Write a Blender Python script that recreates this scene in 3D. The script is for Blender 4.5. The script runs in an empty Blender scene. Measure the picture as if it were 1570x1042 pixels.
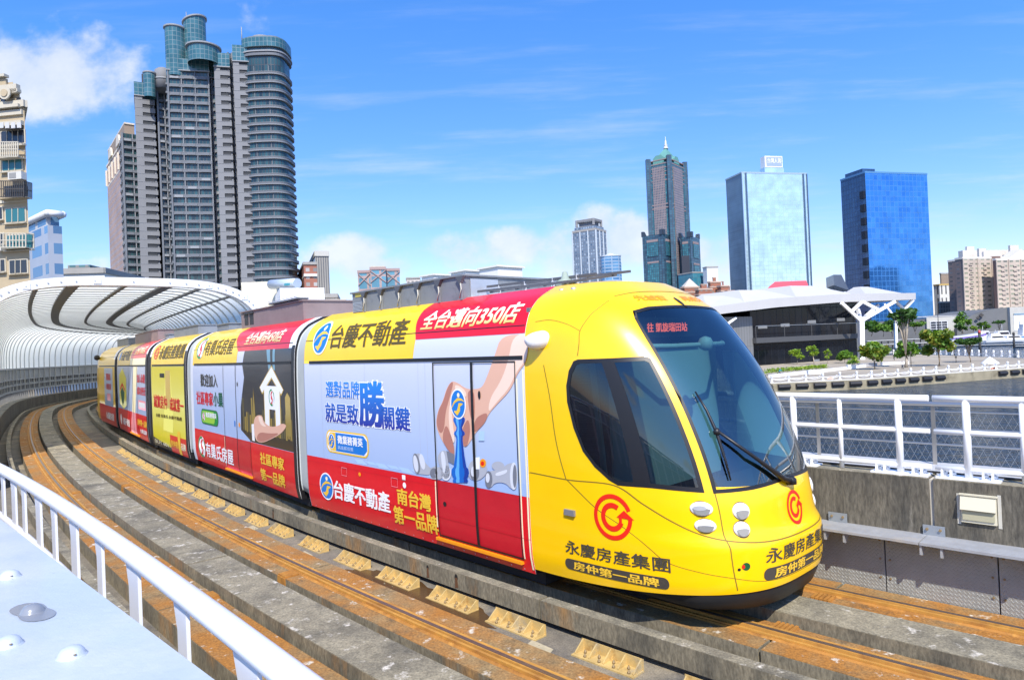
import bpy, bmesh, math, random
import numpy as np
from mathutils import Vector, Matrix, noise as mnoise
random.seed(7)
SC = bpy.context.scene
COL = SC.collection
PI = math.pi
# ------------------------------------------------------------------ camera
PITCH, ROLL, CAM_H, FPX = 0.0084347, -0.042, 2.774572, 1046.0
def cam_axes():
    f = np.array([0, math.cos(PITCH), math.sin(PITCH)]); u = np.array([0, -math.sin(PITCH), math.cos(PITCH)]); r = np.array([1., 0, 0])
    return math.cos(ROLL)*r + math.sin(ROLL)*u, -math.sin(ROLL)*r + math.cos(ROLL)*u, f
RT, UP, FW = cam_axes()
cd = bpy.data.cameras.new('camera'); cam = bpy.data.objects.new('camera', cd); COL.objects.link(cam)
cd.sensor_width = 36; cd.lens = 36*FPX/1570; cd.clip_start = .05; cd.clip_end = 40000
cam.matrix_world = Matrix(((RT[0], UP[0], -FW[0], 0), (RT[1], UP[1], -FW[1], 0), (RT[2], UP[2], -FW[2], CAM_H), (0, 0, 0, 1)))
SC.camera = cam
# ------------------------------------------------------------------ sky and sun
SUN_EL, SUN_AZ = math.radians(47), math.radians(176)      # azimuth clockwise from +Y
SUN_STRENGTH, SKY_STRENGTH, EXPOSURE = 5.0, 0.132, 0.30
SC.view_settings.view_transform = 'Standard'; SC.view_settings.look = 'None'
SC.view_settings.exposure = EXPOSURE; SC.view_settings.gamma = 1
sl = bpy.data.lights.new('sun', 'SUN'); sl.energy = SUN_STRENGTH; sl.angle = math.radians(.5); sl.color = (1, .93, .82)
so = bpy.data.objects.new('sun', sl); COL.objects.link(so)
sdir = Vector((math.sin(SUN_AZ)*math.cos(SUN_EL), math.cos(SUN_AZ)*math.cos(SUN_EL), math.sin(SUN_EL)))
so.rotation_euler = sdir.to_track_quat('Z', 'Y').to_euler(); so.location = (0, -30, 60)

def ray(px, py):
    return (px-785)/FPX*RT - (py-521)/FPX*UP + FW
def at(px, py, Y):
    r = ray(px, py); k = Y/r[1]
    return Vector((r[0]*k, Y, CAM_H + r[2]*k))
def onz(px, py, z):
    r = ray(px, py); k = (z-CAM_H)/r[2]
    return Vector((r[0]*k, r[1]*k, z))

W = bpy.data.worlds.new('World'); SC.world = W; W.use_nodes = True
def build_sky():
    nt = W.node_tree; N = nt.nodes; L = nt.links; N.clear()
    out = N.new('ShaderNodeOutputWorld'); bg = N.new('ShaderNodeBackground'); bg.inputs[1].default_value = SKY_STRENGTH
    sky = N.new('ShaderNodeTexSky'); sky.sky_type = 'NISHITA'; sky.sun_disc = False
    sky.sun_elevation = SUN_EL; sky.sun_rotation = SUN_AZ; sky.air_density = 1.0; sky.dust_density = .5; sky.ozone_density = 2.4; sky.altitude = 0
    hs = N.new('ShaderNodeHueSaturation'); hs.inputs['Hue'].default_value = .492; hs.inputs['Saturation'].default_value = 1.2; hs.inputs['Value'].default_value = 1.25
    L.new(sky.outputs[0], hs.inputs['Color'])
    grade = N.new('ShaderNodeMix'); grade.data_type = 'RGBA'; grade.blend_type = 'MULTIPLY'; grade.inputs[0].default_value = 1; L.new(hs.outputs[0], grade.inputs[6])
    tc = N.new('ShaderNodeTexCoord'); sep = N.new('ShaderNodeSeparateXYZ'); L.new(tc.outputs['Generated'], sep.inputs[0])
    def M(op, a, b=None, c=None, clamp=False):
        n = N.new('ShaderNodeMath'); n.operation = op; n.use_clamp = clamp
        for i, v in enumerate((a, b, c)):
            if v is None: continue
            if isinstance(v, (int, float)): n.inputs[i].default_value = v
            else: L.new(v, n.inputs[i])
        return n.outputs[0]
    ay = M('MAXIMUM', M('ABSOLUTE', sep.outputs[1]), .08)
    u = M('DIVIDE', sep.outputs[0], ay); v = M('DIVIDE', sep.outputs[2], ay)
    comb = N.new('ShaderNodeCombineXYZ'); L.new(u, comb.inputs[0]); L.new(v, comb.inputs[1])
    def NZ(scale, sx, sy, detail=6, rough=.55):
        mp = N.new('ShaderNodeMapping'); mp.inputs['Scale'].default_value = (sx, sy, 1); L.new(comb.outputs[0], mp.inputs[0])
        n = N.new('ShaderNodeTexNoise'); n.inputs['Scale'].default_value = scale; n.inputs['Detail'].default_value = detail; n.inputs['Roughness'].default_value = rough
        L.new(mp.outputs[0], n.inputs['Vector']); return n.outputs[0]
    puff = NZ(9, 1, 1.25, 8, .58); fine = NZ(30, 1, 1, 4); wisp = NZ(5, .55, 5, 6, .6)
    # cumulus banks: (photo x, y, half width, half height, weight)
    blobs = [(70, 115, 150, 75, 1.15), (20, 75, 110, 60, .8), (160, 130, 80, 60, .75), (380, 15, 80, 40, .55),
             (545, 388, 60, 34, 1.0), (575, 412, 70, 22, 1.0), (505, 402, 60, 28, .85), (640, 398, 60, 26, .7), (705, 385, 75, 34, .95), (790, 378, 80, 36, 1.0),
             (860, 372, 55, 40, .9), (915, 352, 45, 38, 1.1), (955, 370, 60, 46, 1.2), (885, 395, 70, 45, 1.0), (1000, 385, 60, 35, .9), (1095, 385, 50, 36, .95), (1110, 410, 60, 26, .9),
             (130, 420, 70, 24, .8), (1500, 345, 30, 12, .45), (1640, 330, 90, 60, .8), (-160, 250, 160, 90, .9)]
    tot = None
    for (px, py, hw, hh, wgt) in blobs:
        r = ray(px, py); u0, v0 = r[0]/r[1], r[2]/r[1]; a, b = hw/FPX, hh/FPX
        du = M('MULTIPLY', M('SUBTRACT', u, u0), 1/a); dv = M('MULTIPLY', M('SUBTRACT', v, v0), 1/b)
        d2 = M('ADD', M('MULTIPLY', du, du), M('MULTIPLY', dv, dv))
        g = M('MULTIPLY', M('MAXIMUM', M('SUBTRACT', 1.0, M('MULTIPLY', d2, .5)), 0), wgt)
        tot = g if tot is None else M('MAXIMUM', tot, g)
    dens = M('ADD', tot, M('MULTIPLY', M('SUBTRACT', puff, .5), 1.9)); dens = M('ADD', dens, M('MULTIPLY', M('SUBTRACT', fine, .5), .35))
    has = M('MULTIPLY', tot, 6, clamp=True)
    c = N.new('ShaderNodeMapRange'); c.interpolation_type = 'SMOOTHSTEP'; L.new(dens, c.inputs[0])
    c.inputs[1].default_value = .38; c.inputs[2].default_value = 1.05; c.inputs[3].default_value = 0; c.inputs[4].default_value = .84
    cum = M('MULTIPLY', c.outputs[0], has)
    gr = N.new('ShaderNodeMapRange'); L.new(v, gr.inputs[0]); gr.inputs[1].default_value = .05; gr.inputs[2].default_value = .5
    gc = N.new('ShaderNodeMix'); gc.data_type = 'RGBA'; L.new(gr.outputs[0], gc.inputs[0]); gc.inputs[6].default_value = (.90, .80, 1.0, 1); gc.inputs[7].default_value = (.70, .93, 1.36, 1); L.new(gc.outputs[2], grade.inputs[7])
    # thin streaks of high cloud across the middle and low sky
    lowm = N.new('ShaderNodeMapRange'); L.new(v, lowm.inputs[0]); lowm.inputs[1].default_value = .62; lowm.inputs[2].default_value = .12
    w2 = N.new('ShaderNodeMapRange'); w2.interpolation_type = 'SMOOTHSTEP'; L.new(wisp, w2.inputs[0]); w2.inputs[1].default_value = .46; w2.inputs[2].default_value = .8; w2.inputs[4].default_value = .5
    st = M('MULTIPLY', w2.outputs[0], lowm.outputs[0])
    alpha = M('MAXIMUM', cum, st, clamp=True)
    shade = N.new('ShaderNodeMapRange'); L.new(puff, shade.inputs[0]); shade.inputs[1].default_value = .3; shade.inputs[2].default_value = .65
    cc = N.new('ShaderNodeMix'); cc.data_type = 'RGBA'; L.new(shade.outputs[0], cc.inputs[0]); cc.inputs[6].default_value = (4.0, 4.7, 5.9, 1); cc.inputs[7].default_value = (5.9, 6.1, 6.4, 1)
    mix = N.new('ShaderNodeMix'); mix.data_type = 'RGBA'; L.new(alpha, mix.inputs[0]); L.new(grade.outputs[2], mix.inputs[6]); L.new(cc.outputs[2], mix.inputs[7])
    L.new(mix.outputs[2], bg.inputs[0]); L.new(bg.outputs[0], out.inputs[0])
build_sky()

# ------------------------------------------------------------------ materials
def S(r, g, b):
    f = lambda c: (c/255/12.92) if c/255 <= .04045 else ((c/255+.055)/1.055)**2.4
    return (f(r), f(g), f(b))
MATS = {}
def mat(name, rgb, rough=.6, metal=0., noise=None, bump=None, coat=0., spec=.5, second=None, aniso=None, grit=None):
    """noise=(scale, amount); second=(rgb, scale, lo, hi): blotches of another colour; bump=(scale, strength, distance)"""
    if name in MATS: return MATS[name]
    m = bpy.data.materials.new(name); m.use_nodes = True; MATS[name] = m
    nt = m.node_tree; N = nt.nodes; L = nt.links; b = N['Principled BSDF']
    b.inputs['Base Color'].default_value = (*rgb, 1); b.inputs['Roughness'].default_value = rough; b.inputs['Metallic'].default_value = metal
    b.inputs['Coat Weight'].default_value = coat; b.inputs['Coat Roughness'].default_value = .08; b.inputs['Specular IOR Level'].default_value = spec
    geo = N.new('ShaderNodeNewGeometry'); vec = geo.outputs['Position']
    if aniso:
        mp = N.new('ShaderNodeMapping'); mp.inputs['Scale'].default_value = aniso; L.new(vec, mp.inputs[0]); vec = mp.outputs[0]
    def nz(scale, detail=6, rough_=.6):
        n = N.new('ShaderNodeTexNoise'); n.inputs['Scale'].default_value = scale; n.inputs['Detail'].default_value = detail; n.inputs['Roughness'].default_value = rough_
        L.new(vec, n.inputs['Vector']); return n.outputs[0]
    colr = None
    if noise:
        mr = N.new('ShaderNodeMapRange'); L.new(nz(noise[0], 8, .65), mr.inputs[0]); mr.inputs[1].default_value = .25; mr.inputs[2].default_value = .75
        mr.inputs[3].default_value = 1-noise[1]; mr.inputs[4].default_value = 1+noise[1]
        vm = N.new('ShaderNodeVectorMath'); vm.operation = 'SCALE'; vm.inputs[0].default_value = rgb; L.new(mr.outputs[0], vm.inputs['Scale']); colr = vm.outputs[0]
    if second:
        for (rgb2, sc, lo, hi) in (second if isinstance(second, list) else [second]):
            mr2 = N.new('ShaderNodeMapRange'); L.new(nz(sc, 8, .65), mr2.inputs[0]); mr2.inputs[1].default_value = lo; mr2.inputs[2].default_value = hi
            mx = N.new('ShaderNodeMix'); mx.data_type = 'RGBA'; L.new(mr2.outputs[0], mx.inputs[0])
            if colr is not None: L.new(colr, mx.inputs[6])
            else: mx.inputs[6].default_value = (*rgb, 1)
            mx.inputs[7].default_value = (*rgb2, 1); colr = mx.outputs[2]
    if grit and colr is not None:
        mg = N.new('ShaderNodeMapRange'); L.new(nz(grit[0], 3, .7), mg.inputs[0]); mg.inputs[1].default_value = .3; mg.inputs[2].default_value = .7; mg.inputs[3].default_value = 1-grit[1]; mg.inputs[4].default_value = 1+grit[1]
        vg = N.new('ShaderNodeVectorMath'); vg.operation = 'SCALE'; L.new(colr, vg.inputs[0]); L.new(mg.outputs[0], vg.inputs['Scale']); colr = vg.outputs[0]
    if colr is not None: L.new(colr, b.inputs['Base Color'])
    if bump:
        bp = N.new('ShaderNodeBump'); bp.inputs['Strength'].default_value = bump[1]; bp.inputs['Distance'].default_value = bump[2] if len(bump) > 2 else .01
        L.new(nz(bump[0], 8, .65), bp.inputs['Height']); L.new(bp.outputs[0], b.inputs['Normal'])
    return m
def grad_mat(name, stops, z0, z1, rough=.35, axis=2, coat=.3):
    """a print whose colour runs with height"""
    if name in MATS: return MATS[name]
    m = mat(name, stops[0][1], rough, coat=coat); nt = m.node_tree; N = nt.nodes; L = nt.links
    geo = N.new('ShaderNodeNewGeometry'); sep = N.new('ShaderNodeSeparateXYZ'); L.new(geo.outputs['Position'], sep.inputs[0])
    mr = N.new('ShaderNodeMapRange'); L.new(sep.outputs[axis], mr.inputs[0]); mr.inputs[1].default_value = z0; mr.inputs[2].default_value = z1
    cr = N.new('ShaderNodeValToRGB'); L.new(mr.outputs[0], cr.inputs[0])
    e = cr.color_ramp.elements
    while len(e) > 1: e.remove(e[0])
    e[0].position = stops[0][0]; e[0].color = (*stops[0][1], 1)
    for p, c in stops[1:]:
        q = e.new(p); q.color = (*c, 1)
    L.new(cr.outputs[0], m.node_tree.nodes['Principled BSDF'].inputs['Base Color'])
    return m
def facade(name, wall, glasses, du, dv, mu, wall_rough=.7, glass_rough=.12, squash=1., metal=0., spec=.6):
    """rows of windows: brick texture on the wall's own UV in metres"""
    if name in MATS: return MATS[name]
    m = bpy.data.materials.new(name); m.use_nodes = True; MATS[name] = m
    nt = m.node_tree; N = nt.nodes; L = nt.links; b = N['Principled BSDF']
    uv = N.new('ShaderNodeUVMap'); br = N.new('ShaderNodeTexBrick'); L.new(uv.outputs[0], br.inputs['Vector'])
    br.offset = 0; br.squash = 1; br.inputs['Scale'].default_value = 1; br.inputs['Brick Width'].default_value = du; br.inputs['Row Height'].default_value = dv
    br.inputs['Mortar Size'].default_value = mu; br.inputs['Mortar Smooth'].default_value = 0; br.inputs['Bias'].default_value = 0
    br.inputs['Color1'].default_value = (*glasses[0], 1); br.inputs['Color2'].default_value = (*glasses[1], 1); br.inputs['Mortar'].default_value = (*wall, 1)
    nz = N.new('ShaderNodeTexNoise'); nz.inputs['Scale'].default_value = .08; L.new(uv.outputs[0], nz.inputs['Vector']); nz.inputs['Detail'].default_value = 6
    mr = N.new('ShaderNodeMapRange'); L.new(nz.outputs[0], mr.inputs[0]); mr.inputs[1].default_value = .3; mr.inputs[2].default_value = .7; mr.inputs[3].default_value = .85; mr.inputs[4].default_value = 1.15
    vm = N.new('ShaderNodeVectorMath'); vm.operation = 'SCALE'; L.new(br.outputs[0], vm.inputs[0]); L.new(mr.outputs[0], vm.inputs['Scale']); L.new(vm.outputs[0], b.inputs['Base Color'])
    rr = N.new('ShaderNodeMapRange'); L.new(br.outputs['Fac'], rr.inputs[0]); rr.inputs[3].default_value = glass_rough; rr.inputs[4].default_value = wall_rough; L.new(rr.outputs[0], b.inputs['Roughness'])
    if metal:
        mm = N.new('ShaderNodeMapRange'); L.new(br.outputs['Fac'], mm.inputs[0]); mm.inputs[3].default_value = metal; mm.inputs[4].default_value = 0; L.new(mm.outputs[0], b.inputs['Metallic'])
    b.inputs['Specular IOR Level'].default_value = spec
    return m

# ------------------------------------------------------------------ mesh building
class MB:
    """collects shapes and links them as ONE mesh object"""
    def __init__(s): s.bm = bmesh.new(); s.uv = s.bm.loops.layers.uv.new('UVMap'); s.mats = []
    def mi(s, m):
        if m not in s.mats: s.mats.append(m)
        return s.mats.index(m)
    def face(s, pts, m=None, smooth=False, uvs=None):
        vs = [s.bm.verts.new(p) for p in pts]
        try: f = s.bm.faces.new(vs)
        except ValueError: return None
        if m: f.material_index = s.mi(m)
        f.smooth = smooth
        if uvs:
            for l, q in zip(f.loops, uvs): l[s.uv].uv = q
        return f
    def grid(s, rows, m=None, smooth=True, closed=False):
        """rows: list of equally long point lists"""
        V = [[s.bm.verts.new(p) for p in r] for r in rows]; mi = s.mi(m) if m else 0
        n = len(rows[0])
        for i in range(len(V)-1):
            for j in range(n if closed else n-1):
                a, b, c, d = V[i][j], V[i][(j+1) % n], V[i+1][(j+1) % n], V[i+1][j]
                try:
                    f = s.bm.faces.new((a, b, c, d)); f.material_index = mi; f.smooth = smooth
                except ValueError: pass
        return V
    def cap(s, vs, m=None, flip=False):
        try:
            f = s.bm.faces.new(list(reversed(vs)) if flip else list(vs)); f.material_index = s.mi(m) if m else 0
        except ValueError: pass
    def prism(s, pts, z0, z1, m=None, top=None, roof=True, bottom=True):
        """vertical prism on a counter-clockwise footprint, walls carry UV in metres"""
        n = len(pts); u = 0
        for i in range(n):
            a, b = pts[i], pts[(i+1) % n]; d = math.hypot(b[0]-a[0], b[1]-a[1])
            s.face([(a[0], a[1], z0), (b[0], b[1], z0), (b[0], b[1], z1), (a[0], a[1], z1)], m, uvs=[(u, z0), (u+d, z0), (u+d, z1), (u, z1)]); u += d
        if roof: s.face([(p[0], p[1], z1) for p in pts], top or m)
        if bottom: s.face([(p[0], p[1], z0) for p in reversed(pts)], m)
    def box(s, c, size, m=None, rz=0., bevel=0):
        x, y, z = size[0]/2, size[1]/2, size[2]/2; ca, sa = math.cos(rz), math.sin(rz)
        pts = [(c[0]+ca*a-sa*b, c[1]+sa*a+ca*b) for a, b in ((-x, -y), (x, -y), (x, y), (-x, y))]
        s.prism(pts, c[2]-z, c[2]+z, m)
    def obox(s, o, ax, ay, az, m=None):
        """box from a corner and three edge vectors"""
        o, ax, ay, az = Vector(o), Vector(ax), Vector(ay), Vector(az)
        if ax.cross(ay).dot(az) < 0: o = o+ax; ax = -ax
        p = lambda i, j, k: o+ax*i+ay*j+az*k
        for q in (((0,0,0),(0,1,0),(1,1,0),(1,0,0)), ((0,0,1),(1,0,1),(1,1,1),(0,1,1)), ((0,0,0),(1,0,0),(1,0,1),(0,0,1)), ((1,0,0),(1,1,0),(1,1,1),(1,0,1)), ((1,1,0),(0,1,0),(0,1,1),(1,1,1)), ((0,1,0),(0,0,0),(0,0,1),(0,1,1))):
            s.face([p(*k) for k in q], m)
    def bar(s, a, b, w, h, m=None, up=(0, 0, 1)):
        """rectangular bar between two points"""
        a, b = Vector(a), Vector(b); d = (b-a)
        if d.length < 1e-6: return
        x = d.cross(Vector(up))
        if x.length < 1e-6: x = Vector((1, 0, 0))
        x.normalize(); y = x.cross(d).normalized()
        s.obox(a-x*w/2-y*h/2, x*w, d, y*h, m)
    def tube(s, pts, r, m=None, seg=10, caps=True):
        pts = [Vector(p) for p in pts]; rs = r if isinstance(r, (list, tuple)) else [r]*len(pts); rows = []
        for i, p in enumerate(pts):
            d = (pts[min(i+1, len(pts)-1)]-pts[max(i-1, 0)]).normalized()
            x = d.cross(Vector((0, 0, 1)))
            if x.length < 1e-3: x = d.cross(Vector((0, 1, 0)))
            x.normalize(); y = x.cross(d)
            rows.append([p+(x*math.cos(t)+y*math.sin(t))*rs[i] for t in [2*PI*k/seg for k in range(seg)]])
        V = s.grid(rows, m, True, True)
        if caps: s.cap(V[0], m, False); s.cap(V[-1], m, True)
    def lathe(s, c, prof, m=None, seg=20, axis=None):
        """profile [(r, z)] turned about the vertical through c"""
        rows = [[(c[0]+r*math.cos(t), c[1]+r*math.sin(t), c[2]+z) for t in [2*PI*k/seg for k in range(seg)]] for r, z in prof]
        V = s.grid(rows, m, True, True)
        s.cap(V[0], m, True); s.cap(V[-1], m, False)
    def extr(s, poly, d, m=None):
        """closed 3D polygon pushed along d"""
        poly = [Vector(p) for p in poly]; d = Vector(d); n = len(poly)
        s.face(poly, m); s.face([p+d for p in reversed(poly)], m)
        for i in range(n):
            a, b = poly[i], poly[(i+1) % n]; s.face([b, a, a+d, b+d], m)
    def build(s, name, m=None, parent=None, autosmooth=None, recalc=True):
        if recalc: bmesh.ops.recalc_face_normals(s.bm, faces=s.bm.faces)
        me = bpy.data.meshes.new(name); s.bm.to_mesh(me); s.bm.free()
        for k in s.mats: me.materials.append(k)
        if m and not s.mats: me.materials.append(m)
        o = bpy.data.objects.new(name, me); COL.objects.link(o)
        if parent: o.parent = parent; o.matrix_parent_inverse = Matrix.Translation(-Vector(world_loc(parent)))
        return o
WL = {}
def world_loc(o): return WL.get(o.name, (0, 0, 0))
def tag(o, label=None, cat=None, group=None, kind=None):
    if label: o['label'] = label
    if cat: o['category'] = cat
    if group: o['group'] = group
    if kind: o['kind'] = kind
    return o
def thing(name, label, cat, loc=(0, 0, 0), group=None):
    o = bpy.data.objects.new(name, None); COL.objects.link(o); o.location = loc; o.empty_display_size = .3; WL[o.name] = tuple(loc)
    return tag(o, label, cat, group)
def dup(root, loc, rz=0., label=None, scale=None):
    r = root.copy(); COL.objects.link(r); r.location = loc; r.rotation_euler = (0, 0, rz)
    if scale: r.scale = (scale,)*3 if isinstance(scale, (int, float)) else scale
    if label: r['label'] = label
    for ch in root.children:
        c = ch.copy(); COL.objects.link(c); c.parent = r
        for g in ch.children:
            d = g.copy(); COL.objects.link(d); d.parent = c
    return r
ORD = ['first', 'second', 'third', 'fourth', 'fifth', 'sixth', 'seventh', 'eighth', 'ninth', 'tenth', 'eleventh', 'twelfth', 'thirteenth', 'fourteenth', 'fifteenth', 'sixteenth', 'seventeenth', 'eighteenth', 'nineteenth', 'twentieth', 'twenty-first', 'twenty-second', 'twenty-third', 'twenty-fourth']

# ------------------------------------------------------------------ the line of the tracks
def make_path():
    s = np.arange(-300, 1100)*.1; i0 = 300
    th = .7737557 - .0087464*s + .00035096*s*s/2 - 1.12231e-5*np.clip(s, 0, None)**3/6
    th = np.where(s > 44, np.interp(44, s, th) - .024*(s-44), th)
    th = np.where(s < -8, np.interp(-8, s, th) + .012*(-8-s)*0, th)
    x = np.concatenate([[0], np.cumsum(-np.sin(th[:-1])*.1)]); y = np.concatenate([[0], np.cumsum(np.cos(th[:-1])*.1)])
    x += -1.0155193 - x[i0]; y += 6 - y[i0]
    return s, x, y, th
PS, PX, PY, PT = make_path()
def tp(s, o, z=0.):
    """point at distance s along the near track, o metres to its right"""
    th = float(np.interp(s, PS, PT))
    return Vector((float(np.interp(s, PS, PX)) + o*math.cos(th), float(np.interp(s, PS, PY)) + o*math.sin(th), z))
def tdir(s):
    th = float(np.interp(s, PS, PT)); return Vector((-math.sin(th), math.cos(th), 0)), Vector((math.cos(th), math.sin(th), 0))
def sweep(mb, prof, s0, s1, m=None, step=.8, smooth=False):
    """closed profile [(o, z)] carried along the line"""
    n = max(1, int(math.ceil((s1-s0)/step)))
    rows = [[tp(s0+(s1-s0)*i/n, o, z) for o, z in prof] for i in range(n+1)]
    V = mb.grid(rows, m, smooth, True); mb.cap(V[0], m); mb.cap(V[-1], m, True)
def R4(o0, o1, z0, z1): return [(o0, z0), (o1, z0), (o1, z1), (o0, z1)]
SP = 3.40199
# ================================================================== SETTING
def struct(mb, name, m=None): return tag(mb.build(name, m), kind='structure')
WATER_Z, QUAY_Z = -7.0, -5.4
def water_mat():
    m = mat('water', (.014, .05, .10), .06, spec=.5); nt = m.node_tree; N = nt.nodes; L = nt.links; b = N['Principled BSDF']
    b.inputs['IOR'].default_value = 1.33
    geo = N.new('ShaderNodeNewGeometry'); prev = None
    for sc, dist, st in ((.22, 5, 1), (.8, 1.6, 1), (2.6, .5, 1)):
        mp = N.new('ShaderNodeMapping'); mp.inputs['Scale'].default_value = (1, 1.5, 1); mp.inputs['Rotation'].default_value = (0, 0, .25+sc*.1); L.new(geo.outputs['Position'], mp.inputs[0])
        n = N.new('ShaderNodeTexNoise'); n.inputs['Scale'].default_value = sc; n.inputs['Detail'].default_value = 5; L.new(mp.outputs[0], n.inputs['Vector'])
        bp = N.new('ShaderNodeBump'); bp.inputs['Strength'].default_value = st; bp.inputs['Distance'].default_value = dist; L.new(n.outputs[0], bp.inputs['Height'])
        if prev: L.new(prev, bp.inputs['Normal'])
        prev = bp.outputs[0]
    L.new(prev, b.inputs['Normal']); return m
mb = MB(); mb.face([(-9000, -3000, WATER_Z), (9000, -3000, WATER_Z), (9000, 16000, WATER_Z), (-9000, 16000, WATER_Z)]); struct(mb, 'water', water_mat())
M_GROUND = mat('city_ground', (.16, .155, .14), .9, noise=(.05, .25), second=((.09, .1, .06), .02, .5, .62))
mb = MB()
mb.prism([(-6000, 60), (-34, 60), (-6, 130), (14, 205), (60, 330), (140, 400), (6000, 430), (6000, 12000), (-6000, 12000)], -12, QUAY_Z+.1, M_GROUND)
mb.prism([(-6000, -400), (-9, -400), (-16, 12), (-34, 60), (-6000, 60)], -12, QUAY_Z+.1, M_GROUND)
struct(mb, 'ground')
M_PAVE = mat('promenade_paving', (.40, .345, .26), .85, noise=(.25, .15), second=[((.31, .265, .20), .06, .45, .6), ((.22, .19, .15), .5, .6, .72)])
PROM = [onz(1060, 594, QUAY_Z), onz(1185, 588, QUAY_Z), onz(1330, 581.5, QUAY_Z), onz(1570, 564.5, QUAY_Z), Vector((178, 152, 0)), Vector((190, 178, 0)), onz(1570, 549, QUAY_Z), onz(1406, 543, QUAY_Z), onz(1345, 545, QUAY_Z), Vector((104, 236, 0)), Vector((10, 236, 0))]
mb = MB(); mb.prism([(p.x, p.y) for p in PROM], -12, QUAY_Z, mat('quay_concrete', (.30, .265, .18), .9, noise=(.5, .25), second=((.16, .14, .09), .35, .52, .66)), top=M_PAVE); struct(mb, 'promenade')
# ------------------------------------------------------------------ the viaduct
CONC = mat('weathered_concrete', (.255, .225, .155), .92, grit=(48, .38), noise=(6, .28), bump=(40, .35, .01), second=[((.11, .10, .075), 1.3, .45, .66), ((.56, .52, .44), 7, .58, .68)])
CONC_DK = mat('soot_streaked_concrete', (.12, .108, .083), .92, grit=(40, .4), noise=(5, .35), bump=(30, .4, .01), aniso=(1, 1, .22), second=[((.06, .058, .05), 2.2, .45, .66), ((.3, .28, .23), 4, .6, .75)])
CONC_SIDE = mat('stained_concrete_side', (.20, .172, .115), .92, grit=(40, .35), noise=(5, .3), bump=(35, .35, .01), aniso=(1, 1, .35), second=[((.1, .09, .065), 2.2, .48, .64), ((.36, .2, .07), 1.1, .56, .7)])
PLINTH = mat('rust_stained_concrete', (.25, .175, .08), .92, grit=(45, .4), noise=(7, .3), bump=(45, .35, .01), second=[((.34, .145, .024), .9, .36, .56), ((.60, .55, .45), 5.5, .60, .67), ((.12, .08, .04), 3.3, .56, .74)])
ASPH = mat('deck_topping', (.175, .155, .12), .92, grit=(70, .35), noise=(5, .25), bump=(60, .3, .008), second=[((.3, .25, .17), .8, .5, .66), ((.09, .085, .08), 2, .55, .7)])
mb = MB()
sweep(mb, R4(-2.75, 4.60, -1.1, -.28), -9, 112, ASPH); sweep(mb, R4(4.96, 7.1, .78, .95), -9, 26, mat('boardwalk', (.48, .475, .46), .8, noise=(3, .1)))
sweep(mb, R4(4.96, 5.3, -1.1, .775), -9, 26, CONC)
struct(mb, 'bridge_deck')
RUST = mat('rusty_steel', (.40, .175, .03), .8, noise=(9, .3), bump=(60, .3, .004), second=[((.2, .085, .02), 2.6, .52, .7), ((.55, .27, .05), 5, .55, .7)])
RUST_LT = mat('ochre_rust', (.5, .25, .045), .8, noise=(12, .25), second=((.32, .14, .03), 3, .5, .65))
HEAD = mat('rail_head_steel', (.20, .145, .11), .45, .6, noise=(20, .2))
JOINT = [-7.2, -2.1, 3.4, 8.0, 12.5, 16.6, 21.0, 27, 33, 39, 45, 51, 57, 63, 69, 75, 81]
def pieces(mb, prof, m, gap=.025, s0=-8, s1=88, joints=JOINT, topm=None):
    cuts = [s0]+[j for j in joints if s0 < j < s1]+[s1]
    for a, b in zip(cuts, cuts[1:]): sweep(mb, prof, a+gap/2, b-gap/2, m)
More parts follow.
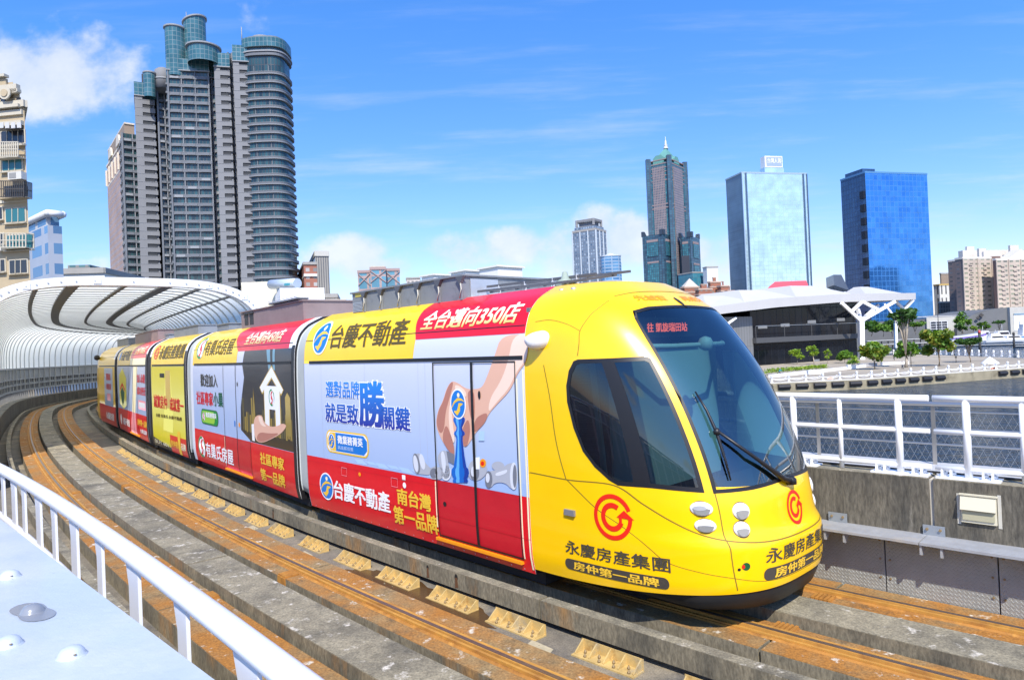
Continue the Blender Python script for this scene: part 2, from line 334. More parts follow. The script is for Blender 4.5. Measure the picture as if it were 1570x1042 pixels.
def track(o, label):
    t = thing('tram_track', label, 'track', tuple(tp(0, o, -.28)))
    for lo, hi in ((-1.06, -.42), (.40, 1.09)):
        mb = MB(); pieces(mb, R4(o+lo, o+hi, -.29, -.056), CONC_SIDE); mb.build('concrete_plinth', parent=t)
        mb = MB(); cuts = [-8]+JOINT+[88]
        for a, b in zip(cuts, cuts[1:]): sweep(mb, R4(o+lo+.004, o+hi-.004, -.056, -.05), a+.02, b-.02, PLINTH)
        mb.build('plinth_surface', parent=t)
    mb = MB(); pieces(mb, R4(o-.37, o+.16, -.29, .044), CONC_SIDE, .03, joints=[j+1.2 for j in JOINT]); sl_ = mb.build('centre_slab', parent=t)
    mb = MB(); cuts = [-8]+[j+1.2 for j in JOINT]+[88]
    for a, b in zip(cuts, cuts[1:]): sweep(mb, R4(o-.366, o+.156, .044, .05), a+.025, b-.025, CONC)
    mb.build('slab_surface', parent=sl_)
    for c, sgn in ((-.7, 1), (.7, -1)):
        mb = MB()
        sweep(mb, [(o+c-.115, -.05), (o+c+.115, -.05), (o+c+.10, -.035), (o+c-.10, -.035)], -8, 88, RUST)          # grout strip
        sweep(mb, [(o+c-.036, -.034), (o+c+.036, -.034), (o+c+.034, 0), (o+c-.034, 0)], -8, 88, RUST_LT)
        sweep(mb, R4(o+c-.022, o+c+.022, 0, .004), -8, 88, HEAD)
        sweep(mb, R4(o+c+sgn*.072-.014, o+c+sgn*.072+.014, -.034, -.008), -8, 88, RUST_LT)
        sweep(mb, R4(o+c-sgn*.075-.014, o+c-sgn*.075+.014, -.034, -.018), -8, 88, RUST_LT)
        rl = mb.build('rail', parent=t)
        for j in (3.4, -2.1, 12.5):
            mb = MB(); d, n = tdir(j)
            w0, w1 = (o+c+.12, o+.40+.69+.003) if c > 0 else (o+c+.12, o-.42+.003)
            if c > 0: w0, w1 = o+.397, o+c-.12
            for k in range(5): mb.bar(tp(j-.09+.045*k, w0, -.036), tp(j-.09+.045*k, w1, -.036), .026, .026, RUST)
            e = w0 if c > 0 else w1
            mb.bar(tp(j-.11, e+(-.004 if c > 0 else .004), -.12), tp(j+.11, e+(-.004 if c > 0 else .004), -.12), .012, .15, RUST)
            mb.build('joint_plate', parent=t)
    return t
track(0, 'empty nearer tram track with rusty orange rails on concrete plinths')
track(SP, 'rusty tram track that the tram is running on')
# kerb walls beside the tracks
def kerb(o0, o1, label, s0=-8, s1=88):
    mb = MB(); pieces(mb, R4(o0, o1, -.205, .0), CONC_SIDE, .02, s0, s1, [j+2.3 for j in JOINT])
    cuts = [s0]+[j+2.3 for j in JOINT if s0 < j+2.3 < s1]+[s1]
    for a, b in zip(cuts, cuts[1:]): sweep(mb, R4(o0+.003, o1-.003, .0, .005), a+.02, b-.02, CONC)
    tag(mb.build('kerb_wall'), label, 'kerb')
kerb(1.86, 2.0, 'thin grey concrete kerb wall with yellow brackets, between the two tracks')
kerb(-1.46, -1.33, 'low concrete kerb on the left of the empty track')
# yellow angle brackets bolted to the deck
YEL = mat('cream_yellow_paint', (.52, .37, .14), .65, noise=(7, .25), second=[((.30, .17, .05), 6, .55, .7), ((.30, .28, .22), 2.5, .58, .72)])
BOLT = mat('rusty_bolt', (.28, .2, .1), .6, .3)
def bracket(s, o, side, label, L=.78, idx=0):
    br_ = random.Random(int(s*100)); L = L*br_.uniform(.93, 1.04); s = s+br_.uniform(-.04, .04)
    """side=+1: upright plate on the right, foot towards the left"""
    p = tp(s, o, -.28); d, n = tdir(s); n = n*side; t = thing('steel_bracket', label, 'bracket', tuple(p), 'yellow steel brackets along the kerbs')
    A = p - d*L/2
    mb = MB(); mb.obox(A, d*L, n*-.17, Vector((0, 0, .014)), YEL); mb.build('foot_plate', parent=t)
    mb = MB(); mb.obox(A+n*.0, d*L, n*.007, Vector((0, 0, .118)), YEL); mb.build('back_plate', parent=t)
    for k in range(5):
        q = A + d*(L*(.02+.235*k))
        mb = MB(); mb.extr([q+Vector((0, 0, .015)), q-n*.135+Vector((0, 0, .015)), q-n*.135+Vector((0, 0, .025)), q-n*.012+Vector((0, 0, .113)), q+Vector((0, 0, .113))], d*.014, YEL); mb.build('gusset', parent=t)
    for k in range(4):
        for w in (.06, .13):
            q = A + d*(L*(.08+.235*k+(.09 if w < .1 else .02))) - n*w; mb = MB()
            mb.lathe((q.x, q.y, q.z+.018), [(.015, -.004), (.015, .012), (.009, .014), (.009, .028), (.002, .03)], BOLT, 6); mb.build('bolt', parent=t)
spots = [-2.15, -.95, .3, 1.4, 2.6, 3.8, 5.0, 6.3, 7.4, 8.6, 9.8, 10.9, 12.0, 13.1, 14.2, 15.3, 16.4, 17.5, 18.7, 19.9, 21.1]
for i, s in enumerate(spots): bracket(s+.05, 1.715, 1, 'yellow gusseted steel bracket, %s from the bottom edge of the row under the tram' % ORD[i] if i else 'yellow gusseted steel bracket nearest the bottom edge in the row under the tram')
for i, s in enumerate([.2, 1.4, 2.6, 3.8, 5.0, 6.2, 7.4, 8.6]): bracket(s, -1.62, -1, 'yellow gusseted bracket seen through the white handrail, %s from the near end' % ORD[i])
mb = MB(); rnd = random.Random(21)
for i in range(900):
    s = rnd.uniform(-4, 22); o = rnd.choice((rnd.uniform(1.12, 1.52), rnd.uniform(.18, .38), rnd.uniform(-1.3, -1.08), rnd.uniform(3.56, 3.78))); p = tp(s, o, -.279); r = rnd.uniform(.006, .022)
    q = [p+Vector((rnd.uniform(-r, r), rnd.uniform(-r, r), 0)) for _ in range(3)]; t_ = p+Vector((0, 0, r)); mb.face([q[0], q[1], t_], CONC); mb.face([q[1], q[2], t_], CONC); mb.face([q[2], q[0], t_], CONC)
tag(mb.build('gravel_grit'), 'small stones and grit scattered on the deck between the plinths', 'grit', kind='stuff')
mb = MB(); DR = mat('drain_hole_dark', (.012, .01, .008), .9); RS = mat('rust_run', (.13, .055, .02), .9)
for s, w in ((2.25, .035), (1.65, .045), (7.2, .04), (10.3, .035)):
    d, n_ = tdir(s); c = tp(s, 1.8565, -.06); mb.face([c+d*w*.7*math.cos(a)+Vector((0, 0, w*math.sin(a))) for a in [2*PI*i/14 for i in range(14)]], DR); mb.face([c-d*w*.5-n_*.001, c+d*w*.4-n_*.001, c+d*w*.7-n_*.001-Vector((0, 0, .13)), c-d*w*.8-n_*.001-Vector((0, 0, .12))], RS)
tag(mb.build('drain_holes'), kind='structure')
# pale repair patches and puddle on the deck between the tracks
mb = MB()
for s, o in ((2.0, 1.32), (4.6, 1.3), (6.9, 1.36), (9.2, 1.34), (11.4, 1.36), (13.6, 1.34), (-.4, 1.38)):
    a = [tp(s, o-.13, -.276), tp(s+.1, o+.15, -.276), tp(s+.42, o+.17, -.276), tp(s+.34, o-.1, -.276)]; mb.face(a, mat('mortar_patch', (.42, .37, .25), .9, noise=(20, .2)))
tag(mb.build('mortar_patches'), kind='structure')
mb = MB(); pts = []
rnd = random.Random(3)
for k in range(40):
    t = 2*PI*k/40; pts.append(tp(2.15+1.5*math.cos(t)*(1+.10*rnd.uniform(-1, 1)), 1.5+.33*math.sin(t)*(1+.18*rnd.uniform(-1, 1)), -.275))
mb.face(pts, mat('muddy_puddle', (.085, .045, .018), .22, noise=(3, .3), spec=.5)); tag(mb.build('puddle'), kind='structure')

# ------------------------------------------------------------------ right side: plate barrier, ledge, parapet, railings
SIL = mat('galvanised_steel', (.42, .43, .44), .5, .35, noise=(5, .14), second=((.5, .47, .42), 2, .55, .7))
def checker():
    if 'checker_plate' in MATS: return MATS['checker_plate']
    m = mat('checker_plate', (.40, .42, .40), .5, .45, noise=(4, .12)); nt = m.node_tree; N = nt.nodes; L = nt.links
    uv = N.new('ShaderNodeUVMap'); acc = None
    for ang in (.785, -.785):
        mp = N.new('ShaderNodeMapping'); mp.inputs['Rotation'].default_value = (0, 0, ang); mp.inputs['Scale'].default_value = (26, 26, 26); L.new(uv.outputs[0], mp.inputs[0])
        br = N.new('ShaderNodeTexBrick'); br.inputs['Scale'].default_value = 1; br.inputs['Brick Width'].default_value = 1.5; br.inputs['Row Height'].default_value = .75; br.inputs['Mortar Size'].default_value = .24; br.inputs['Mortar Smooth'].default_value = .2
        br.inputs['Color1'].default_value = (1, 1, 1, 1); br.inputs['Color2'].default_value = (0, 0, 0, 1); br.inputs['Mortar'].default_value = (0, 0, 0, 1); br.inputs['Bias'].default_value = 0
        L.new(mp.outputs[0], br.inputs['Vector'])
        if acc is None: acc = br.outputs[0]
        else:
            mx = N.new('ShaderNodeMix'); mx.data_type = 'RGBA'; mx.blend_type = 'LIGHTEN'; mx.inputs[0].default_value = 1; L.new(acc, mx.inputs[6]); L.new(br.outputs[0], mx.inputs[7]); acc = mx.outputs[2]
    bp = N.new('ShaderNodeBump'); bp.inputs['Strength'].default_value = 1; bp.inputs['Distance'].default_value = .012; L.new(acc, bp.inputs['Height']); L.new(bp.outputs[0], N['Principled BSDF'].inputs['Normal'])
    return m
bar_t = thing('plate_barrier', 'grey checker plate barrier with flat ledge along the foot of the concrete parapet', 'barrier', tuple(tp(-2.5, 4.5, -.28)))
seams = [-9, -8.0, -6.9, -5.8, -4.75, -3.62, -2.56, -1.5, -.45, .6, 1.7, 2.8, 4, 6, 8, 10, 12, 14, 16]
for a, b in zip(seams, seams[1:]):
    mb = MB(); n = 4; row = []
    for i in range(n):
        s0, s1 = a+.008+(b-a-.016)*i/n, a+.008+(b-a-.016)*(i+1)/n
        for o, fl in ((4.50, 0),):
            p = [tp(s1, o, -.26), tp(s0, o, -.26), tp(s0, o, .585), tp(s1, o, .585)]
            mb.face(p, checker(), uvs=[(s1, -.26), (s0, -.26), (s0, .585), (s1, .585)])
    sweep(mb, R4(4.503, 4.515, -.27, .585), a+.006, b-.006, SIL)
    mb.build('checker_panel', parent=bar_t, recalc=False)
    mb = MB()
    for z in (.1, .3, .5):
        for s in (a+.05, b-.05):
            p = tp(s, 4.497, z); d, nn = tdir(s); mb.tube([p, p-nn*.01], .012, BOLT, 6)
    mb.build('bolts', parent=bar_t)
lseam = [-9, -8, -6.05, -4.5, -2.98, -1.45, .1, 1.6, 3.2, 5, 7, 9, 11, 13, 16]
for a, b in zip(lseam, lseam[1:]):
    mb = MB(); sweep(mb, R4(4.21, 4.575, .588, .615), a+.004, b-.004, SIL, .5)
    for k in range(7): sweep(mb, R4(4.23+.048*k, 4.25+.048*k, .615, .619), a+.01, b-.01, SIL, .5)
    mb.build('ledge_panel', parent=bar_t)
for s in (-5.1, -4.9, -4.15, -3.95, -3.19, -3.0, -2.23, -2.02, -1.2, -1.0, -.2, 0, 1, 1.2, 2.2, 2.4):
    mb = MB(); d, nn = tdir(s); q = tp(s, 4.23, .586); mb.extr([q, q+Vector((0, 0, -.10)), q+nn*.03+Vector((0, 0, -.11)), q+nn*.265+Vector((0, 0, -.02)), q+nn*.265], d*.02, SIL); mb.build('ledge_bracket', parent=bar_t)
for s in (-2.15, -3.15, -1.1, -4.15):
    mb = MB(); d, nn = tdir(s); q = tp(s, 4.545, .60); mb.obox(q, d*.2, nn*.012, Vector((0, 0, .12)), mat('zinc', (.36, .4, .44), .45, .5))
    for k in (.04, .16): mb.tube([q+d*k+Vector((0, 0, .08)), q+d*k+Vector((0, 0, .08))-nn*.02], .014, BOLT, 6)
    mb.build('wall_clamp', parent=bar_t)
par = thing('parapet_wall', 'soot streaked concrete parapet wall carrying the white railing', 'wall', tuple(tp(-2.5, 4.7, -.28)))
pj_ = [-9, -3.03, 3.0, 9.0, 18.0]
for a, b in zip(pj_, pj_[1:]):
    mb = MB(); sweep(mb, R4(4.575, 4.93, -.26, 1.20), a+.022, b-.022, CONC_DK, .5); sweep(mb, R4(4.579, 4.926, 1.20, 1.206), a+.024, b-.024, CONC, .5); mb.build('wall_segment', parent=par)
mb = MB(); sweep(mb, R4(4.60, 4.92, -.2, 1.19), -3.05, -3.01, mat('joint_filler', (.5, .46, .38), .8)); mb.build('joint_filler', parent=par)
CREAM = mat('cream_plastic', (.66, .62, .47), .45)
GAPC = mat('cable_black', (.02, .02, .022), .5)
jb = thing('junction_box', 'cream junction box with a slotted hood on the dark parapet', 'box', tuple(tp(-3.45, 4.56, .8)))
mb = MB(); s = -3.62; d, nn = tdir(s); q = tp(s, 4.575, .80)
mb.obox(q, d*.30, nn*-.03, Vector((0, 0, .27)), CREAM); mb.obox(q+Vector((0, 0, .275))-d*.01, d*.32, nn*-.045, Vector((0, 0, .012)), CREAM); mb.build('case', parent=jb)
mb = MB(); q2 = q-nn*.032+d*.015+Vector((0, 0, .03)); mb.obox(q2, d*.27, nn*-.012, Vector((0, 0, .09)), mat('cream_recess', (.42, .40, .27), .6)); mb.build('slot', parent=jb)
mb = MB(); mb.extr([q-nn*.032+Vector((0, 0, .26)), q-nn*.032+Vector((0, 0, .13)), q-nn*.075+Vector((0, 0, .135)), q-nn*.04+Vector((0, 0, .26))], d*.30, CREAM); mb.build('hood', parent=jb)
q = tp(-3.66, 4.5735, .77); d, nn = tdir(-3.5); SLT = mat('sealant', (.52, .5, .43), .8)
for k_, h_ in ((0, .33), (.345, .31)): mb = MB(); mb.obox(q+d*k_, d*.03, nn*-.004, Vector((0, 0, h_)), SLT); mb.build('sealant', parent=jb)
WHITE = mat('white_gloss_paint', (.80, .81, .83), .3, coat=.3, noise=(3, .03))
WHITE_SH = mat('white_railing_paint', (.82, .83, .84), .35, coat=.2)
def rail_section(a, b, label):
    t = thing('white_railing', label, 'railing', tuple(tp((a+b)/2, 4.72, 1.2)), 'white railing sections on the parapet')
    n = max(2, int((b-a)/.5))
    line = lambda z: [tp(a+.02+(b-a-.04)*i/n, 4.72, z) for i in range(n+1)]
    mb = MB(); mb.tube(line(2.03), .036, WHITE_SH, 10); mb.build('top_rail', parent=t)
    mb = MB(); mb.tube(line(1.68), .027, WHITE_SH, 10); mb.build('middle_rail', parent=t)
    mb = MB(); mb.tube(line(1.30), .027, WHITE_SH, 10); mb.build('bottom_rail', parent=t)
    return t
def rail_post(t, s, plate=True):
    d, nn = tdir(s)
    mb = MB(); mb.tube([tp(s, 4.72, 1.21), tp(s, 4.72, 2.02)], .036 if plate else .026, WHITE_SH, 10); mb.build('post', parent=t)
    if not plate: return
    mb = MB(); q = tp(s, 4.72, 1.206); mb.obox(q-d*.28-nn*.10, d*.56, nn*.20, Vector((0, 0, .016)), WHITE_SH)
    for k in (-.22, -.14, .14, .22):
        r = q+d*k+Vector((0, 0, .016)); mb.extr([r-nn*.08, r-nn*.02, r-nn*.03+Vector((0, 0, .05)), r-nn*.06+Vector((0, 0, .075))], d*.016, WHITE_SH)
        mb.lathe((r.x+nn.x*.05, r.y+nn.y*.05, r.z), [(.024, 0), (.024, .03), (.012, .032), (.012, .055)], WHITE_SH, 6)
    mb.build('base_plate', parent=t)
for a, b, ps, lab in ((-9, -3.03, (-3.36, -4.3, -5.2, -6.2, -7.2), 'white tubular railing at the right edge, past the joint'), (-3.03, 3.0, (-2.70, -1.5, -.4, .7, 1.8, 2.7), 'white tubular railing behind the tram nose, left of the joint'), (3, 9, (3.3, 4.5, 5.7, 6.9, 8.1), 'white tubular railing hidden behind the tram front'), (9, 18, (9.3, 10.5, 11.7, 13, 14.2, 15.4, 16.6, 17.6), 'white tubular railing hidden behind the tram middle')):
    t = rail_section(a, b, lab)
    for i, s in enumerate(ps): rail_post(t, s)
    if a < 3:
        for s in ((-2.06,) if a > -4 else (-3.85, -4.75)): rail_post(t, s, False)
cb = MB()
for o_, z_ in ((4.86, 1.222), (4.885, 1.22)): cb.tube([tp(-9+.5*i, o_+.008*math.sin(i*1.7+o_*40), z_) for i in range(54)], .011, GAPC, 6)
tag(cb.build('cable'), 'pair of black cables lying along the back of the parapet under the white railing', 'cable')
# outer stainless railing with a wire mesh
STEEL = mat('stainless_tube', (.5, .48, .45), .28, .85)
ot = thing('steel_railing', 'stainless railing with wire mesh at the water side of the walkway', 'railing', tuple(tp(-2, 6.9, .95)))
n = 70; line = lambda z, o=6.9: [tp(-9+35*i/n, o, z) for i in range(n+1)]
mb = MB(); mb.tube(line(1.76), .034, STEEL, 8); mb.build('top_rail', parent=ot)
for z in (1.66, 1.43, 1.22): mb = MB(); mb.tube(line(z, 6.93), .014, STEEL, 6); mb.build('cross_rail', parent=ot)
for i in range(22):
    s = -9+1.62*i; mb = MB(); mb.bar(tp(s, 6.92, .95), tp(s, 6.92, 1.75), .05, .012, STEEL, tdir(s)[1]); mb.build('post', parent=ot)
NET = mat('wire', (.55, .56, .57), .4, .6)
mb = MB()
for i in range(int(28/.1)):
    s = -8.5+.1*i
    for sg in (1, -1):
        a, b = tp(s, 6.95, .98), tp(s+sg*.36, 6.95, 1.64)
        d = (b-a).normalized(); x = d.cross(Vector((.75, .65, 0))).normalized()*.0011
        mb.face([a-x, a+x, b+x, b-x], NET)
mb.build('wire_mesh', parent=ot, recalc=False)
# ------------------------------------------------------------------ left foreground: girder top and white handrail
GIR = mat('pale_blue_white_paint', (.44, .50, .57), .42, coat=.25, noise=(1.5, .07), bump=(4, .25, .03), second=[((.50, .54, .59), 2.2, .48, .66), ((.33, .37, .41), 14, .66, .74)])
gz = 1.99; e0, e1 = onz(0, 795, gz), onz(330, 1042, gz); ed = (e1-e0).normalized(); en = Vector((-ed.y, ed.x, 0))   # outward normal
if en.y < 0: en = -en
gt = thing('steel_girder', 'pale blue white painted girder top with domed bolts, in the lower left corner', 'girder', tuple(e0))
A, B = e0-ed*8, e1+ed*1.6
mb = MB(); mb.obox(A-Vector((0, 0, .02)), B-A, en*-3.2, Vector((0, 0, .02)), GIR); mb.obox(A-en*.03-Vector((0, 0, 1.4)), B-A, en*-.02, Vector((0, 0, 1.378)), GIR); o_ = mb.build('top_plate', parent=gt)
PATCH = mat('grey_paint_patch', (.23, .245, .27), .25, coat=.4)
for px, py, grey in ((15, 872, 0), (50, 926, 1), (13, 976, 0), (110, 992, 0), (-40, 1010, 0), (-60, 905, 0), (30, 1060, 0)):
    c = onz(px, py+12, gz); mb = MB()
    mb.lathe((c.x, c.y, c.z), [(.041, -.001), (.036, .001), (.0335, .005), (.031, .011), (.027, .017), (.021, .022), (.013, .0255), (.006, .027), (.001, .0273)], PATCH if grey else GIR, 24); mb.build('bolt_cap', parent=gt)
    if grey:
        mb = MB(); rnd = random.Random(5); pts = []
        for k in range(64):
            t = 2*PI*k/64; rr = .065+.055*abs(math.cos(t))**1.5*(1+.035*rnd.uniform(-1, 1)); v = ed*(math.cos(t)*rr*.8)+en*(math.sin(t)*rr*.62) + (ed*.6+en*.3)*math.cos(t)*.03; pts.append((c.x+v.x, c.y+v.y, c.z+.002))
        mb.face(pts, PATCH); mb.build('paint_patch', parent=gt)
    else:
        mb = MB(); mb.lathe((c.x+.023, c.y-.022, c.z+.010), [(.004, 0), (.004, .002)], BOLT, 6); mb.build('rust_spot', parent=gt)
hz = 2.05; tubepx = [(-190, 655), (-90, 682), (0, 713), (69.5, 753), (139, 806), (208.5, 861), (278, 919), (347.5, 974), (434, 1028), (520, 1085), (620, 1150)]
tpts = [onz(x, y, hz) for x, y in tubepx]
# thin out towards a smooth line
def smooth_line(pts, n=60):
    P_ = np.array([[p.x, p.y] for p in pts]); t = np.concatenate([[0], np.cumsum(np.hypot(*np.diff(P_, axis=0).T))])
    cx = np.polyfit(t, P_[:, 0], 3); cy = np.polyfit(t, P_[:, 1], 3); tt = np.linspace(0, t[-1], n)
    return [Vector((np.polyval(cx, a), np.polyval(cy, a), hz)) for a in tt], tt, cx, cy, t
ln, tt, cx, cy, tk = smooth_line(tpts)
hr = thing('white_handrail', 'white tubular handrail with flat bar posts in the lower left foreground', 'handrail', tuple(ln[20]-Vector((0, 0, 1))))
mb = MB(); mb.tube(ln, .0345, WHITE, 16); mb.build('top_rail', parent=hr)
mb = MB(); mb.tube([p-Vector((0, 0, .34)) for p in ln], .022, WHITE, 10); mb.build('bottom_rail', parent=hr)
wpx = [-60, -25, 5, 21, 36.5, 59, 83, 115, 155, 208, 283, 382, 540]
for k, px in enumerate(wpx):
    best = min(range(400), key=lambda i: abs(785+FPX*((lambda v: v.dot(Vector(RT))/v.dot(Vector(FW)))(Vector((np.polyval(cx, tk[-1]*i/399), np.polyval(cy, tk[-1]*i/399), hz-.1-CAM_H))))-px))
    a = tk[-1]*best/399; p = Vector((np.polyval(cx, a), np.polyval(cy, a), hz)); d = Vector((np.polyval(np.polyder(cx), a), np.polyval(np.polyder(cy), a), 0)).normalized(); n_ = Vector((-d.y, d.x, 0)); w = .13 if k % 2 else .09
    mb = MB(); q = p-Vector((0, 0, .03)); mb.obox(q-d*w/2-n_*.006-Vector((0, 0, 1.0)), d*w, n_*.012, Vector((0, 0, 1.0)), WHITE); mb.build('post', parent=hr)
    mb = MB(); mb.extr([q-d*w/2-n_*.0035+Vector((0, 0, -.002)), q-d*(w/2+.001)-n_*.0035-Vector((0, 0, .12)), q-d*(w/2+.05)-n_*.0035+Vector((0, 0, .0))], n_*.007, WHITE); mb.build('gusset', parent=hr)
# edge wall of the deck below the handrail and along the canopy
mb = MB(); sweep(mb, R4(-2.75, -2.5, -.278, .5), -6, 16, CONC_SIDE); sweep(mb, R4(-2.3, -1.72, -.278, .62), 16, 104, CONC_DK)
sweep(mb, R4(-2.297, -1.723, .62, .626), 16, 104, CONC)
tag(mb.build('edge_wall'), 'dark concrete edge wall following the curve under the canopy', 'wall')
# ================================================================== THE TRAM
KZ = [.2, .45, .8, 1.2, 1.5, 2.0, 2.4, 2.8, 3.1, 3.3, 3.45]
KW = [1.27, 1.315, 1.325, 1.325, 1.325, 1.325, 1.32, 1.30, 1.22, 1.05, .75]
NZ_ = [.1, .2, .45, .8, .93, 1.2, 1.5, 2.0, 2.4, 2.8, 3.1, 3.3, 3.45]
NX_ = [2.30, 2.345, 2.485, 2.50, 2.435, 2.39, 2.31, 2.10, 1.87, 1.575, 1.31, 1.04, .78]
NEXP = 2.988
def pchip(xs, ys):
    x = np.array(xs, float); y = np.array(ys, float); h = np.diff(x); d = np.diff(y)/h; m = np.zeros_like(y)
    for i in range(1, len(x)-1):
        if d[i-1]*d[i] > 0:
            w1, w2 = 2*h[i]+h[i-1], h[i]+2*h[i-1]; m[i] = (w1+w2)/(w1/d[i-1]+w2/d[i])
    m[0], m[-1] = d[0], d[-1]
    def f(q):
        q = min(max(q, x[0]), x[-1]); i = min(int(np.searchsorted(x, q, 'right'))-1, len(h)-1); i = max(i, 0); t = (q-x[i])/h[i]
        return float(y[i]*(1+2*t)*(1-t)**2 + h[i]*m[i]*t*(1-t)**2 + y[i+1]*t*t*(3-2*t) + h[i]*m[i+1]*t*t*(t-1))
    return f
WZ, XF = pchip(KZ, KW), pchip(NZ_, NX_)
SEC = [((-3.532, 11.664), (.6810, -.7323), 5.423), ((-8.310, 17.683), (.6297, -.7769), 7.062), ((-11.268, 21.252), (.6240, -.7814), 4.525), ((-15.495, 26.761), (.6036, -.7973), 6.654), ((-18.629, 30.777), (.6132, -.7899), 4.9)]
SEC = [(Vector((*b, 0)), Vector((*f, 0)).normalized(), l) for b, f, l in SEC]
def sideways(f): return Vector((f.y, -f.x, 0))
def PSIDE(k, u, z, off=0.):
    B, f, L = SEC[k]; r = sideways(f); e = .01
    dw = (WZ(z+e)-WZ(z-e))/(2*e); nn = math.hypot(1, dw)
    return B + f*u + r*(WZ(z)-1.27+off/nn) + Vector((0, 0, z-off*dw/nn))
NB, NF, NL = SEC[0]; NR = sideways(NF); NO = NB + NF*NL - NR*1.27
def nsurf(t, z):
    c, s = math.cos(t), math.sin(t); p = 2/NEXP
    return NO + NF*(XF(z)*abs(c)**p) + NR*(WZ(z)*abs(s)**p*(1 if s >= 0 else -1)) + Vector((0, 0, z))
def PNOSE(t, z, off=0.):
    p = nsurf(t, z)
    if off:
        e = .004; a = nsurf(min(t+e, PI/2), z)-nsurf(max(t-e, -PI/2), z); b = nsurf(t, min(z+e, 3.449))-nsurf(t, max(z-e, .1)); n = a.cross(b).normalized()
        c = p-(NO+Vector((0, 0, z)))
        if n.dot(c) < 0: n = -n
        p = p+n*off
    return p
def NSIDE(X, z, off=0.):
    x = min(max(X/XF(z), 0), 1); return PNOSE(math.acos(x**(NEXP/2)), z, off)
def NFRONT(Y, z, off=0.):
    y = min(abs(Y)/WZ(z), 1); return PNOSE(math.copysign(math.asin(y**(NEXP/2)), Y), z, off)
def uz(k, px, py):
    B, f, L = SEC[k]; r = sideways(f); Bq = B+r*.055; d = Vector(ray(px, py)); C = Vector((0, 0, CAM_H)); t = (Bq-C).dot(r)/d.dot(r); p = C+d*t
    return ((p-Bq).dot(f), p.z)
# ---- printed film laid on a surface
def film(mb, fn, polys, m, off, cu=(), cv=None):
    cv = CV if cv is None else cv
    bm = bmesh.new()
    for poly in polys:
        try: bm.faces.new([bm.verts.new((p[0], p[1], 0)) for p in poly])
        except ValueError: pass
    for c in cu: bmesh.ops.bisect_plane(bm, geom=bm.verts[:]+bm.edges[:]+bm.faces[:], plane_co=(c, 0, 0), plane_no=(1, 0, 0))
    for c in cv: bmesh.ops.bisect_plane(bm, geom=bm.verts[:]+bm.edges[:]+bm.faces[:], plane_co=(0, c, 0), plane_no=(0, 1, 0))
    bmesh.ops.triangulate(bm, faces=[f for f in bm.faces if len(f.verts) > 4])
    mi = mb.mi(m); mp = {}
    for v in bm.verts: mp[v.index if v.index >= 0 else id(v)] = None
    bm.verts.index_update()
    nv = [mb.bm.verts.new(fn(v.co.x, v.co.y, off)) for v in bm.verts]
    for f in bm.faces:
        try:
            g = mb.bm.faces.new([nv[v.index] for v in f.verts]); g.material_index = mi; g.smooth = True
        except ValueError: pass
    bm.free()
CV = [.3, .4, .5, .6, .7, .8, 1.0, 1.2, 1.5, 2.0, 2.4]+[2.62+.05*i for i in range(17)]
def text_polys(txt, bold=0., shear=0.):
    c = bpy.data.curves.new('tmp', 'FONT'); c.body = txt; c.shear = shear; c.resolution_u = 3
    o = bpy.data.objects.new('tmp', c); COL.objects.link(o); bpy.context.view_layer.update()
    m = bpy.data.meshes.new_from_object(o.evaluated_get(bpy.context.evaluated_depsgraph_get()))
    co = [(v.co.x, v.co.y) for v in m.vertices]; P_ = [[co[i] for i in p.vertices] for p in m.polygons]
    bpy.data.objects.remove(o); bpy.data.curves.remove(c); bpy.data.meshes.remove(m)
    x0, x1 = min(p[0] for p in co), max(p[0] for p in co); y0, y1 = min(p[1] for p in co), max(p[1] for p in co)
    return [[((x-x0)/(x1-x0), (y-y0)/(y1-y0)) for x, y in p] for p in P_]
def place(polys, u0, u1, v0, v1, dv=0.): return [[(u0+(u1-u0)*x, v0+(v1-v0)*y+dv*x) for x, y in p] for p in polys]
def lettering(txt, fn, box, m, parent, bold=.02, shear=0., off=.011, cu=(), cv=None, outline=None, dv=0., name='lettering', label=None):
    cv = CV if cv is None else cv
    mb = MB(); P_ = text_polys(txt, 0, shear); n_ = max(1, len(txt.replace(' ', ''))); wid = (box[1]-box[0])/n_; hei = box[3]-box[2]
    def heavy(k, mm, base):      # weight of the stroke: the glyph printed a few times a hair apart
        for i, (dx, dy) in enumerate(((0, 0), (1, .6), (-1, .6), (1, -.6), (-1, -.6))):
            film(mb, fn, [[(x+dx*k*wid, y+dy*k*hei) for x, y in p] for p in place(P_, *box, dv)], mm, base+.00025*i, cu, cv)
    if outline: heavy(bold+.045, outline[0], off-.003)
    heavy(bold*.95, m, off)
    o = mb.build(name, parent=parent, recalc=False)
    if label: o['label'] = label
    return o
def ell(cx, cy, rx, ry, n=32, a0=0., a1=2*PI, rot=0.):
    return [(cx+rx*math.cos(a)*math.cos(rot)-ry*math.sin(a)*math.sin(rot), cy+rx*math.cos(a)*math.sin(rot)+ry*math.sin(a)*math.cos(rot)) for a in [a0+(a1-a0)*i/n for i in range(n if abs(a1-a0) > 6.28 else n+1)]]
def band(pts, w):
    """quads along a polyline with half width(s) w"""
    q = []; ws = w if isinstance(w, list) else [w]*len(pts); L_, R_ = [], []
    for i, p in enumerate(pts):
        a, b = pts[max(i-1, 0)], pts[min(i+1, len(pts)-1)]; dx, dy = b[0]-a[0], b[1]-a[1]; l = math.hypot(dx, dy) or 1
        L_.append((p[0]-dy/l*ws[i], p[1]+dx/l*ws[i])); R_.append((p[0]+dy/l*ws[i], p[1]-dx/l*ws[i]))
    return [[R_[i], R_[i+1], L_[i+1], L_[i]] for i in range(len(pts)-1)]
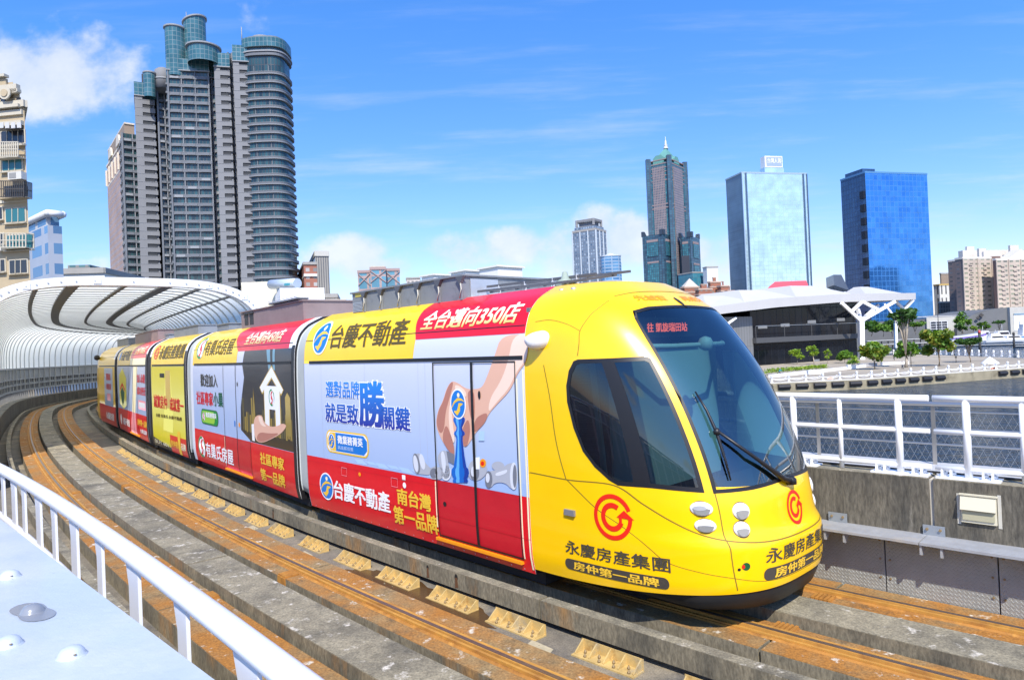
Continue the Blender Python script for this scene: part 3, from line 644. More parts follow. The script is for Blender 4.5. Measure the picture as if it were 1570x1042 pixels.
def rrect(x0, x1, y0, y1, r, n=6):
    P_ = []
    for cx, cy, a in ((x1-r, y0+r, -PI/2), (x1-r, y1-r, 0), (x0+r, y1-r, PI/2), (x0+r, y0+r, PI)): P_ += [(cx+r*math.cos(a+PI/2*i/n), cy+r*math.sin(a+PI/2*i/n)) for i in range(n+1)]
    return P_
def mapuv(polys, cu, cz, ru, rz): return [[(cu+x*ru, cz+y*rz) for x, y in p] for p in polys]
INK = dict(
    yellow=mat('print_yellow', S(255, 208, 0), .32, coat=.35, noise=(2.2, .05)), red=mat('print_red', S(222, 16, 34), .34, coat=.3, noise=(2.2, .09)), red2=mat('print_red_door', S(196, 26, 42), .38, coat=.2, noise=(2.5, .1)),
    white=mat('print_white', S(246, 246, 248), .35, coat=.2), grey=mat('print_dark_grey', S(70, 66, 60), .45), black=mat('print_black', S(24, 24, 28), .35, coat=.2), brown=mat('print_brown', S(92, 76, 22), .5),
    blue=mat('print_blue', S(16, 120, 206), .35, coat=.2), navy=mat('print_navy', S(26, 60, 150), .4), sky=mat('print_light_blue', S(176, 205, 238), .4), gold=mat('print_gold', S(240, 196, 60), .4), orange=mat('print_orange', S(246, 160, 20), .4),
    green=mat('print_green', S(20, 140, 60), .4), dkgreen=mat('print_dark_green', S(18, 92, 62), .4), lime=mat('print_lime', S(150, 200, 60), .4), skin=mat('print_skin', S(226, 178, 152), .45), skin2=mat('print_skin_shade', S(182, 122, 104), .45), skin3=mat('print_skin_light', S(244, 214, 192), .45),
    g1=mat('print_piece_grey', S(176, 180, 188), .4), g2=mat('print_piece_dark', S(118, 122, 132), .4), g3=mat('print_piece_light', S(216, 220, 226), .4), ringred=mat('print_logo_red', S(226, 40, 20), .4), pink=mat('print_pink', S(236, 150, 160), .4), lemon=mat('print_lemon', S(240, 226, 60), .35, coat=.2), ecru=mat('print_cream', S(250, 240, 200), .4))
PANEL = grad_mat('print_ice_panel', [(0, S(166, 190, 226)), (.45, S(186, 200, 226)), (1, S(212, 214, 226))], 1.05, 2.9)
GOLDTX = grad_mat('print_gold_letters', [(0, S(214, 170, 40)), (.5, S(250, 240, 190)), (1, S(255, 255, 245))], 3.02, 3.28)
BLUETX = grad_mat('print_blue_letters', [(0, S(36, 40, 150)), (1, S(20, 140, 232))], 1.66, 2.36)
NIGHT = grad_mat('print_night', [(0, S(62, 52, 30)), (.3, S(50, 48, 44)), (1, S(40, 40, 46))], 1.0, 2.9)
LEMONG = grad_mat('print_lemon_panel', [(0, S(226, 214, 30)), (.5, S(248, 240, 130)), (1, S(226, 208, 20))], .5, 2.6)
def two_sided(name, rgb, inner, rough, coat, noise=None):
    m = mat(name, rgb, rough, coat=coat, noise=noise); nt = m.node_tree; N = nt.nodes; L = nt.links; b = N['Principled BSDF']
    geo = N.new('ShaderNodeNewGeometry'); mx = N.new('ShaderNodeMix'); mx.data_type = 'RGBA'; L.new(geo.outputs['Backfacing'], mx.inputs[0]); mx.inputs[6].default_value = (*rgb, 1); mx.inputs[7].default_value = (*inner, 1)
    if b.inputs['Base Color'].links: L.new(b.inputs['Base Color'].links[0].from_socket, mx.inputs[6])
    L.new(mx.outputs[2], b.inputs['Base Color']); return m
YELLOW = two_sided('yellow_gloss_film', S(255, 202, 0), (.05, .055, .06), .3, .55, (1.6, .05))
DARKU = mat('underframe_black', (.018, .018, .02), .6, noise=(4, .2)); GAP = mat('black_rubber', (.012, .012, .014), .45)
ROOFG = mat('roof_box_grey', (.20, .215, .23), .55, noise=(3, .1), second=((.13, .14, .15), 4, .55, .72)); ROOFP = mat('roof_box_mauve', (.24, .18, .17), .6, noise=(3, .12))
BELL = mat('bellows_grey', (.46, .50, .50), .55, noise=(2, .08)); ALU = mat('dull_aluminium', (.55, .56, .58), .4, .5)
tram = thing('tram', 'five car yellow and red tram covered in lettered advertising film', 'tram', tuple(NO))
def body_ring(k, u, zs_):
    B, f, L = SEC[k]; r = sideways(f); c = B-r*1.27+f*u
    pr = [(WZ(z), z) for z in zs_]; pts = [c+r*w+Vector((0, 0, z)) for w, z in pr]
    top = [c+r*(.75*q)+Vector((0, 0, 3.45+.05*(1-q*q))) for q in (.66, .33, 0, -.33, -.66)]
    return pts+top+[c-r*w+Vector((0, 0, z)) for w, z in reversed(pr)]
ZB = [.2, .3, .4, .5, .6, .7, .8, 1.0, 1.2, 1.5, 2.0, 2.4]+[2.64+.06*i for i in range(14)]; ZB = [z for z in ZB if z < 3.45]+[3.45]
BODYW = mat('body_white', S(232, 234, 238), .35, coat=.3)
car = []
for k in range(5):
    L = SEC[k][2]; mb = MB(); V = mb.grid([body_ring(k, 0, ZB), body_ring(k, L*.5, ZB), body_ring(k, L, ZB)], BODYW, True, True); mb.cap(V[0], GAP); mb.cap(V[-1], GAP)
    o = mb.build('car_body', parent=tram); o['label'] = ['front car wrapped in white, red and yellow with a chess picture', 'second car with a white house on a dark night picture', 'short yellow middle car with a large figure one', 'fourth car with yellow and white film', 'last car, yellow with a pale lettered panel'][k]
    car.append(o)
    B, f, _ = SEC[k]; r = sideways(f); mb = MB(); c = B-r*1.27
    mb.obox(c-r*1.12+Vector((0, 0, .04)), f*L, r*2.24, Vector((0, 0, .2)), DARKU); mb.build('underframe', parent=o)
def zone(k, polys, m, off=.003, mb=None):
    film(mb, lambda u, z, d: PSIDE(k, u, z, d), polys, m, off, (), CV)
def rect(u0, u1, z0, z1): return [(u0, z0), (u1, z0), (u1, z1), (u0, z1)]
def seams_(k, lst, off=.008, m=GAP):
    mb = MB()
    for u0, u1, z0, z1 in lst: film(mb, lambda u, z, d: PSIDE(k, u, z, d), [rect(u0, u1, z0, z1)], m, off, (), CV)
    return mb
def gutter(k, u0, u1):
    mb = MB(); B, f, L = SEC[k]; r = sideways(f)
    p = PSIDE(k, u0, 2.615, .0); mb.obox(p, f*(u1-u0), r*.016, Vector((0, 0, .045)), GAP); mb.build('gutter', parent=car[k])
    mb = seams_(k, [(u0-.2, u1, 2.992, 3.003)]); mb.build('roof_joint', parent=car[k], recalc=False)
SL = lambda k: (lambda u, z, d: PSIDE(k, u, z, d))
def emblem(kind, fn, cu, cz, ru, rz, parent, off=.012, cuts=()):
    mb = MB(); P_ = lambda polys: mapuv(polys, cu, cz, ru, rz)
    if kind == 'blue':
        film(mb, fn, P_([ell(0, 0, 1, 1, 40)]), INK['white'], off, cuts, CV); film(mb, fn, P_([ell(0, 0, .88, .9, 40)]), INK['blue'], off+.002, cuts, CV)
        film(mb, fn, P_(band([(-.85, -.32), (-.45, .1), (0, .3), (.45, .3), (.85, .18)], [.02, .07, .1, .07, .02])), INK['gold'], off+.004, cuts, CV)
        film(mb, fn, P_(band([(-.5, -.5), (-.15, -.62), (.12, -.35), (.2, -.05), (.62, .02)], [.04, .16, .17, .14, .03])), INK['gold'], off+.004, cuts, CV)
        film(mb, fn, P_([ell(.1, .58, .16, .15, 20)]), INK['ecru'], off+.004, cuts, CV)
    elif kind == 'nest':
        film(mb, fn, P_([ell(0, 0, 1, 1, 40)]), INK['white'], off, cuts, CV)
        film(mb, fn, P_(band(ell(0, 0, .86, .88, 26, PI*.42, PI*1.62), .1)), INK['green'], off+.002, cuts, CV)
        film(mb, fn, P_(band([(.75, -.55), (.95, 0), (.8, .5), (.45, .78)], [.02, .08, .1, .03])), INK['green'], off+.002, cuts, CV)
        film(mb, fn, P_(band([(-.35, -.75), (.1, -.6), (.3, -.25), (.05, .05), (-.15, .35), (.15, .62), (.4, .68)], [.06, .15, .17, .15, .15, .13, .05])), INK['red'], off+.002, cuts, CV)
        film(mb, fn, P_([ell(-.05, .05, .16, .3, 16)]), INK['ringred'], off+.003, cuts, CV)
    elif kind == 'ring':
        film(mb, fn, P_(band(ell(0, 0, .92, .92, 44, PI*.12, PI*2.0), .1)), INK['ringred'], off, cuts, CV)
        film(mb, fn, P_(band(ell(0, 0, .5, .52, 36, PI*.3, PI*1.88), .115)), INK['ringred'], off, cuts, CV)
        film(mb, fn, P_([[(.34, .02), (.50, .02), (.50, -.34), (.38, -.34)], [(.78, -.02), (1.0, -.05), (1.02, .05), (.78, .05)], [(.22, .02), (1.12, -.02), (.62, .36)]]), INK['ringred'], off+.001, cuts, CV)
    return mb.build('logo', parent=parent, recalc=False)

# ------------------------------------------------ front car film
k = 0; c0 = car[0]; mb = MB(); L0 = SEC[0][2]
zone(0, [rect(.02, L0, 1.07, 2.93)], PANEL, .003, mb); zone(0, [rect(.02, L0, .2, 1.07)], INK['red'], .003, mb)
zone(0, [[(.02, 2.62), (3.24, 2.62), (3.29, 2.9), (3.12, 3.40), (3.10, 3.45), (.02, 3.45)]], INK['yellow'], .006, mb); zone(0, [[(3.29, 2.91), (L0, 2.91), (L0, 3.45), (3.10, 3.45), (3.12, 3.40)]], INK['red'], .006, mb)
zone(0, [rect(3.72, 5.27, .36, 1.07)], INK['red2'], .006, mb)
for i in range(7): zone(0, [[(1.7+i*.3, 1.09+.02*(i % 2)), (1.98+i*.3, 1.09+.02*(i % 2)), (1.85+i*.3, 1.15), (1.6+i*.3, 1.15)]], INK['sky'], .005, mb)
zone(0, [[(2.3, 1.072), (L0, 1.072), (L0, 1.22), (4.6, 1.16)]], mat('print_board_blue', S(160, 186, 226), .4), .0045, mb)
mb.build('livery_film', parent=c0, recalc=False)
gutter(0, .22, L0-.02)
c4 = lambda pts: [uz(0, 440+x/2.264, 420+y/2.264) for x, y in pts]
art = MB()
def chaikin(P_, n=2):
    for _ in range(n): P_ = [q for a, b in zip(P_, P_[1:]+P_[:1]) for q in ((a[0]*.75+b[0]*.25, a[1]*.75+b[1]*.25), (a[0]*.25+b[0]*.75, a[1]*.25+b[1]*.75))]
    return P_
def A(pts, m, lay=0): film(art, SL(0), [c4(chaikin(pts) if len(pts) > 4 and len(pts) < 30 else pts)], INK[m] if isinstance(m, str) else m, .009+.0012*lay, (), CV)
A([(738, 212), (834, 209), (834, 300), (800, 345), (778, 402), (730, 452), (700, 487), (690, 516), (655, 551), (640, 578), (622, 602), (610, 590), (598, 560), (575, 560), (576, 600), (582, 636), (556, 604), (532, 562), (518, 522), (525, 474), (543, 440), (555, 396), (571, 371), (590, 374), (625, 399), (655, 399), (680, 393), (700, 342), (720, 282)], 'skin')
A([(780, 212), (832, 210), (832, 296), (796, 340), (772, 398), (728, 446), (700, 484), (706, 430), (745, 370), (768, 300)], 'skin3', 1)
A([(545, 440), (556, 400), (571, 374), (580, 376), (566, 430), (552, 480), (548, 540), (534, 556), (520, 520), (527, 474)], 'skin2', 1)
A([(556, 604), (540, 570), (552, 520), (566, 540), (584, 600), (582, 634)], 'skin2', 2); A([(563, 470), (572, 440), (578, 520), (586, 575), (578, 590), (566, 545)], 'skin3', 2)
A([(612, 588), (604, 560), (618, 520), (632, 500), (640, 540), (630, 590), (622, 600)], 'skin2', 2); A([(650, 545), (655, 500), (690, 480), (700, 488), (690, 514), (660, 546)], 'skin2', 2)
A([(640, 500), (632, 450), (628, 405), (650, 402), (655, 450), (652, 520)], 'skin2', 2); A([(586, 380), (622, 402), (626, 430), (600, 410), (584, 400)], 'skin3', 2)
def turned(prof, m, lay, cx=lambda y: 600+.02*(y-495), lo=-1, hi=1): A([(cx(y)+hi*w, y) for y, w in prof]+[(cx(y)+lo*w, y) for y, w in reversed(prof)], m, lay)
KG = [(495, 15), (500, 20), (508, 20), (520, 15), (530, 10), (540, 11), (548, 18), (556, 19), (562, 12), (575, 11), (600, 13), (630, 16), (655, 20), (668, 22), (676, 29), (690, 31), (700, 28), (708, 23), (716, 27), (723, 24)]
turned(KG, mat('print_king_blue', S(22, 104, 196), .3, coat=.3), 3); turned(KG, mat('print_king_light', S(96, 176, 240), .3, coat=.3), 4, lo=-.55, hi=-.1); turned(KG, INK['navy'], 4, lo=.5, hi=.95)
def piece(pts, m='g1', lay=2): A(pts, m, lay)
piece([(470+x, 655+y) for x, y in [(-28, -20), (-16, -36), (0, -30), (8, -8), (22, 10), (34, 18), (30, 42), (8, 40), (-6, 38), (-22, 38), (-30, 12)]]); A(ell(452, 657, 12, 36, 24, rot=-.15), 'g2', 3); A(ell(450, 657, 8, 30, 24, rot=-.15), 'g3', 4); A(ell(472, 650, 9, 28, 20, rot=-.2), 'g3', 3)
piece([(500, 672), (520, 664), (520, 712), (503, 710)]); A(ell(512, 690, 13, 18, 20), 'g2', 3); A(ell(530, 690, 16, 22, 20), 'g1', 3); A(ell(555, 690, 18, 26, 20), 'g3', 3); A([(524, 636), (536, 612), (556, 610), (560, 640), (572, 700), (548, 715), (534, 670)], 'g1', 3); A([(556, 612), (584, 625), (582, 660), (562, 650)], 'g2', 3); A([(536, 616), (548, 612), (556, 660), (548, 700), (540, 660)], 'g3', 4)
A([(630, 665), (650, 640), (692, 650), (700, 690), (664, 720), (632, 708)], 'g1', 2); A(ell(654, 690, 16, 26, 20), 'g2', 3); A(ell(650, 684, 9, 18, 20), 'g3', 4)
A([(690, 688), (718, 680), (748, 676), (768, 656), (800, 652), (802, 744), (784, 748), (760, 722), (724, 722), (710, 742), (690, 735)], 'g1', 3); A(ell(703, 712, 13, 30, 20), 'g2', 4); A(ell(700, 706, 7, 17, 16), 'g3', 5); A(ell(790, 700, 13, 48, 24), 'g3', 4); A(ell(794, 700, 7, 40, 24), 'g2', 5); A([(724, 690), (756, 680), (768, 676), (766, 690), (730, 702)], 'g3', 4); A(ell(735, 665, 22, 16, 20), 'g1', 2)
A([(655, 636), (672, 634), (672, 676), (656, 676)], 'white', 5); A(ell(683, 655, 11, 15, 20), 'orange', 5); A(ell(682, 656, 6, 8, 16), 'ringred', 6)
A([(668, 545), (688, 545), (688, 578), (668, 578)], 'sky', 3)
art.build('advert_picture', parent=c0, recalc=False)
cc_ = c4([(597, 450)])[0]; emblem('blue', SL(0), cc_[0], cc_[1], .155, .19, c0, .016)
mb = seams_(0, [(3.70, 3.725, .36, 2.60), (4.475, 4.525, .36, 2.60), (5.27, 5.285, .36, 2.60), (3.70, 5.285, .34, .365), (3.70, 5.285, 2.585, 2.6)], .0165); d_ = mb.build('door', GAP, c0, recalc=False); d_['label'] = 'double sliding door under the chess picture'
mb = MB(); SEAM = mat('film_seam', S(176, 184, 202), .5)
film(mb, SL(0), [rect(u, u+.006, 1.08, 2.6) for u in (.62, 1.98, 3.36, 3.52)], SEAM, .0072); film(mb, SL(0), [rect(.04, 3.68, .985, .989)], INK['red2'], .0125)
for i in range(24): film(mb, SL(0), [ell(.2+.22*i, .235, .008, .008, 8)], SEAM, .0125, (), ())
mb.build('film_seams', parent=c0, recalc=False)
mb = MB(); B, f, _ = SEC[0]; mb.obox(PSIDE(0, 3.64, .285, 0), f*1.62, sideways(f)*.05, Vector((0, 0, .035)), mat('orange_step_edge', S(240, 150, 20), .5)); mb.build('door_step', parent=c0)
mb = MB(); film(mb, SL(0), [rect(3.665, 3.685, .45, 1.05), rect(L0-.03, L0-.005, .25, 2.5), rect(5.29, 5.31, .36, 2.4)], INK['ecru'], .012); film(mb, SL(0), [ell(4.64, 2.2, .025, .05)], GAP, .016)
for u, z in ((1.75, .93), (3.86, .78)): film(mb, SL(0), [ell(u, z, .035, .03)], INK['orange'] if u < 2 else GAP, .012)
film(mb, SL(0), [rect(2.9, 2.98, .98, 1.05), ell(2.95, .91, .04, .04)], INK['white'], .012)
for u in (1.2, 2.62):
    for q in band([(u, .98), (u+.16, .98), (u+.16, .86), (u, .86), (u, .98)], .004): film(mb, SL(0), [q], INK['pink'], .012)
film(mb, SL(0), [rect(.02, L0, .595, .6), rect(.78, .785, .2, .6), rect(3.3, 3.305, .2, .6)], INK['red2'], .0125); mb.build('hatches', parent=c0, recalc=False)
emblem('blue', SL(0), .55, 3.03, .26, .27, c0); lettering('台慶不動產', SL(0), (.90, 3.05, 2.85, 3.215), INK['brown'], c0, .024, cv=CV)
lettering('全台邁向350店', SL(0), (3.36, 5.27, 3.035, 3.275), GOLDTX, c0, .035, .18, cv=CV)
wh = (INK['white'], .018, .015)
lettering('選對品牌', SL(0), (.79, 1.83, 2.08, 2.33), BLUETX, c0, .028, outline=wh); lettering('就是致', SL(0), (.75, 1.78, 1.68, 1.98), BLUETX, c0, .03, outline=wh); lettering('勝', SL(0), (1.83, 2.5, 1.68, 2.33), BLUETX, c0, .04, outline=wh); lettering('關鍵', SL(0), (2.45, 3.14, 1.67, 1.99), BLUETX, c0, .03, outline=wh)
mb = MB(); film(mb, SL(0), [rrect(.74, 2.04, 1.19, 1.55, .13)], INK['gold'], .009); film(mb, SL(0), [rrect(.77, 2.01, 1.215, 1.525, .11)], INK['white'], .0105); film(mb, SL(0), [[(1.05, 1.225), (1.9, 1.225), (2.0, 1.3), (2.0, 1.44), (1.9, 1.515), (1.05, 1.515)]], INK['blue'], .012); film(mb, SL(0), [[(1.05, 1.225), (1.05, 1.515), (.88, 1.515), (.78, 1.42), (.78, 1.32), (.88, 1.225)]], INK['gold'], .012); mb.build('badge', parent=c0, recalc=False)
emblem('blue', SL(0), .92, 1.37, .10, .12, c0, .014); lettering('徵業務菁英', SL(0), (1.12, 1.88, 1.35, 1.48), INK['white'], c0, .03, off=.015); lettering('高底薪佳獎', SL(0), (1.12, 1.6, 1.26, 1.32), INK['sky'], c0, .01, off=.015)
emblem('blue', SL(0), .68, .62, .23, .22, c0); lettering('台慶不動產', SL(0), (.93, 2.55, .46, .75), INK['white'], c0, .036); lettering('南台灣', SL(0), (2.76, 3.55, .63, .85), INK['gold'], c0, .036); lettering('第一品牌', SL(0), (2.64, 3.68, .345, .59), INK['gold'], c0, .036)
# ------------------------------------------------ second car film
k = 1; c1 = car[1]; L1 = SEC[1][2]; mb = MB()
zone(1, [rect(.25, L1-.05, 1.02, 2.93)], PANEL, .003, mb); zone(1, [rect(.25, L1-.05, .2, 1.02)], INK['red'], .003, mb); zone(1, [rect(.02, .25, .2, 3.45)], BODYW, .003, mb)
zone(1, [[(.25, 2.62), (3.79, 2.62), (3.85, 2.9), (3.3, 3.3), (3.2, 3.45), (.25, 3.45)]], INK['yellow'], .006, mb); zone(1, [[(3.85, 2.9), (L1-.3, 2.9), (L1-.3, 3.45), (3.2, 3.45), (3.3, 3.3)]], INK['red'], .006, mb); zone(1, [rect(L1-.3, L1, 3.0, 3.45)], INK['white'], .006, mb)
zone(1, [[(4.18, 2.62), (4.3, 2.35), (4.02, 1.71), (3.99, 1.23), (4.63, 1.03), (L1-.02, 1.03), (L1-.02, 2.62)], [(4.2, 2.62), (4.3, 2.9), (L1-.02, 2.9), (L1-.02, 2.62)]], NIGHT, .006, mb)
zone(1, [rect(L1-.14, L1, .2, 2.95)], GAP, .009, mb); zone(1, [rect(2.75, 4.5, .3, 1.02)], INK['red2'], .005, mb)
mb.build('livery_film', parent=c1, recalc=False); gutter(1, .4, L1-.15)
art = MB(); rnd = random.Random(2)
TOWN = mat('print_town_lights', S(150, 128, 60), .5); TOWN2 = mat('print_town_dim', S(96, 88, 56), .5)
for i in range(26):
    u = 4.15+i*.11; h = .12+.22*rnd.random()*(1 if i % 5 else 1.9); z0 = 1.35+.05*rnd.random()
    film(art, SL(1), [rect(u, u+.085, z0-.15, z0+h)], TOWN if rnd.random() > .5 else TOWN2, .008+.0004*(i % 3))
film(art, SL(1), [[(6.6, 1.3), (6.85, 1.3), (6.85, 2.0), (6.72, 2.1), (6.6, 2.0)]], TOWN, .0095); film(art, SL(1), [[(4.75, 1.3), (4.98, 1.3), (4.92, 1.8), (4.87, 2.15), (4.82, 1.8)]], TOWN, .0095)
GLOW = mat('print_glow', S(206, 176, 96), .5)
HS = lambda e: [[(5.28-e, 2.16), (5.94, 2.56+e), (6.52+e, 2.14), (6.42, 2.06-e), (5.94, 2.37-e), (5.40, 2.06-e)], [(5.52-e, 2.2), (6.34+e, 2.2), (6.32+e, 1.40-e), (6.10-e, 1.40-e), (6.10-e, 1.75), (5.76+e, 1.75), (5.74+e, 1.42-e), (5.52-e, 1.42-e)]]
film(art, SL(1), HS(.035), GLOW, .0105); film(art, SL(1), HS(0), INK['white'], .012)
c3 = lambda pts: [uz(1, 150+x/3.473, 480+y/3.473) for x, y in (chaikin(pts) if len(pts) > 4 else pts)]
film(art, SL(1), [c3([(835, 560), (855, 540), (880, 545), (885, 575), (920, 605), (960, 600), (985, 585), (1005, 592), (1006, 606), (980, 640), (930, 668), (880, 690), (845, 680), (832, 620)])], INK['skin'], .013)
film(art, SL(1), [c3([(860, 630), (920, 640), (975, 636), (930, 664), (880, 686), (846, 676)])], INK['skin2'], .0142); film(art, SL(1), [c3([(855, 545), (878, 550), (882, 580), (905, 606), (870, 596)])], INK['skin3'], .0142); film(art, SL(1), [c3([(822, 590), (834, 588), (840, 680), (826, 676)])], INK['white'], .0142)
film(art, SL(1), [[(5.62, 2.9), (6.08, 2.9), (6.12, 2.5), (5.78, 2.5)]], mat('print_tie', S(120, 160, 176), .4), .008); film(art, SL(1), [[(5.82, 2.9), (5.96, 2.9), (6.0, 2.55), (5.9, 2.55)]], INK['black'], .0092)
art.build('advert_picture', parent=c1, recalc=False); emblem('nest', SL(1), 5.92, 1.98, .15, .165, c1, .0145)
mb = seams_(1, [(2.82, 2.84, .3, 2.6), (3.70, 3.73, .3, 2.6), (4.55, 4.57, .3, 1.05)], .0085); d_ = mb.build('door', GAP, c1, recalc=False); d_['label'] = 'double sliding door beside the night picture'
mb = MB(); B, f, _ = SEC[1]; mb.obox(PSIDE(1, 2.75, .25, 0), f*1.75, sideways(f)*.05, Vector((0, 0, .035)), MATS['orange_step_edge']); mb.build('door_step', parent=c1)
mb = MB(); film(mb, SL(1), [rect(2.80, 2.82, .35, 1.0)], INK['ecru'], .012); film(mb, SL(1), [ell(3.85, 2.2, .03, .05)], GAP, .012); film(mb, SL(1), [ell(3.9, 1.33, .05, .05)], INK['orange'], .012); film(mb, SL(1), [rect(3.55, 3.62, 1.28, 1.4)], INK['blue'], .012); mb.build('hatches', parent=c1, recalc=False)
emblem('nest', SL(1), .85, 3.03, .33, .26, c1); lettering('有巢氏房屋', SL(1), (1.25, 3.45, 2.85, 3.20), INK['brown'], c1, .02, cv=CV); lettering('全台邁向450店', SL(1), (4.15, 6.3, 3.03, 3.27), GOLDTX, c1, .035, .18, cv=CV)
lettering('歡迎加入', SL(1), (.98, 2.4, 2.10, 2.40), INK['grey'], c1, .022); lettering('社區專家', SL(1), (.56, 2.0, 1.65, 1.97), INK['red'], c1, .03); lettering('小巢', SL(1), (2.04, 2.78, 1.66, 1.98), INK['dkgreen'], c1, .03)
mb = MB(); film(mb, SL(1), [rrect(.92, 2.36, 1.18, 1.55, .16)], INK['grey'], .009); film(mb, SL(1), [rrect(.94, 2.34, 1.195, 1.535, .15)], INK['green'], .0105); film(mb, SL(1), [rrect(.98, 2.1, 1.225, 1.505, .13)], INK['lime'], .012); mb.build('badge', parent=c1, recalc=False)
emblem('nest', SL(1), 1.16, 1.37, .13, .11, c1, .0135); lettering('徵業務菁英', SL(1), (1.36, 2.24, 1.36, 1.48), INK['white'], c1, .03, off=.0145)
emblem('nest', SL(1), .88, .60, .31, .26, c1); lettering('有巢氏房屋', SL(1), (1.23, 3.36, .40, .74), INK['white'], c1, .03); lettering('社區專家', SL(1), (5.14, 6.42, .64, .87), INK['gold'], c1, .034); lettering('第一品牌', SL(1), (5.10, 6.40, .31, .55), INK['gold'], c1, .034)
# ------------------------------------------------ middle car film
c2 = car[2]; L2 = SEC[2][2]; mb = MB()
zone(2, [rect(.25, L2-.2, .2, 2.62)], LEMONG, .003, mb); zone(2, [rect(.25, L2-.2, 2.62, 3.45)], INK['yellow'], .003, mb); zone(2, [rect(L2-.2, L2, 3.0, 3.45), rect(.02, .25, 2.9, 3.45)], INK['white'], .006, mb)
zone(2, [rect(2.5, L2-.2, .2, .68)], INK['red'], .006, mb); zone(2, [[(.28, .2), (2.5, .2), (2.5, .3), (.28, .46)]], INK['black'], .006, mb); zone(2, [rect(L2-.2, L2, .2, 3.0), rect(.02, .2, .2, 2.9)], GAP, .006, mb)
zone(2, [[(1.7, .75), (2.9, .75), (3.0, 1.4), (2.8, 2.45), (2.2, 2.45), (1.9, 1.4)]], mat('print_lemon_glow', S(246, 240, 120), .4), .0045, mb); zone(2, [rect(1.46, 2.06, 2.28, 2.4)], INK['black'], .007, mb)
mb.build('livery_film', parent=c2, recalc=False); gutter(2, .4, L2-.2)
emblem('ring', SL(2), .86, 3.02, .3, .2, c2); lettering('永慶房產集團', SL(2), (1.3, 4.2, 2.81, 3.2), INK['brown'], c2, .026, cv=CV); lettering('1', SL(2), (2.2, 2.75, 1.45, 2.46), GLOW, c2, .04, off=.008); lettering('誠實房仲', SL(2), (.56, 2.34, 1.38, 1.76), INK['red'], c2, .028); lettering('成就第一', SL(2), (2.66, 4.22, 1.37, 1.73), INK['red'], c2, .028)
lettering('台慶 有巢氏 永慶不動產', SL(2), (.8, 4.0, 1.10, 1.2), INK['brown'], c2, .02, dv=.05); lettering('房仲第', SL(2), (2.6, 3.4, .36, .55), INK['gold'], c2, .03); lettering('品牌', SL(2), (3.75, 4.25, .36, .55), INK['ecru'], c2, .03); lettering('1', SL(2), (3.45, 3.7, .22, .82), INK['gold'], c2, .04); lettering('BUY 601', SL(2), (.45, 2.2, .29, .4), INK['ecru'], c2, .01)
# ------------------------------------------------ fourth and last cars
c3_ = car[3]; L3 = SEC[3][2]; mb = MB()
zone(3, [rect(.25, L3-.2, 1.03, 2.62)], PANEL, .003, mb); zone(3, [rect(.25, L3-.2, .2, 1.03)], INK['red'], .003, mb); zone(3, [rect(.25, 3.4, 2.62, 3.45)], INK['yellow'], .003, mb); zone(3, [rect(3.4, L3-.2, 2.88, 3.45)], INK['red'], .003, mb); zone(3, [rect(3.4, L3-.2, 2.62, 2.88)], INK['ecru'], .003, mb); zone(3, [rect(L3-.2, L3, 3.0, 3.45)], INK['white'], .006, mb); zone(3, [rect(L3-.18, L3, .2, 3.0), rect(.02, .2, .2, 2.9)], GAP, .006, mb)
zone(3, [[(.7, 1.2), (1.7, 1.03), (2.4, 1.2), (2.5, 2.2), (1.6, 2.55), (.75, 2.3)]], INK['lemon'], .0055, mb); zone(3, [[(3.4, .4), (4.0, .3), (5.0, 2.62), (4.2, 2.62)]], INK['ecru'], .0055, mb); zone(3, [[(3.1, .3), (4.4, .3), (4.4, 1.03), (3.6, 1.03)]], INK['pink'], .006, mb); zone(3, [[(.9, 1.8), (1.5, 2.02), (2.1, 1.8), (2.1, 1.68), (1.5, 1.9), (.9, 1.68)]], INK['ringred'], .007, mb); zone(3, [[(1.0, 1.66), (1.5, 1.84), (2.0, 1.66), (1.75, 1.3), (1.5, 1.15), (1.25, 1.3)]], INK['dkgreen'], .007, mb)
zone(3, [rrect(5.0, 6.4, 1.2, 1.5, .08)], INK['pink'], .006, mb); zone(3, [rrect(5.1, 6.3, 1.27, 1.44, .06)], INK['white'], .007, mb)
mb.build('livery_film', parent=c3_, recalc=False); gutter(3, .4, L3-.2)
mb = seams_(3, [(3.0, 3.03, .3, 2.6), (3.92, 3.96, .3, 2.6), (4.8, 4.83, .3, 2.6)], .0085); mb.build('door', GAP, c3_, recalc=False)
mb = MB(); B, f, _ = SEC[3]; mb.obox(PSIDE(3, 3.0, .25, 0), f*1.8, sideways(f)*.05, Vector((0, 0, .04)), MATS['orange_step_edge']); mb.build('door_step', parent=c3_)
lettering('加入永慶', SL(3), (4.95, 6.42, 2.08, 2.36), INK['red'], c3_, .03); lettering('成功更近', SL(3), (4.9, 6.45, 1.68, 1.94), INK['red'], c3_, .03); lettering('永慶不動產', SL(3), (1.35, 3.0, .45, .72), INK['white'], c3_, .03); lettering('房仲第一品牌', SL(3), (4.75, 6.5, .66, .86), INK['gold'], c3_, .036); lettering('台灣品牌', SL(3), (5.2, 6.4, .42, .56), INK['white'], c3_, .03); lettering('永慶不動產', SL(3), (1.2, 3.2, 2.82, 3.18), INK['grey'], c3_, .02, cv=CV); lettering('全台700店', SL(3), (4.0, 6.1, 3.02, 3.26), GOLDTX, c3_, .03, .18, cv=CV)
film_ = MB(); film(film_, SL(3), [ell(.95, .62, .22, .2)], INK['white'], .011); film(film_, SL(3), [ell(.85, 3.0, .2, .17)], INK['blue'], .011, (), CV); film_.build('logo', parent=c3_, recalc=False)
c4_ = car[4]; L4 = SEC[4][2]; mb = MB()
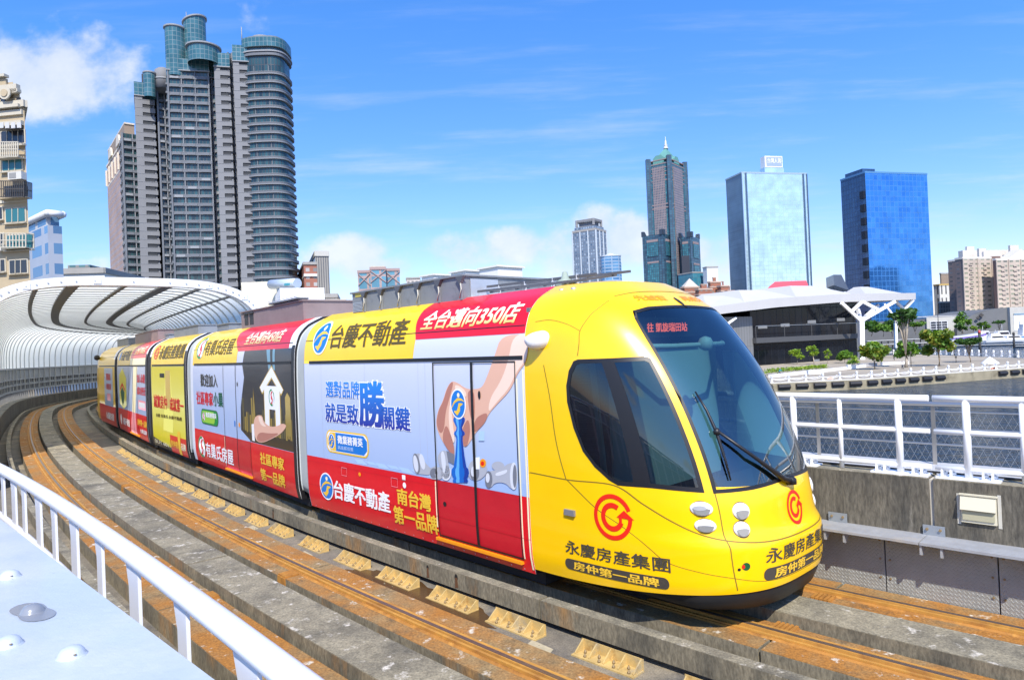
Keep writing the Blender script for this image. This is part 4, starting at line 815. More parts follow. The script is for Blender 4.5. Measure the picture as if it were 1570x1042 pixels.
zone(4, [rect(.02, L4-.2, 1.0, 3.45)], INK['yellow'], .003, mb); zone(4, [rect(.02, L4-.2, .2, 1.0)], INK['red'], .003, mb); zone(4, [rect(1.8, 4.15, .98, 2.55)], PANEL, .006, mb); zone(4, [rect(L4-.2, L4, .2, 3.0)], GAP, .006, mb); zone(4, [rect(L4-.5, L4-.2, 2.9, 3.45)], INK['white'], .006, mb); zone(4, [rrect(2.5, 3.5, 1.2, 1.5, .08)], INK['pink'], .0075, mb)
mb.build('livery_film', parent=c4_, recalc=False); gutter(4, .2, L4-.2)
lettering('買屋就找', SL(4), (2.4, 3.6, 2.05, 2.33), INK['ringred'], c4_, .03); lettering('永慶房屋', SL(4), (2.3, 3.7, 1.66, 1.92), INK['red'], c4_, .03); lettering('永慶房產', SL(4), (2.05, 4.2, .42, .72), INK['white'], c4_, .03)

# ------------------------------------------------ bellows between the cars
for k in range(4):
    A_, B_ = k+1, k            # rear car's front end to front car's rear end
    n = 8; rows = []
    for i in range(n*2+1):
        q = i/(n*2); sc = 1.0 if i % 2 == 0 else .94; mb_r = []
        ra = body_ring(A_, SEC[A_][2], ZB[1:]); rb = body_ring(B_, 0, ZB[1:]); cen = [(a*(1-q)+b*q) for a, b in zip(ra, rb)]; m_ = sum(cen, Vector())/len(cen)
        rows.append([m_+(p-m_)*(.97*sc) for p in cen])
    mb = MB(); mb.grid(rows, BELL if k < 2 else mat('bellows_dark', (.05, .05, .055), .6), True, True); mb.build('bellows', parent=tram)
# ------------------------------------------------ roof equipment
def roofbox(k, u0, u1, y0, y1, z0, z1, m, name='roof_unit', ribs=0, parent=None):
    B, f, _ = SEC[k]; r = sideways(f); c = B-r*1.27; mb = MB()
    mb.obox(c+f*u0+r*y0+Vector((0, 0, z0)), f*(u1-u0), r*(y1-y0), Vector((0, 0, z1-z0)), m); mb.obox(c+f*(u0-.03)+r*(y0-.03)+Vector((0, 0, z1+.002)), f*(u1-u0+.06), r*(y1-y0+.06), Vector((0, 0, .025)), m)
    o = mb.build(name, parent=parent or car[k])
    return o, c, f, r
o_, c_, f_, r_ = roofbox(0, .85, 3.78, -.9, .82, 3.40, 3.74, ROOFG)
M_STRUT = mat('strut_dark', (.12, .12, .13), .5, .3)
for i in range(6):
    u = 1.25+.5*i; q = c_+f_*u+r_*.823+Vector((0, 0, 3.42)); mb = MB(); mb.obox(q, f_*.03, r_*.03, Vector((0, 0, .32)), ROOFG); mb.extr([q+Vector((0, 0, .32))-f_*.07, q+Vector((0, 0, .32))+f_*.1, q+Vector((0, 0, .20))+f_*.015], r_*.05, M_STRUT); mb.tube([q+r_*.03+Vector((0, 0, .3)), q+r_*.05+f_*.05+Vector((0, 0, .15)), q+r_*.06+f_*.02+Vector((0, 0, .02))], .009, mat('cable_cream', (.5, .48, .4), .6), 6); mb.build('latch', parent=car[0])
mb = MB()
for i in range(7): mb.obox(c_+f_*.88+r_*.823+Vector((0, 0, 3.44+.022*i)), f_*.3, r_*.012, Vector((0, 0, .012)), ALU)
mb.obox(c_+f_*.95+r_*.823+Vector((0, 0, 3.68)), f_*.2, r_*.004, Vector((0, 0, .09)), mat('warning_plate', (.5, .42, .08), .5)); mb.build('vent_grille', parent=car[0])
mb = MB(); q = c_+f_*3.785; mb.obox(q-r_*.85+Vector((0, 0, 3.45)), f_*.012, r_*.5, Vector((0, 0, .26)), ROOFG); mb.build('end_hatch', parent=car[0]); mb = MB(); mb.obox(q+r_*.2+Vector((0, 0, 3.45)), f_*.012, r_*.5, Vector((0, 0, .26)), ALU); mb.build('end_hatch', parent=car[0])
for i, (u, w) in enumerate(((1.55, .34), (2.35, .36), (3.05, .42))):
    roofbox(0, u, u+w, -.6, -.1, 3.77, 3.985-.02*i, mat('roof_box_white', (.72, .71, .66), .6), 'added_roof_box')  # white boxes of a far building, added here on the tram roof
mb = MB()
for o1, z in ((.45, 3.60), (-.2, 3.66), (.62, 3.53)): mb.bar(c_+f_*3.85+r_*o1+Vector((0, 0, z)), c_+f_*5.8+r_*o1+Vector((0, 0, z-.03)), .03, .03, M_STRUT)
for u in (4.1, 4.6, 5.1, 5.5): mb.bar(c_+f_*u+r_*.62+Vector((0, 0, 3.5)), c_+f_*u-r_*.3+Vector((0, 0, 3.62)), .03, .03, M_STRUT); mb.bar(c_+f_*u+r_*.45+Vector((0, 0, 3.46)), c_+f_*u+r_*.45+Vector((0, 0, 3.6)), .03, .03, ALU)
mb.build('roof_rack', parent=car[0])
mb = MB(); q = c_+f_*5.35+r_*.5; mb.lathe((q.x, q.y, 3.47), [(.13, 0), (.13, .05), (.05, .09), (.03, .17), (.005, .18)], mat('antenna_green', (.30, .36, .30), .5), 12); mb.build('antenna', parent=car[0])
mb = MB()
for u in (5.62, 5.8): q = c_+f_*u+r_*.86; mb.lathe((q.x, q.y, 3.37), [(.03, 0), (.03, .03), (.005, .035)], ALU, 8)
mb.build('roof_studs', parent=car[0])
roofbox(1, 2.6, 6.3, -.9, .8, 3.40, 3.80, ROOFP); roofbox(1, .3, 1.3, -.6, .7, 3.4, 3.62, ROOFG)
for i in range(2): roofbox(1, 2.85+.35*i, 3.1+.35*i, .79, .806, 3.5, 3.74, mat('grille_dark', (.03, .03, .03), .6), 'vent_grille')
B, f, _ = SEC[1]; r = sideways(f); c = B-r*1.27; mb = MB()
mb.bar(c+f*4.6+r*.75+Vector((0, 0, 3.86)), c+f*6.2+r*.75+Vector((0, 0, 3.86)), .22, .03, M_STRUT)
for i in range(8): mb.bar(c+f*(4.7+.2*i)+r*.6+Vector((0, 0, 3.83)), c+f*(4.7+.2*i)+r*.9+Vector((0, 0, 3.9)), .02, .02, ALU)
mb.build('roof_rack', parent=car[1])
mb = MB()
for i in range(7): a = c+f*(1.3+.2*i)+r*(.3+.06*i); mb.tube([a+Vector((0, 0, 3.5)), a+Vector((0, 0, 3.72))+f*.1, a+f*.5+Vector((0, 0, 3.78)), a+f*1.0+Vector((0, 0, 3.62))], .018, ALU if i % 2 else M_STRUT, 6)
mb.build('roof_cables', parent=car[1])
roofbox(2, .8, 3.6, -.8, .75, 3.4, 3.7, ROOFG); roofbox(3, 1.2, 5.8, -.9, .8, 3.4, 3.78, ROOFP); roofbox(3, 5.9, 6.5, -.6, .6, 3.4, 3.6, ROOFG); roofbox(4, 1.5, 4.4, -.8, .75, 3.4, 3.72, ROOFG)

# ------------------------------------------------ nose: shell cut exactly for the glass
def zb(t): return .26 + .15*math.cos(t)**1.2 if abs(t) < PI/2 else .26
def cut_region(bm, faces, poly):
    """faces of bm (in the t,z plane) inside a convex polygon, cut exactly along its edges"""
    n = len(poly); area = sum(poly[i][0]*poly[(i+1) % n][1]-poly[(i+1) % n][0]*poly[i][1] for i in range(n)); P_ = poly if area > 0 else list(reversed(poly))
    inside = set(faces)
    for i in range(n):
        a, b = P_[i], P_[(i+1) % n]; no = Vector((b[1]-a[1], -(b[0]-a[0]), 0))
        if no.length < 1e-9: continue
        no.normalize(); fs = list(inside); g = set(fs)
        for f in fs: g.update(f.edges); g.update(f.verts)
        res = bmesh.ops.bisect_plane(bm, geom=list(g), plane_co=(a[0], a[1], 0), plane_no=no, dist=1e-7)
        cand = {e for e in res['geom'] if isinstance(e, bmesh.types.BMFace)}
        inside = {f for f in cand if f.is_valid and (f.calc_center_median()-Vector((a[0], a[1], 0))).dot(no) < 0}
    return inside
WIN = [(-.612, 1.33), (-.3, 1.318), (0, 1.335), (.3, 1.318), (.612, 1.31), (.622, 2.2), (.628, 3.0), (.60, 3.085), (.4, 3.125), (0, 3.145), (-.4, 3.125), (-.60, 3.085), (-.628, 3.0), (-.622, 2.2)]
SW = [(.672, 1.318), (.85, 1.333), (1.01, 1.346), (1.19, 1.342), (1.235, 1.385), (1.303, 1.503), (1.353, 1.652), (1.384, 1.887), (1.397, 2.16), (1.386, 2.33), (1.352, 2.486), (1.305, 2.585), (1.27, 2.603), (1.02, 2.605), (.72, 2.612), (.690, 2.59)]
NT, NZc = 128, 72
shell = MB(); bm = bmesh.new(); grid = []
for j in range(NZc+1):
    row = []
    for i in range(NT+1):
        t = -PI/2+PI*i/NT; a = zb(t); row.append(bm.verts.new((t, a+(3.45-a)*j/NZc, 0)))
    grid.append(row)
for j in range(NZc):
    for i in range(NT): bm.faces.new((grid[j][i], grid[j][i+1], grid[j+1][i+1], grid[j+1][i]))
f_win = cut_region(bm, bm.faces[:], WIN); mark = {'w': f_win}
for f in f_win: f.material_index = 1
f_r = cut_region(bm, [f for f in bm.faces if f.material_index == 0], SW)
for f in f_r: f.material_index = 2
f_l = cut_region(bm, [f for f in bm.faces if f.material_index == 0], [(-t, z) for t, z in SW])
for f in f_l: f.material_index = 3
bm.verts.index_update()
pos = [PNOSE(v.co.x, v.co.y) for v in bm.verts]
def glassmat(name, tint, refl, rough=.02):
    m = bpy.data.materials.new(name); m.use_nodes = True; nt = m.node_tree; N = nt.nodes; L = nt.links; N.remove(N['Principled BSDF'])
    tr = N.new('ShaderNodeBsdfTransparent'); tr.inputs[0].default_value = (*tint, 1); gl = N.new('ShaderNodeBsdfGlossy'); gl.inputs['Roughness'].default_value = rough; gl.inputs[0].default_value = (.9, .95, 1, 1)
    fr = N.new('ShaderNodeFresnel'); fr.inputs[0].default_value = 1.5; mr = N.new('ShaderNodeMapRange'); L.new(fr.outputs[0], mr.inputs[0]); mr.inputs[3].default_value = refl; mr.inputs[4].default_value = 1
    mx = N.new('ShaderNodeMixShader'); L.new(mr.outputs[0], mx.inputs[0]); L.new(tr.outputs[0], mx.inputs[1]); L.new(gl.outputs[0], mx.inputs[2]); L.new(mx.outputs[0], N['Material Output'].inputs[0]); return m
GL_W = glassmat('windscreen_glass', (.34, .52, .54), .12); GL_S = glassmat('cab_side_glass', (.16, .215, .22), .05)
cab = None
for idx, (nm, m) in enumerate((('cab_shell', YELLOW), ('windscreen', GL_W), ('side_window', GL_S), ('side_window', GL_S))):
    mb = MB(); vm = {}
    for f in bm.faces:
        if f.material_index != idx: continue
        vs = []
        for v in f.verts:
            if v.index not in vm: vm[v.index] = mb.bm.verts.new(pos[v.index])
            vs.append(vm[v.index])
        try: g = mb.bm.faces.new(vs); g.smooth = True
        except ValueError: pass
    if idx == 0:
        rows = []
        for q, zz in ((1, 3.45), (.8, 3.475), (.5, 3.495), (.2, 3.502), (.02, 3.503)):
            rows.append([NO+(nsurf(-PI/2+PI*i/64, 3.45)-NO-Vector((0, 0, 3.45)))*q+Vector((0, 0, zz)) for i in range(65)])
        mb.grid(rows, None, True)
    for v in mb.bm.verts: pass
    bmesh.ops.recalc_face_normals(mb.bm, faces=mb.bm.faces)
    # outward check
    tot = sum(((f.calc_center_median()-NO-NF*.6-Vector((0, 0, 1.8))).dot(f.normal)) for f in mb.bm.faces)
    if tot < 0: bmesh.ops.reverse_faces(mb.bm, faces=mb.bm.faces)
    o = mb.build(nm, m, cab or tram, recalc=False)
    if idx == 0: cab = o; o['label'] = 'rounded bright yellow cab with large sloping windscreen'
bm.free()
FN = lambda t, z, d: PNOSE(t, z, d)
TC = [-1.5+.06*i for i in range(51)]
mb = MB()   # black edging on the glass
def edge_ring(poly, win, m, off, sc):
    cx = sum(p[0] for p in poly)/len(poly); cy = sum(p[1] for p in poly)/len(poly); q = [(cx+(x-cx)*sc[0], cy+(y-cy)*sc[1]) for x, y in poly]; n = len(poly)
    film(win, FN, [[poly[i], poly[(i+1) % n], q[(i+1) % n], q[i]] for i in range(n)], m, off, TC, [1.3+.1*i for i in range(20)])
edge_ring(WIN, mb, GAP, .004, (.955, .965)); edge_ring(SW, mb, GAP, .004, (.93, .93)); edge_ring([(-t, z) for t, z in SW], mb, GAP, .004, (.93, .93))
for sg in (1, -1): film(mb, FN, [[(sg*1.0, 1.345), (sg*1.1, 1.345), (sg*1.1, 2.604), (sg*1.0, 2.604)]], GAP, .004, TC, [1.3+.1*i for i in range(20)])
mb.build('glass_edging', parent=cab, recalc=False)
# panel joints pressed into the yellow skin
def groove(pts, w=.0045, m=mat('joint_dark', (.22, .15, .01), .6), sym=True):
    for sg in ((1, -1) if sym else (1,)):
        mb = MB(); P_ = [(sg*t, z) for t, z in pts]; dense = []; n_ = len(P_)
        for i in range(n_-1):
            p0, p1, p2, p3 = P_[max(i-1, 0)], P_[i], P_[i+1], P_[min(i+2, n_-1)]
            for q in [k/8 for k in range(8)]: dense.append(tuple(.5*(2*p1[j]+(p2[j]-p0[j])*q+(2*p0[j]-5*p1[j]+4*p2[j]-p3[j])*q*q+(3*p1[j]-p0[j]-3*p2[j]+p3[j])*q**3) for j in (0, 1)))
        film(mb, FN, band(dense+[P_[-1]], w), m, .0015); mb.build('panel_joint', parent=cab, recalc=False)
groove([(1.57, 1.353), (1.445, 1.335), (1.213, 1.338), (1.066, 1.183), (.919, 1.047), (.764, .942), (.598, .884), (.354, .851), (.0, .835)], .006)
groove([(.602, 1.31), (.594, 1.09), (.592, .87), (.575, .62), (.545, .42)], .0045)
groove([(1.452, 1.34), (1.327, 1.092), (1.192, .936), (1.073, .767), (.972, .649), (.786, .584), (.576, .539), (.33, .487), (0, .475)], .003)
groove([(1.54, 3.03), (1.46, 3.04), (1.382, 3.02), (1.28, 2.97), (1.192, 2.9)], .003); groove([(1.267, 2.64), (1.228, 2.77), (1.192, 2.9), (1.12, 3.0), (1.035, 3.08), (.9, 3.16), (.788, 3.216)], .003); groove([(.70, 3.26), (.4, 3.30), (0, 3.32)], .004)
groove([(1.50, 2.55), (1.487, 2.2), (1.482, 1.8), (1.47, 1.55), (1.452, 1.34)], .0022)
# lamps
LENS = mat('lamp_white', (.82, .82, .80), .12, coat=.6); REFL = mat('lamp_chrome', (.7, .7, .68), .15, .9)
def lamp(t, z, rx, rz):
    e = .01; a = (PNOSE(t+e, z)-PNOSE(t-e, z)).normalized(); b = (PNOSE(t, z+e)-PNOSE(t, z-e)).normalized(); n = a.cross(b); c = PNOSE(t, z, .004)
    if n.dot(NF) < 0: n = -n
    mb = MB(); rows = [[c+(a*math.cos(q)*rx+b*math.sin(q)*rz)*s+n*h for q in [2*PI*i/28 for i in range(28)]] for s, h in ((1.0, -.02), (1.0, .003), (.93, .008), (.6, .018), (.2, .022), (.02, .0225))]
    mb.grid(rows, LENS, True, True); o = mb.build('headlight', parent=cab)
    mb2 = MB(); mb2.face([c+a*math.cos(q)*rx*.78*(1 if math.sin(q) > 0 else .9)+b*(math.sin(q)*rz*.8*(.25 if math.sin(q) > 0 else 1)-.1*rz)+n*.024 for q in [2*PI*i/20 for i in range(20)]], mat('lamp_reflector', (.42, .42, .40), .2, .5)); mb2.build('lamp_reflector', parent=cab, recalc=False)
    mb3 = MB(); film(mb3, FN, band(ell(t, z, .062, rz*1.07, 28)+[ell(t, z, .062, rz*1.07, 28)[0]], .0035), mat('lamp_rim', (.12, .09, .02), .5), .003); mb3.build('lamp_rim', parent=cab, recalc=False)
    return o
for sg in (1, -1):
    lamp(sg*.715, 1.172, .105, .066); lamp(sg*.705, 1.015, .10, .062); lamp(sg*.437, 1.14, .085, .078); lamp(sg*.455, .975, .08, .072)
mb = MB()
for sg in (1, -1): film(mb, FN, [ell(sg*.503, .965, .010, .026)], INK['red'], .012); film(mb, FN, [ell(sg*.484, 1.14, .006, .04)], ALU, .014); film(mb, FN, [ell(sg*.725, 1.18, .045, .022)], ALU, .030)
mb.build('lamp_inserts', parent=cab, recalc=False)
mb = MB()
for sg in (1, -1): film(mb, FN, [ell(sg*.484, .645, .03, .036)], mat('signal_green', (.01, .10, .03), .3), .004); film(mb, FN, [ell(sg*.535, .62, .012, .014)], GAP, .004); film(mb, FN, [ell(sg*.505, .645, .012, .02)], INK['ringred'], .006)
mb.build('coupler_sockets', parent=cab, recalc=False)
for sg in (1, -1):
    mb = MB(); p = PNOSE(sg*1.443, .995, 0); mb.obox(p-NF*.07-Vector((0, 0, .03)), NF*.14, NR*sg*.03, Vector((0, 0, .06)), mat('indicator_grey', (.2, .2, .21), .3)); mb.build('side_indicator', parent=cab)
    p = PNOSE(sg*1.51, 2.85, 0); mb = MB()   # white camera pod
    rows = []
    for q, h in ((1, -.02), (1, .03), (.92, .09), (.7, .15), (.4, .185), (.05, .2)):
        rows.append([p+NR*sg*h*.9+NF*(.12*math.cos(a)*q+.02-h*.25)+Vector((0, 0, (.10*math.sin(a)*q*(1.25 if math.sin(a) < 0 else .75))-h*.12)) for a in [2*PI*i/24 for i in range(24)]])
    V = mb.grid(rows, mat('pod_white', (.82, .82, .82), .35, coat=.3), True, True); mb.cap(V[-1], MATS['pod_white']); mb.build('camera_pod', parent=cab)
# writing on the nose
emblem('ring', NSIDE, 1.14, 1.02, .215, .225, cab, .005, [.9+.05*i for i in range(12)]); emblem('ring', NFRONT, 0, 1.06, -.15, .16, cab, .005, [-.2+.04*i for i in range(11)])
CUX = [.4+.06*i for i in range(26)]; CUY = [-.7+.05*i for i in range(29)]
ins = mb = MB(); film(mb, NSIDE, [rrect(.50, 1.70, .385, .50, .055)], INK['grey'], .005, CUX); mb.build('name_band', parent=cab, recalc=False); mb = MB(); film(mb, NFRONT, [rrect(-.64, .64, .49, .605, .05)], INK['grey'], .005, CUY)
mb.build('name_band', parent=cab, recalc=False)
lettering('永慶房產集團', NSIDE, (.52, 1.72, .555, .695), INK['grey'], cab, .012, off=.006, cu=CUX, dv=.0); lettering('房仲第一品牌', NSIDE, (.62, 1.60, .40, .485), INK['gold'], cab, .03, off=.008, cu=CUX)
NFR = lambda y, z, d: NFRONT(-y, z, d)
lettering('永慶房產集團', NFR, (-.62, .62, .65, .79), INK['grey'], cab, .012, off=.006, cu=CUY); lettering('房仲第一品牌', NFR, (-.52, .52, .505, .595), INK['gold'], cab, .03, off=.008, cu=CUY)
lettering('先誠實', NFR, (-.66, -.2, 3.20, 3.262), INK['orange'], cab, .02, off=.005, cu=CUY); lettering('再成交', NFR, (.12, .62, 3.20, 3.262), INK['orange'], cab, .02, off=.005, cu=CUY)
mb = MB(); film(mb, NFR, [ell(-.02, 3.19, .03, .05)], GAP, .006); mb.build('roof_sensor', parent=cab, recalc=False)
# skirt below the nose: a black lip round the front, the underside set back along the flanks
mb = MB(); rows = []
for q, low in ((.985, 0), (.985, .35), (.965, .85), (.90, 1)):
    row = []
    for i in range(65):
        t = -PI/2+PI*i/64; fr = max(0., min(1., (1.15-abs(t))/.35)); qq = q-(1-fr)*.16; z0 = zb(t)+.02; z1 = .19 if fr > 0 else .19
        row.append(NO+(nsurf(t, .45)-NO-Vector((0, 0, .45)))*qq+Vector((0, 0, z0+(z1-z0)*low)))
    rows.append(row)
mb.grid(rows, mat('skirt_black', (.014, .014, .015), .5, noise=(5, .15)), True); mb.build('front_skirt', parent=cab)
mb = MB(); mb.obox(NO-NF*.05-NR*.8+Vector((0, 0, .06)), NF*1.2, NR*1.6, Vector((0, 0, .2)), DARKU); mb.build('underframe', parent=cab)
# cab interior
INT = mat('cab_lining', (.14, .17, .18), .7); DASH = mat('dash_grey', (.10, .11, .12), .6); SEAT = mat('seat_dark', (.03, .032, .04), .7)
def nbox(x0, x1, y0, y1, z0, z1, m, name):
    mb = MB(); mb.obox(NO+NF*x0+NR*y0+Vector((0, 0, z0)), NF*(x1-x0), NR*(y1-y0), Vector((0, 0, z1-z0)), m); return mb.build(name, parent=cab)
nbox(-.05, .0, -1.2, 1.2, .3, 3.2, INT, 'bulkhead'); nbox(.0, 1.5, -.95, .95, .44, .48, DASH, 'cab_floor')
mb = MB()
for y0, y1 in ((-.9, .9),): mb.extr([NO+NR*y0+NF*1.45+Vector((0, 0, 1.02)), NO+NR*y0+NF*2.05+Vector((0, 0, 1.12)), NO+NR*y0+NF*2.05+Vector((0, 0, .5)), NO+NR*y0+NF*1.45+Vector((0, 0, .5))], NR*(y1-y0), DASH)
mb.extr([NO-NR*.5+NF*1.42+Vector((0, 0, 1.05)), NO-NR*.5+NF*1.70+Vector((0, 0, 1.30)), NO-NR*.5+NF*1.75+Vector((0, 0, 1.06))], NR*1.0, SEAT); mb.build('dashboard', parent=cab)
mb = MB(); q = NO+NF*.75; mb.obox(q-NR*.27+Vector((0, 0, .80)), NF*.5, NR*.54, Vector((0, 0, .12)), SEAT); mb.extr([q-NR*.25+Vector((0, 0, .9)), q-NR*.25-NF*.16+Vector((0, 0, 1.62)), q-NR*.25-NF*.05+Vector((0, 0, 1.66)), q-NR*.25+NF*.12+Vector((0, 0, .92))], NR*.5, SEAT); mb.obox(q-NR*.12-NF*.17+Vector((0, 0, 1.68)), NF*.09, NR*.24, Vector((0, 0, .17)), SEAT); mb.tube([q+NF*.22+Vector((0, 0, .36)), q+NF*.22+Vector((0, 0, .8))], .06, DASH); mb.build('driver_seat', parent=cab)
PALE = mat('pale_green_trim', (.55, .66, .60), .5)
mb = MB(); mb.bar(NO+NF*.93+NR*1.10+Vector((0, 0, 1.2)), NO+NF*.80+NR*1.10+Vector((0, 0, 2.62)), .045, .05, PALE, NF); mb.bar(NO+NF*.93-NR*1.10+Vector((0, 0, 1.2)), NO+NF*.80-NR*1.10+Vector((0, 0, 2.62)), .045, .05, PALE, NF); mb.build('pillar_trim', parent=cab)
mb = MB(); mb.tube([NO+NF*1.1+NR*1.0+Vector((0, 0, 2.72)), NO+NF*1.42+NR*.5+Vector((0, 0, 2.70)), NO+NF*1.47+Vector((0, 0, 2.70)), NO+NF*1.42-NR*.5+Vector((0, 0, 2.70)), NO+NF*1.1-NR*1.0+Vector((0, 0, 2.72))], .026, PALE, 8); mb.lathe(tuple(NO+NF*1.50+Vector((0, 0, 2.63))), [(.02, 0), (.07, .03), (.085, .09), (.06, .14), (.01, .16)], PALE, 14); mb.build('sunblind_rail', parent=cab)
BLIND = mat('blind_grey_green', (.52, .66, .64), .8)
nbox(.93, .96, -1.12, 1.0, 1.1, 2.66, BLIND, 'cab_partition'); nbox(.96, 1.08, -.62, .62, 2.80, 3.02, mat('display_black', (.01, .01, .012), .3), 'display_case')
LED = bpy.data.materials.new('led_red'); LED.use_nodes = True; b_ = LED.node_tree.nodes['Principled BSDF']; b_.inputs['Base Color'].default_value = (.3, .02, .01, 1); b_.inputs['Emission Color'].default_value = (1, .12, .05, 1); b_.inputs['Emission Strength'].default_value = 2.2
lettering('往 凱旋瑞田站', lambda y, z, d: NO+NF*(1.081+d)-NR*y+Vector((0, 0, z)), (-.48, .30, 2.86, 2.96), LED, cab, .02, off=.004, name='led_text')
# wipers
def wiper(pts, r, nm, m=mat('wiper_black', (.015, .015, .017), .4)):
    mb = MB(); mb.tube([PNOSE(t, z, d) for t, z, d in pts], r, m, 8); return mb.build(nm, parent=cab)
w_ = wiper([(.0, 1.30, .03), (.05, 1.36, .05), (.25, 1.6, .07), (.458, 1.86, .075)], [.032, .03, .018, .014], 'wiper_arm')
wiper([(.472, 2.24, .03), (.46, 2.06, .045), (.458, 1.86, .05), (.468, 1.62, .045), (.47, 1.42, .03)], [.008, .013, .018, .013, .008], 'wiper_blade')
mb = MB(); p = PNOSE(.458, 1.86, .06); mb.lathe((p.x, p.y, p.z-.03), [(.03, 0), (.035, .03), (.02, .06)], GAP, 10); p = PNOSE(0, 1.32, .02); mb.lathe((p.x, p.y, p.z-.04), [(.06, 0), (.06, .05), (.03, .08)], GAP, 12); mb.build('wiper_pivot', parent=cab)
# rear cab, mirrored shape, behind the last car
B5, F5, L5 = SEC[4]; mb = MB(); r5 = sideways(F5); c5 = B5-r5*1.27; rows = []
for j in range(20):
    z = .26+(3.45-.26)*j/19; rows.append([c5-F5*(XF(z)*abs(math.cos(t))**(2/NEXP))+r5*(WZ(z)*abs(math.sin(t))**(2/NEXP)*(1 if t >= 0 else -1))+Vector((0, 0, z)) for t in [-PI/2+PI*i/36 for i in range(37)]])
V = mb.grid(rows, YELLOW, True); mb.cap(V[-1], YELLOW); rc = mb.build('cab_shell', parent=tram); rc['label'] = 'yellow rear cab hidden by the curve'
mb = MB(); p = B5+F5*.05+r5*.1+Vector((0, 0, 2.9)); mb.lathe(tuple(p), [(.02, 0), (.1, .04), (.12, .12), (.1, .2), (.02, .24)], GAP, 12); mb.build('rear_camera', parent=tram)
# ================================================================== CANOPY OVER THE TRACKS
CANW = mat('canopy_white_steel', (.74, .75, .74), .5, noise=(2, .05)); CANR = mat('canopy_rib_shaded', (.50, .51, .49), .5, noise=(2, .1)); CAND = mat('canopy_dark_purlin', (.16, .16, .155), .6, noise=(3, .15)); CANG = mat('canopy_grey_steel', (.40, .43, .46), .55, noise=(2, .1))  # ribs are white steel, greyed in colour to carry their shading
def skinmat():
    m = bpy.data.materials.new('canopy_translucent_sheet'); m.use_nodes = True; nt = m.node_tree; N = nt.nodes; L = nt.links; b = N['Principled BSDF']; b.inputs['Base Color'].default_value = (.80, .80, .72, 1); b.inputs['Roughness'].default_value = .6
    t = N.new('ShaderNodeBsdfTranslucent'); t.inputs[0].default_value = (.99, .965, .82, 1); mx = N.new('ShaderNodeMixShader'); mx.inputs[0].default_value = .72; L.new(b.outputs[0], mx.inputs[1]); L.new(t.outputs[0], mx.inputs[2]); L.new(mx.outputs[0], N['Material Output'].inputs[0]); return m
SKIN = skinmat()
CC, CWD, CZ0, CZ1 = 1.95, 4.25, 2.65, 5.42     # centre offset, half width, springing height, crown height
def arch(q, dr=0.):
    """q -1..1 over the arch from left springing to right springing"""
    a = PI*(1-(q+1)/2); e = .56; c, s_ = math.cos(a), math.sin(a)
    return CC+(CWD+dr)*math.copysign(abs(c)**e, c), CZ0+(CZ1-CZ0+dr)*abs(s_)**e
CS0 = 19.6
canopy = thing('track_canopy', 'white ribbed canopy of translucent arches curving over the tracks', 'canopy', tuple(tp(CS0, CC)))
def sect(dr): return [(CC-CWD-dr, .63)]+[arch(-1+2*i/36, dr) for i in range(37)]+[(CC+CWD+dr, .63)]
ribs = [CS0+.25+1.02*i for i in range(78)]
for s in ribs:
    d, n = tdir(s); mb = MB(); rows = []
    for dr, ds in ((0, -.03), (0, .03), (-.045, .03), (-.045, -.03)):
        rows.append([tp(s+ds, o, z) for o, z in sect(dr)])
    mb.grid(rows+[rows[0]], CANR, False); mb.build('rib', parent=canopy)
mb = MB(); rows = []; S_ = np.arange(CS0+.1, 99, .6)
for s in S_: rows.append([tp(s, o, z) for o, z in [arch(-1+2*i/36, .012) for i in range(37)]])
mb.grid(rows, SKIN, True); mb.build('roof_sheet', parent=canopy)
for q, w in ((-.255, .14), (-.10, .36), (.0, .14), (.075, .36), (.22, .14), (.44, .10)):
    for o0, z0 in (arch(q),):
        mb = MB(); sweep(mb, R4(o0-w/2, o0+w/2, z0-.075, z0-.01), CS0+.2, 99, CAND); mb.build('purlin', parent=canopy)
for sgn in (-1, 1):      # side walls: sills, panels with slots, stub legs
    o0 = CC+sgn*CWD
    for z, h in ((2.62, .1), (1.92, .05), (1.55, .05), (1.15, .08)):
        mb = MB(); sweep(mb, R4(o0-.05, o0+.05, z-h/2, z+h/2), CS0, 99, CANG); mb.build('side_rail', parent=canopy)
    mb = MB(); S__ = np.arange(CS0, 99, .5); mb.grid([[tp(s, o0+sgn*.03, 1.15), tp(s, o0+sgn*.03, 2.62)] for s in S__], mat('side_sheet', (.33, .36, .39), .55, noise=(2, .12)), True); mb.build('side_panel', parent=canopy)
    mb = MB()
    for s in ribs[:76]:
        for k in range(2):
            for z in (1.25, 1.66): mb.bar(tp(s+.22+.38*k, o0-sgn*.035, z), tp(s+.22+.38*k, o0-sgn*.035, z+.24), .14, .012, mat('slot_dark', (.05, .055, .06), .7), tdir(s)[1])
    mb.build('louvre_slots', parent=canopy)
    mb = MB()
    for s in ribs[:76]:
        for k in range(2): mb.bar(tp(s+.5*k, o0, .62), tp(s+.5*k, o0, 1.12), .10, .10, CAND, tdir(s)[1])
    mb.build('stub_legs', parent=canopy)
mb = MB(); rows = []      # the deep front ring
for dr, ds in ((.06, -.16), (.06, .16), (-.20, .16), (-.20, -.16)): rows.append([tp(CS0+ds, o, z) for o, z in sect(dr)])
mb.grid(rows+[rows[0]], CANW, False); fr_ = mb.build('front_ring', parent=canopy)
mb = MB()
for i in range(3, 35):
    o, z = arch(-1+2*i/36, -.08); p = tp(CS0-.165, o, z); d, n = tdir(CS0); mb.tube([p, p-d*.02], .025, CANG, 6)
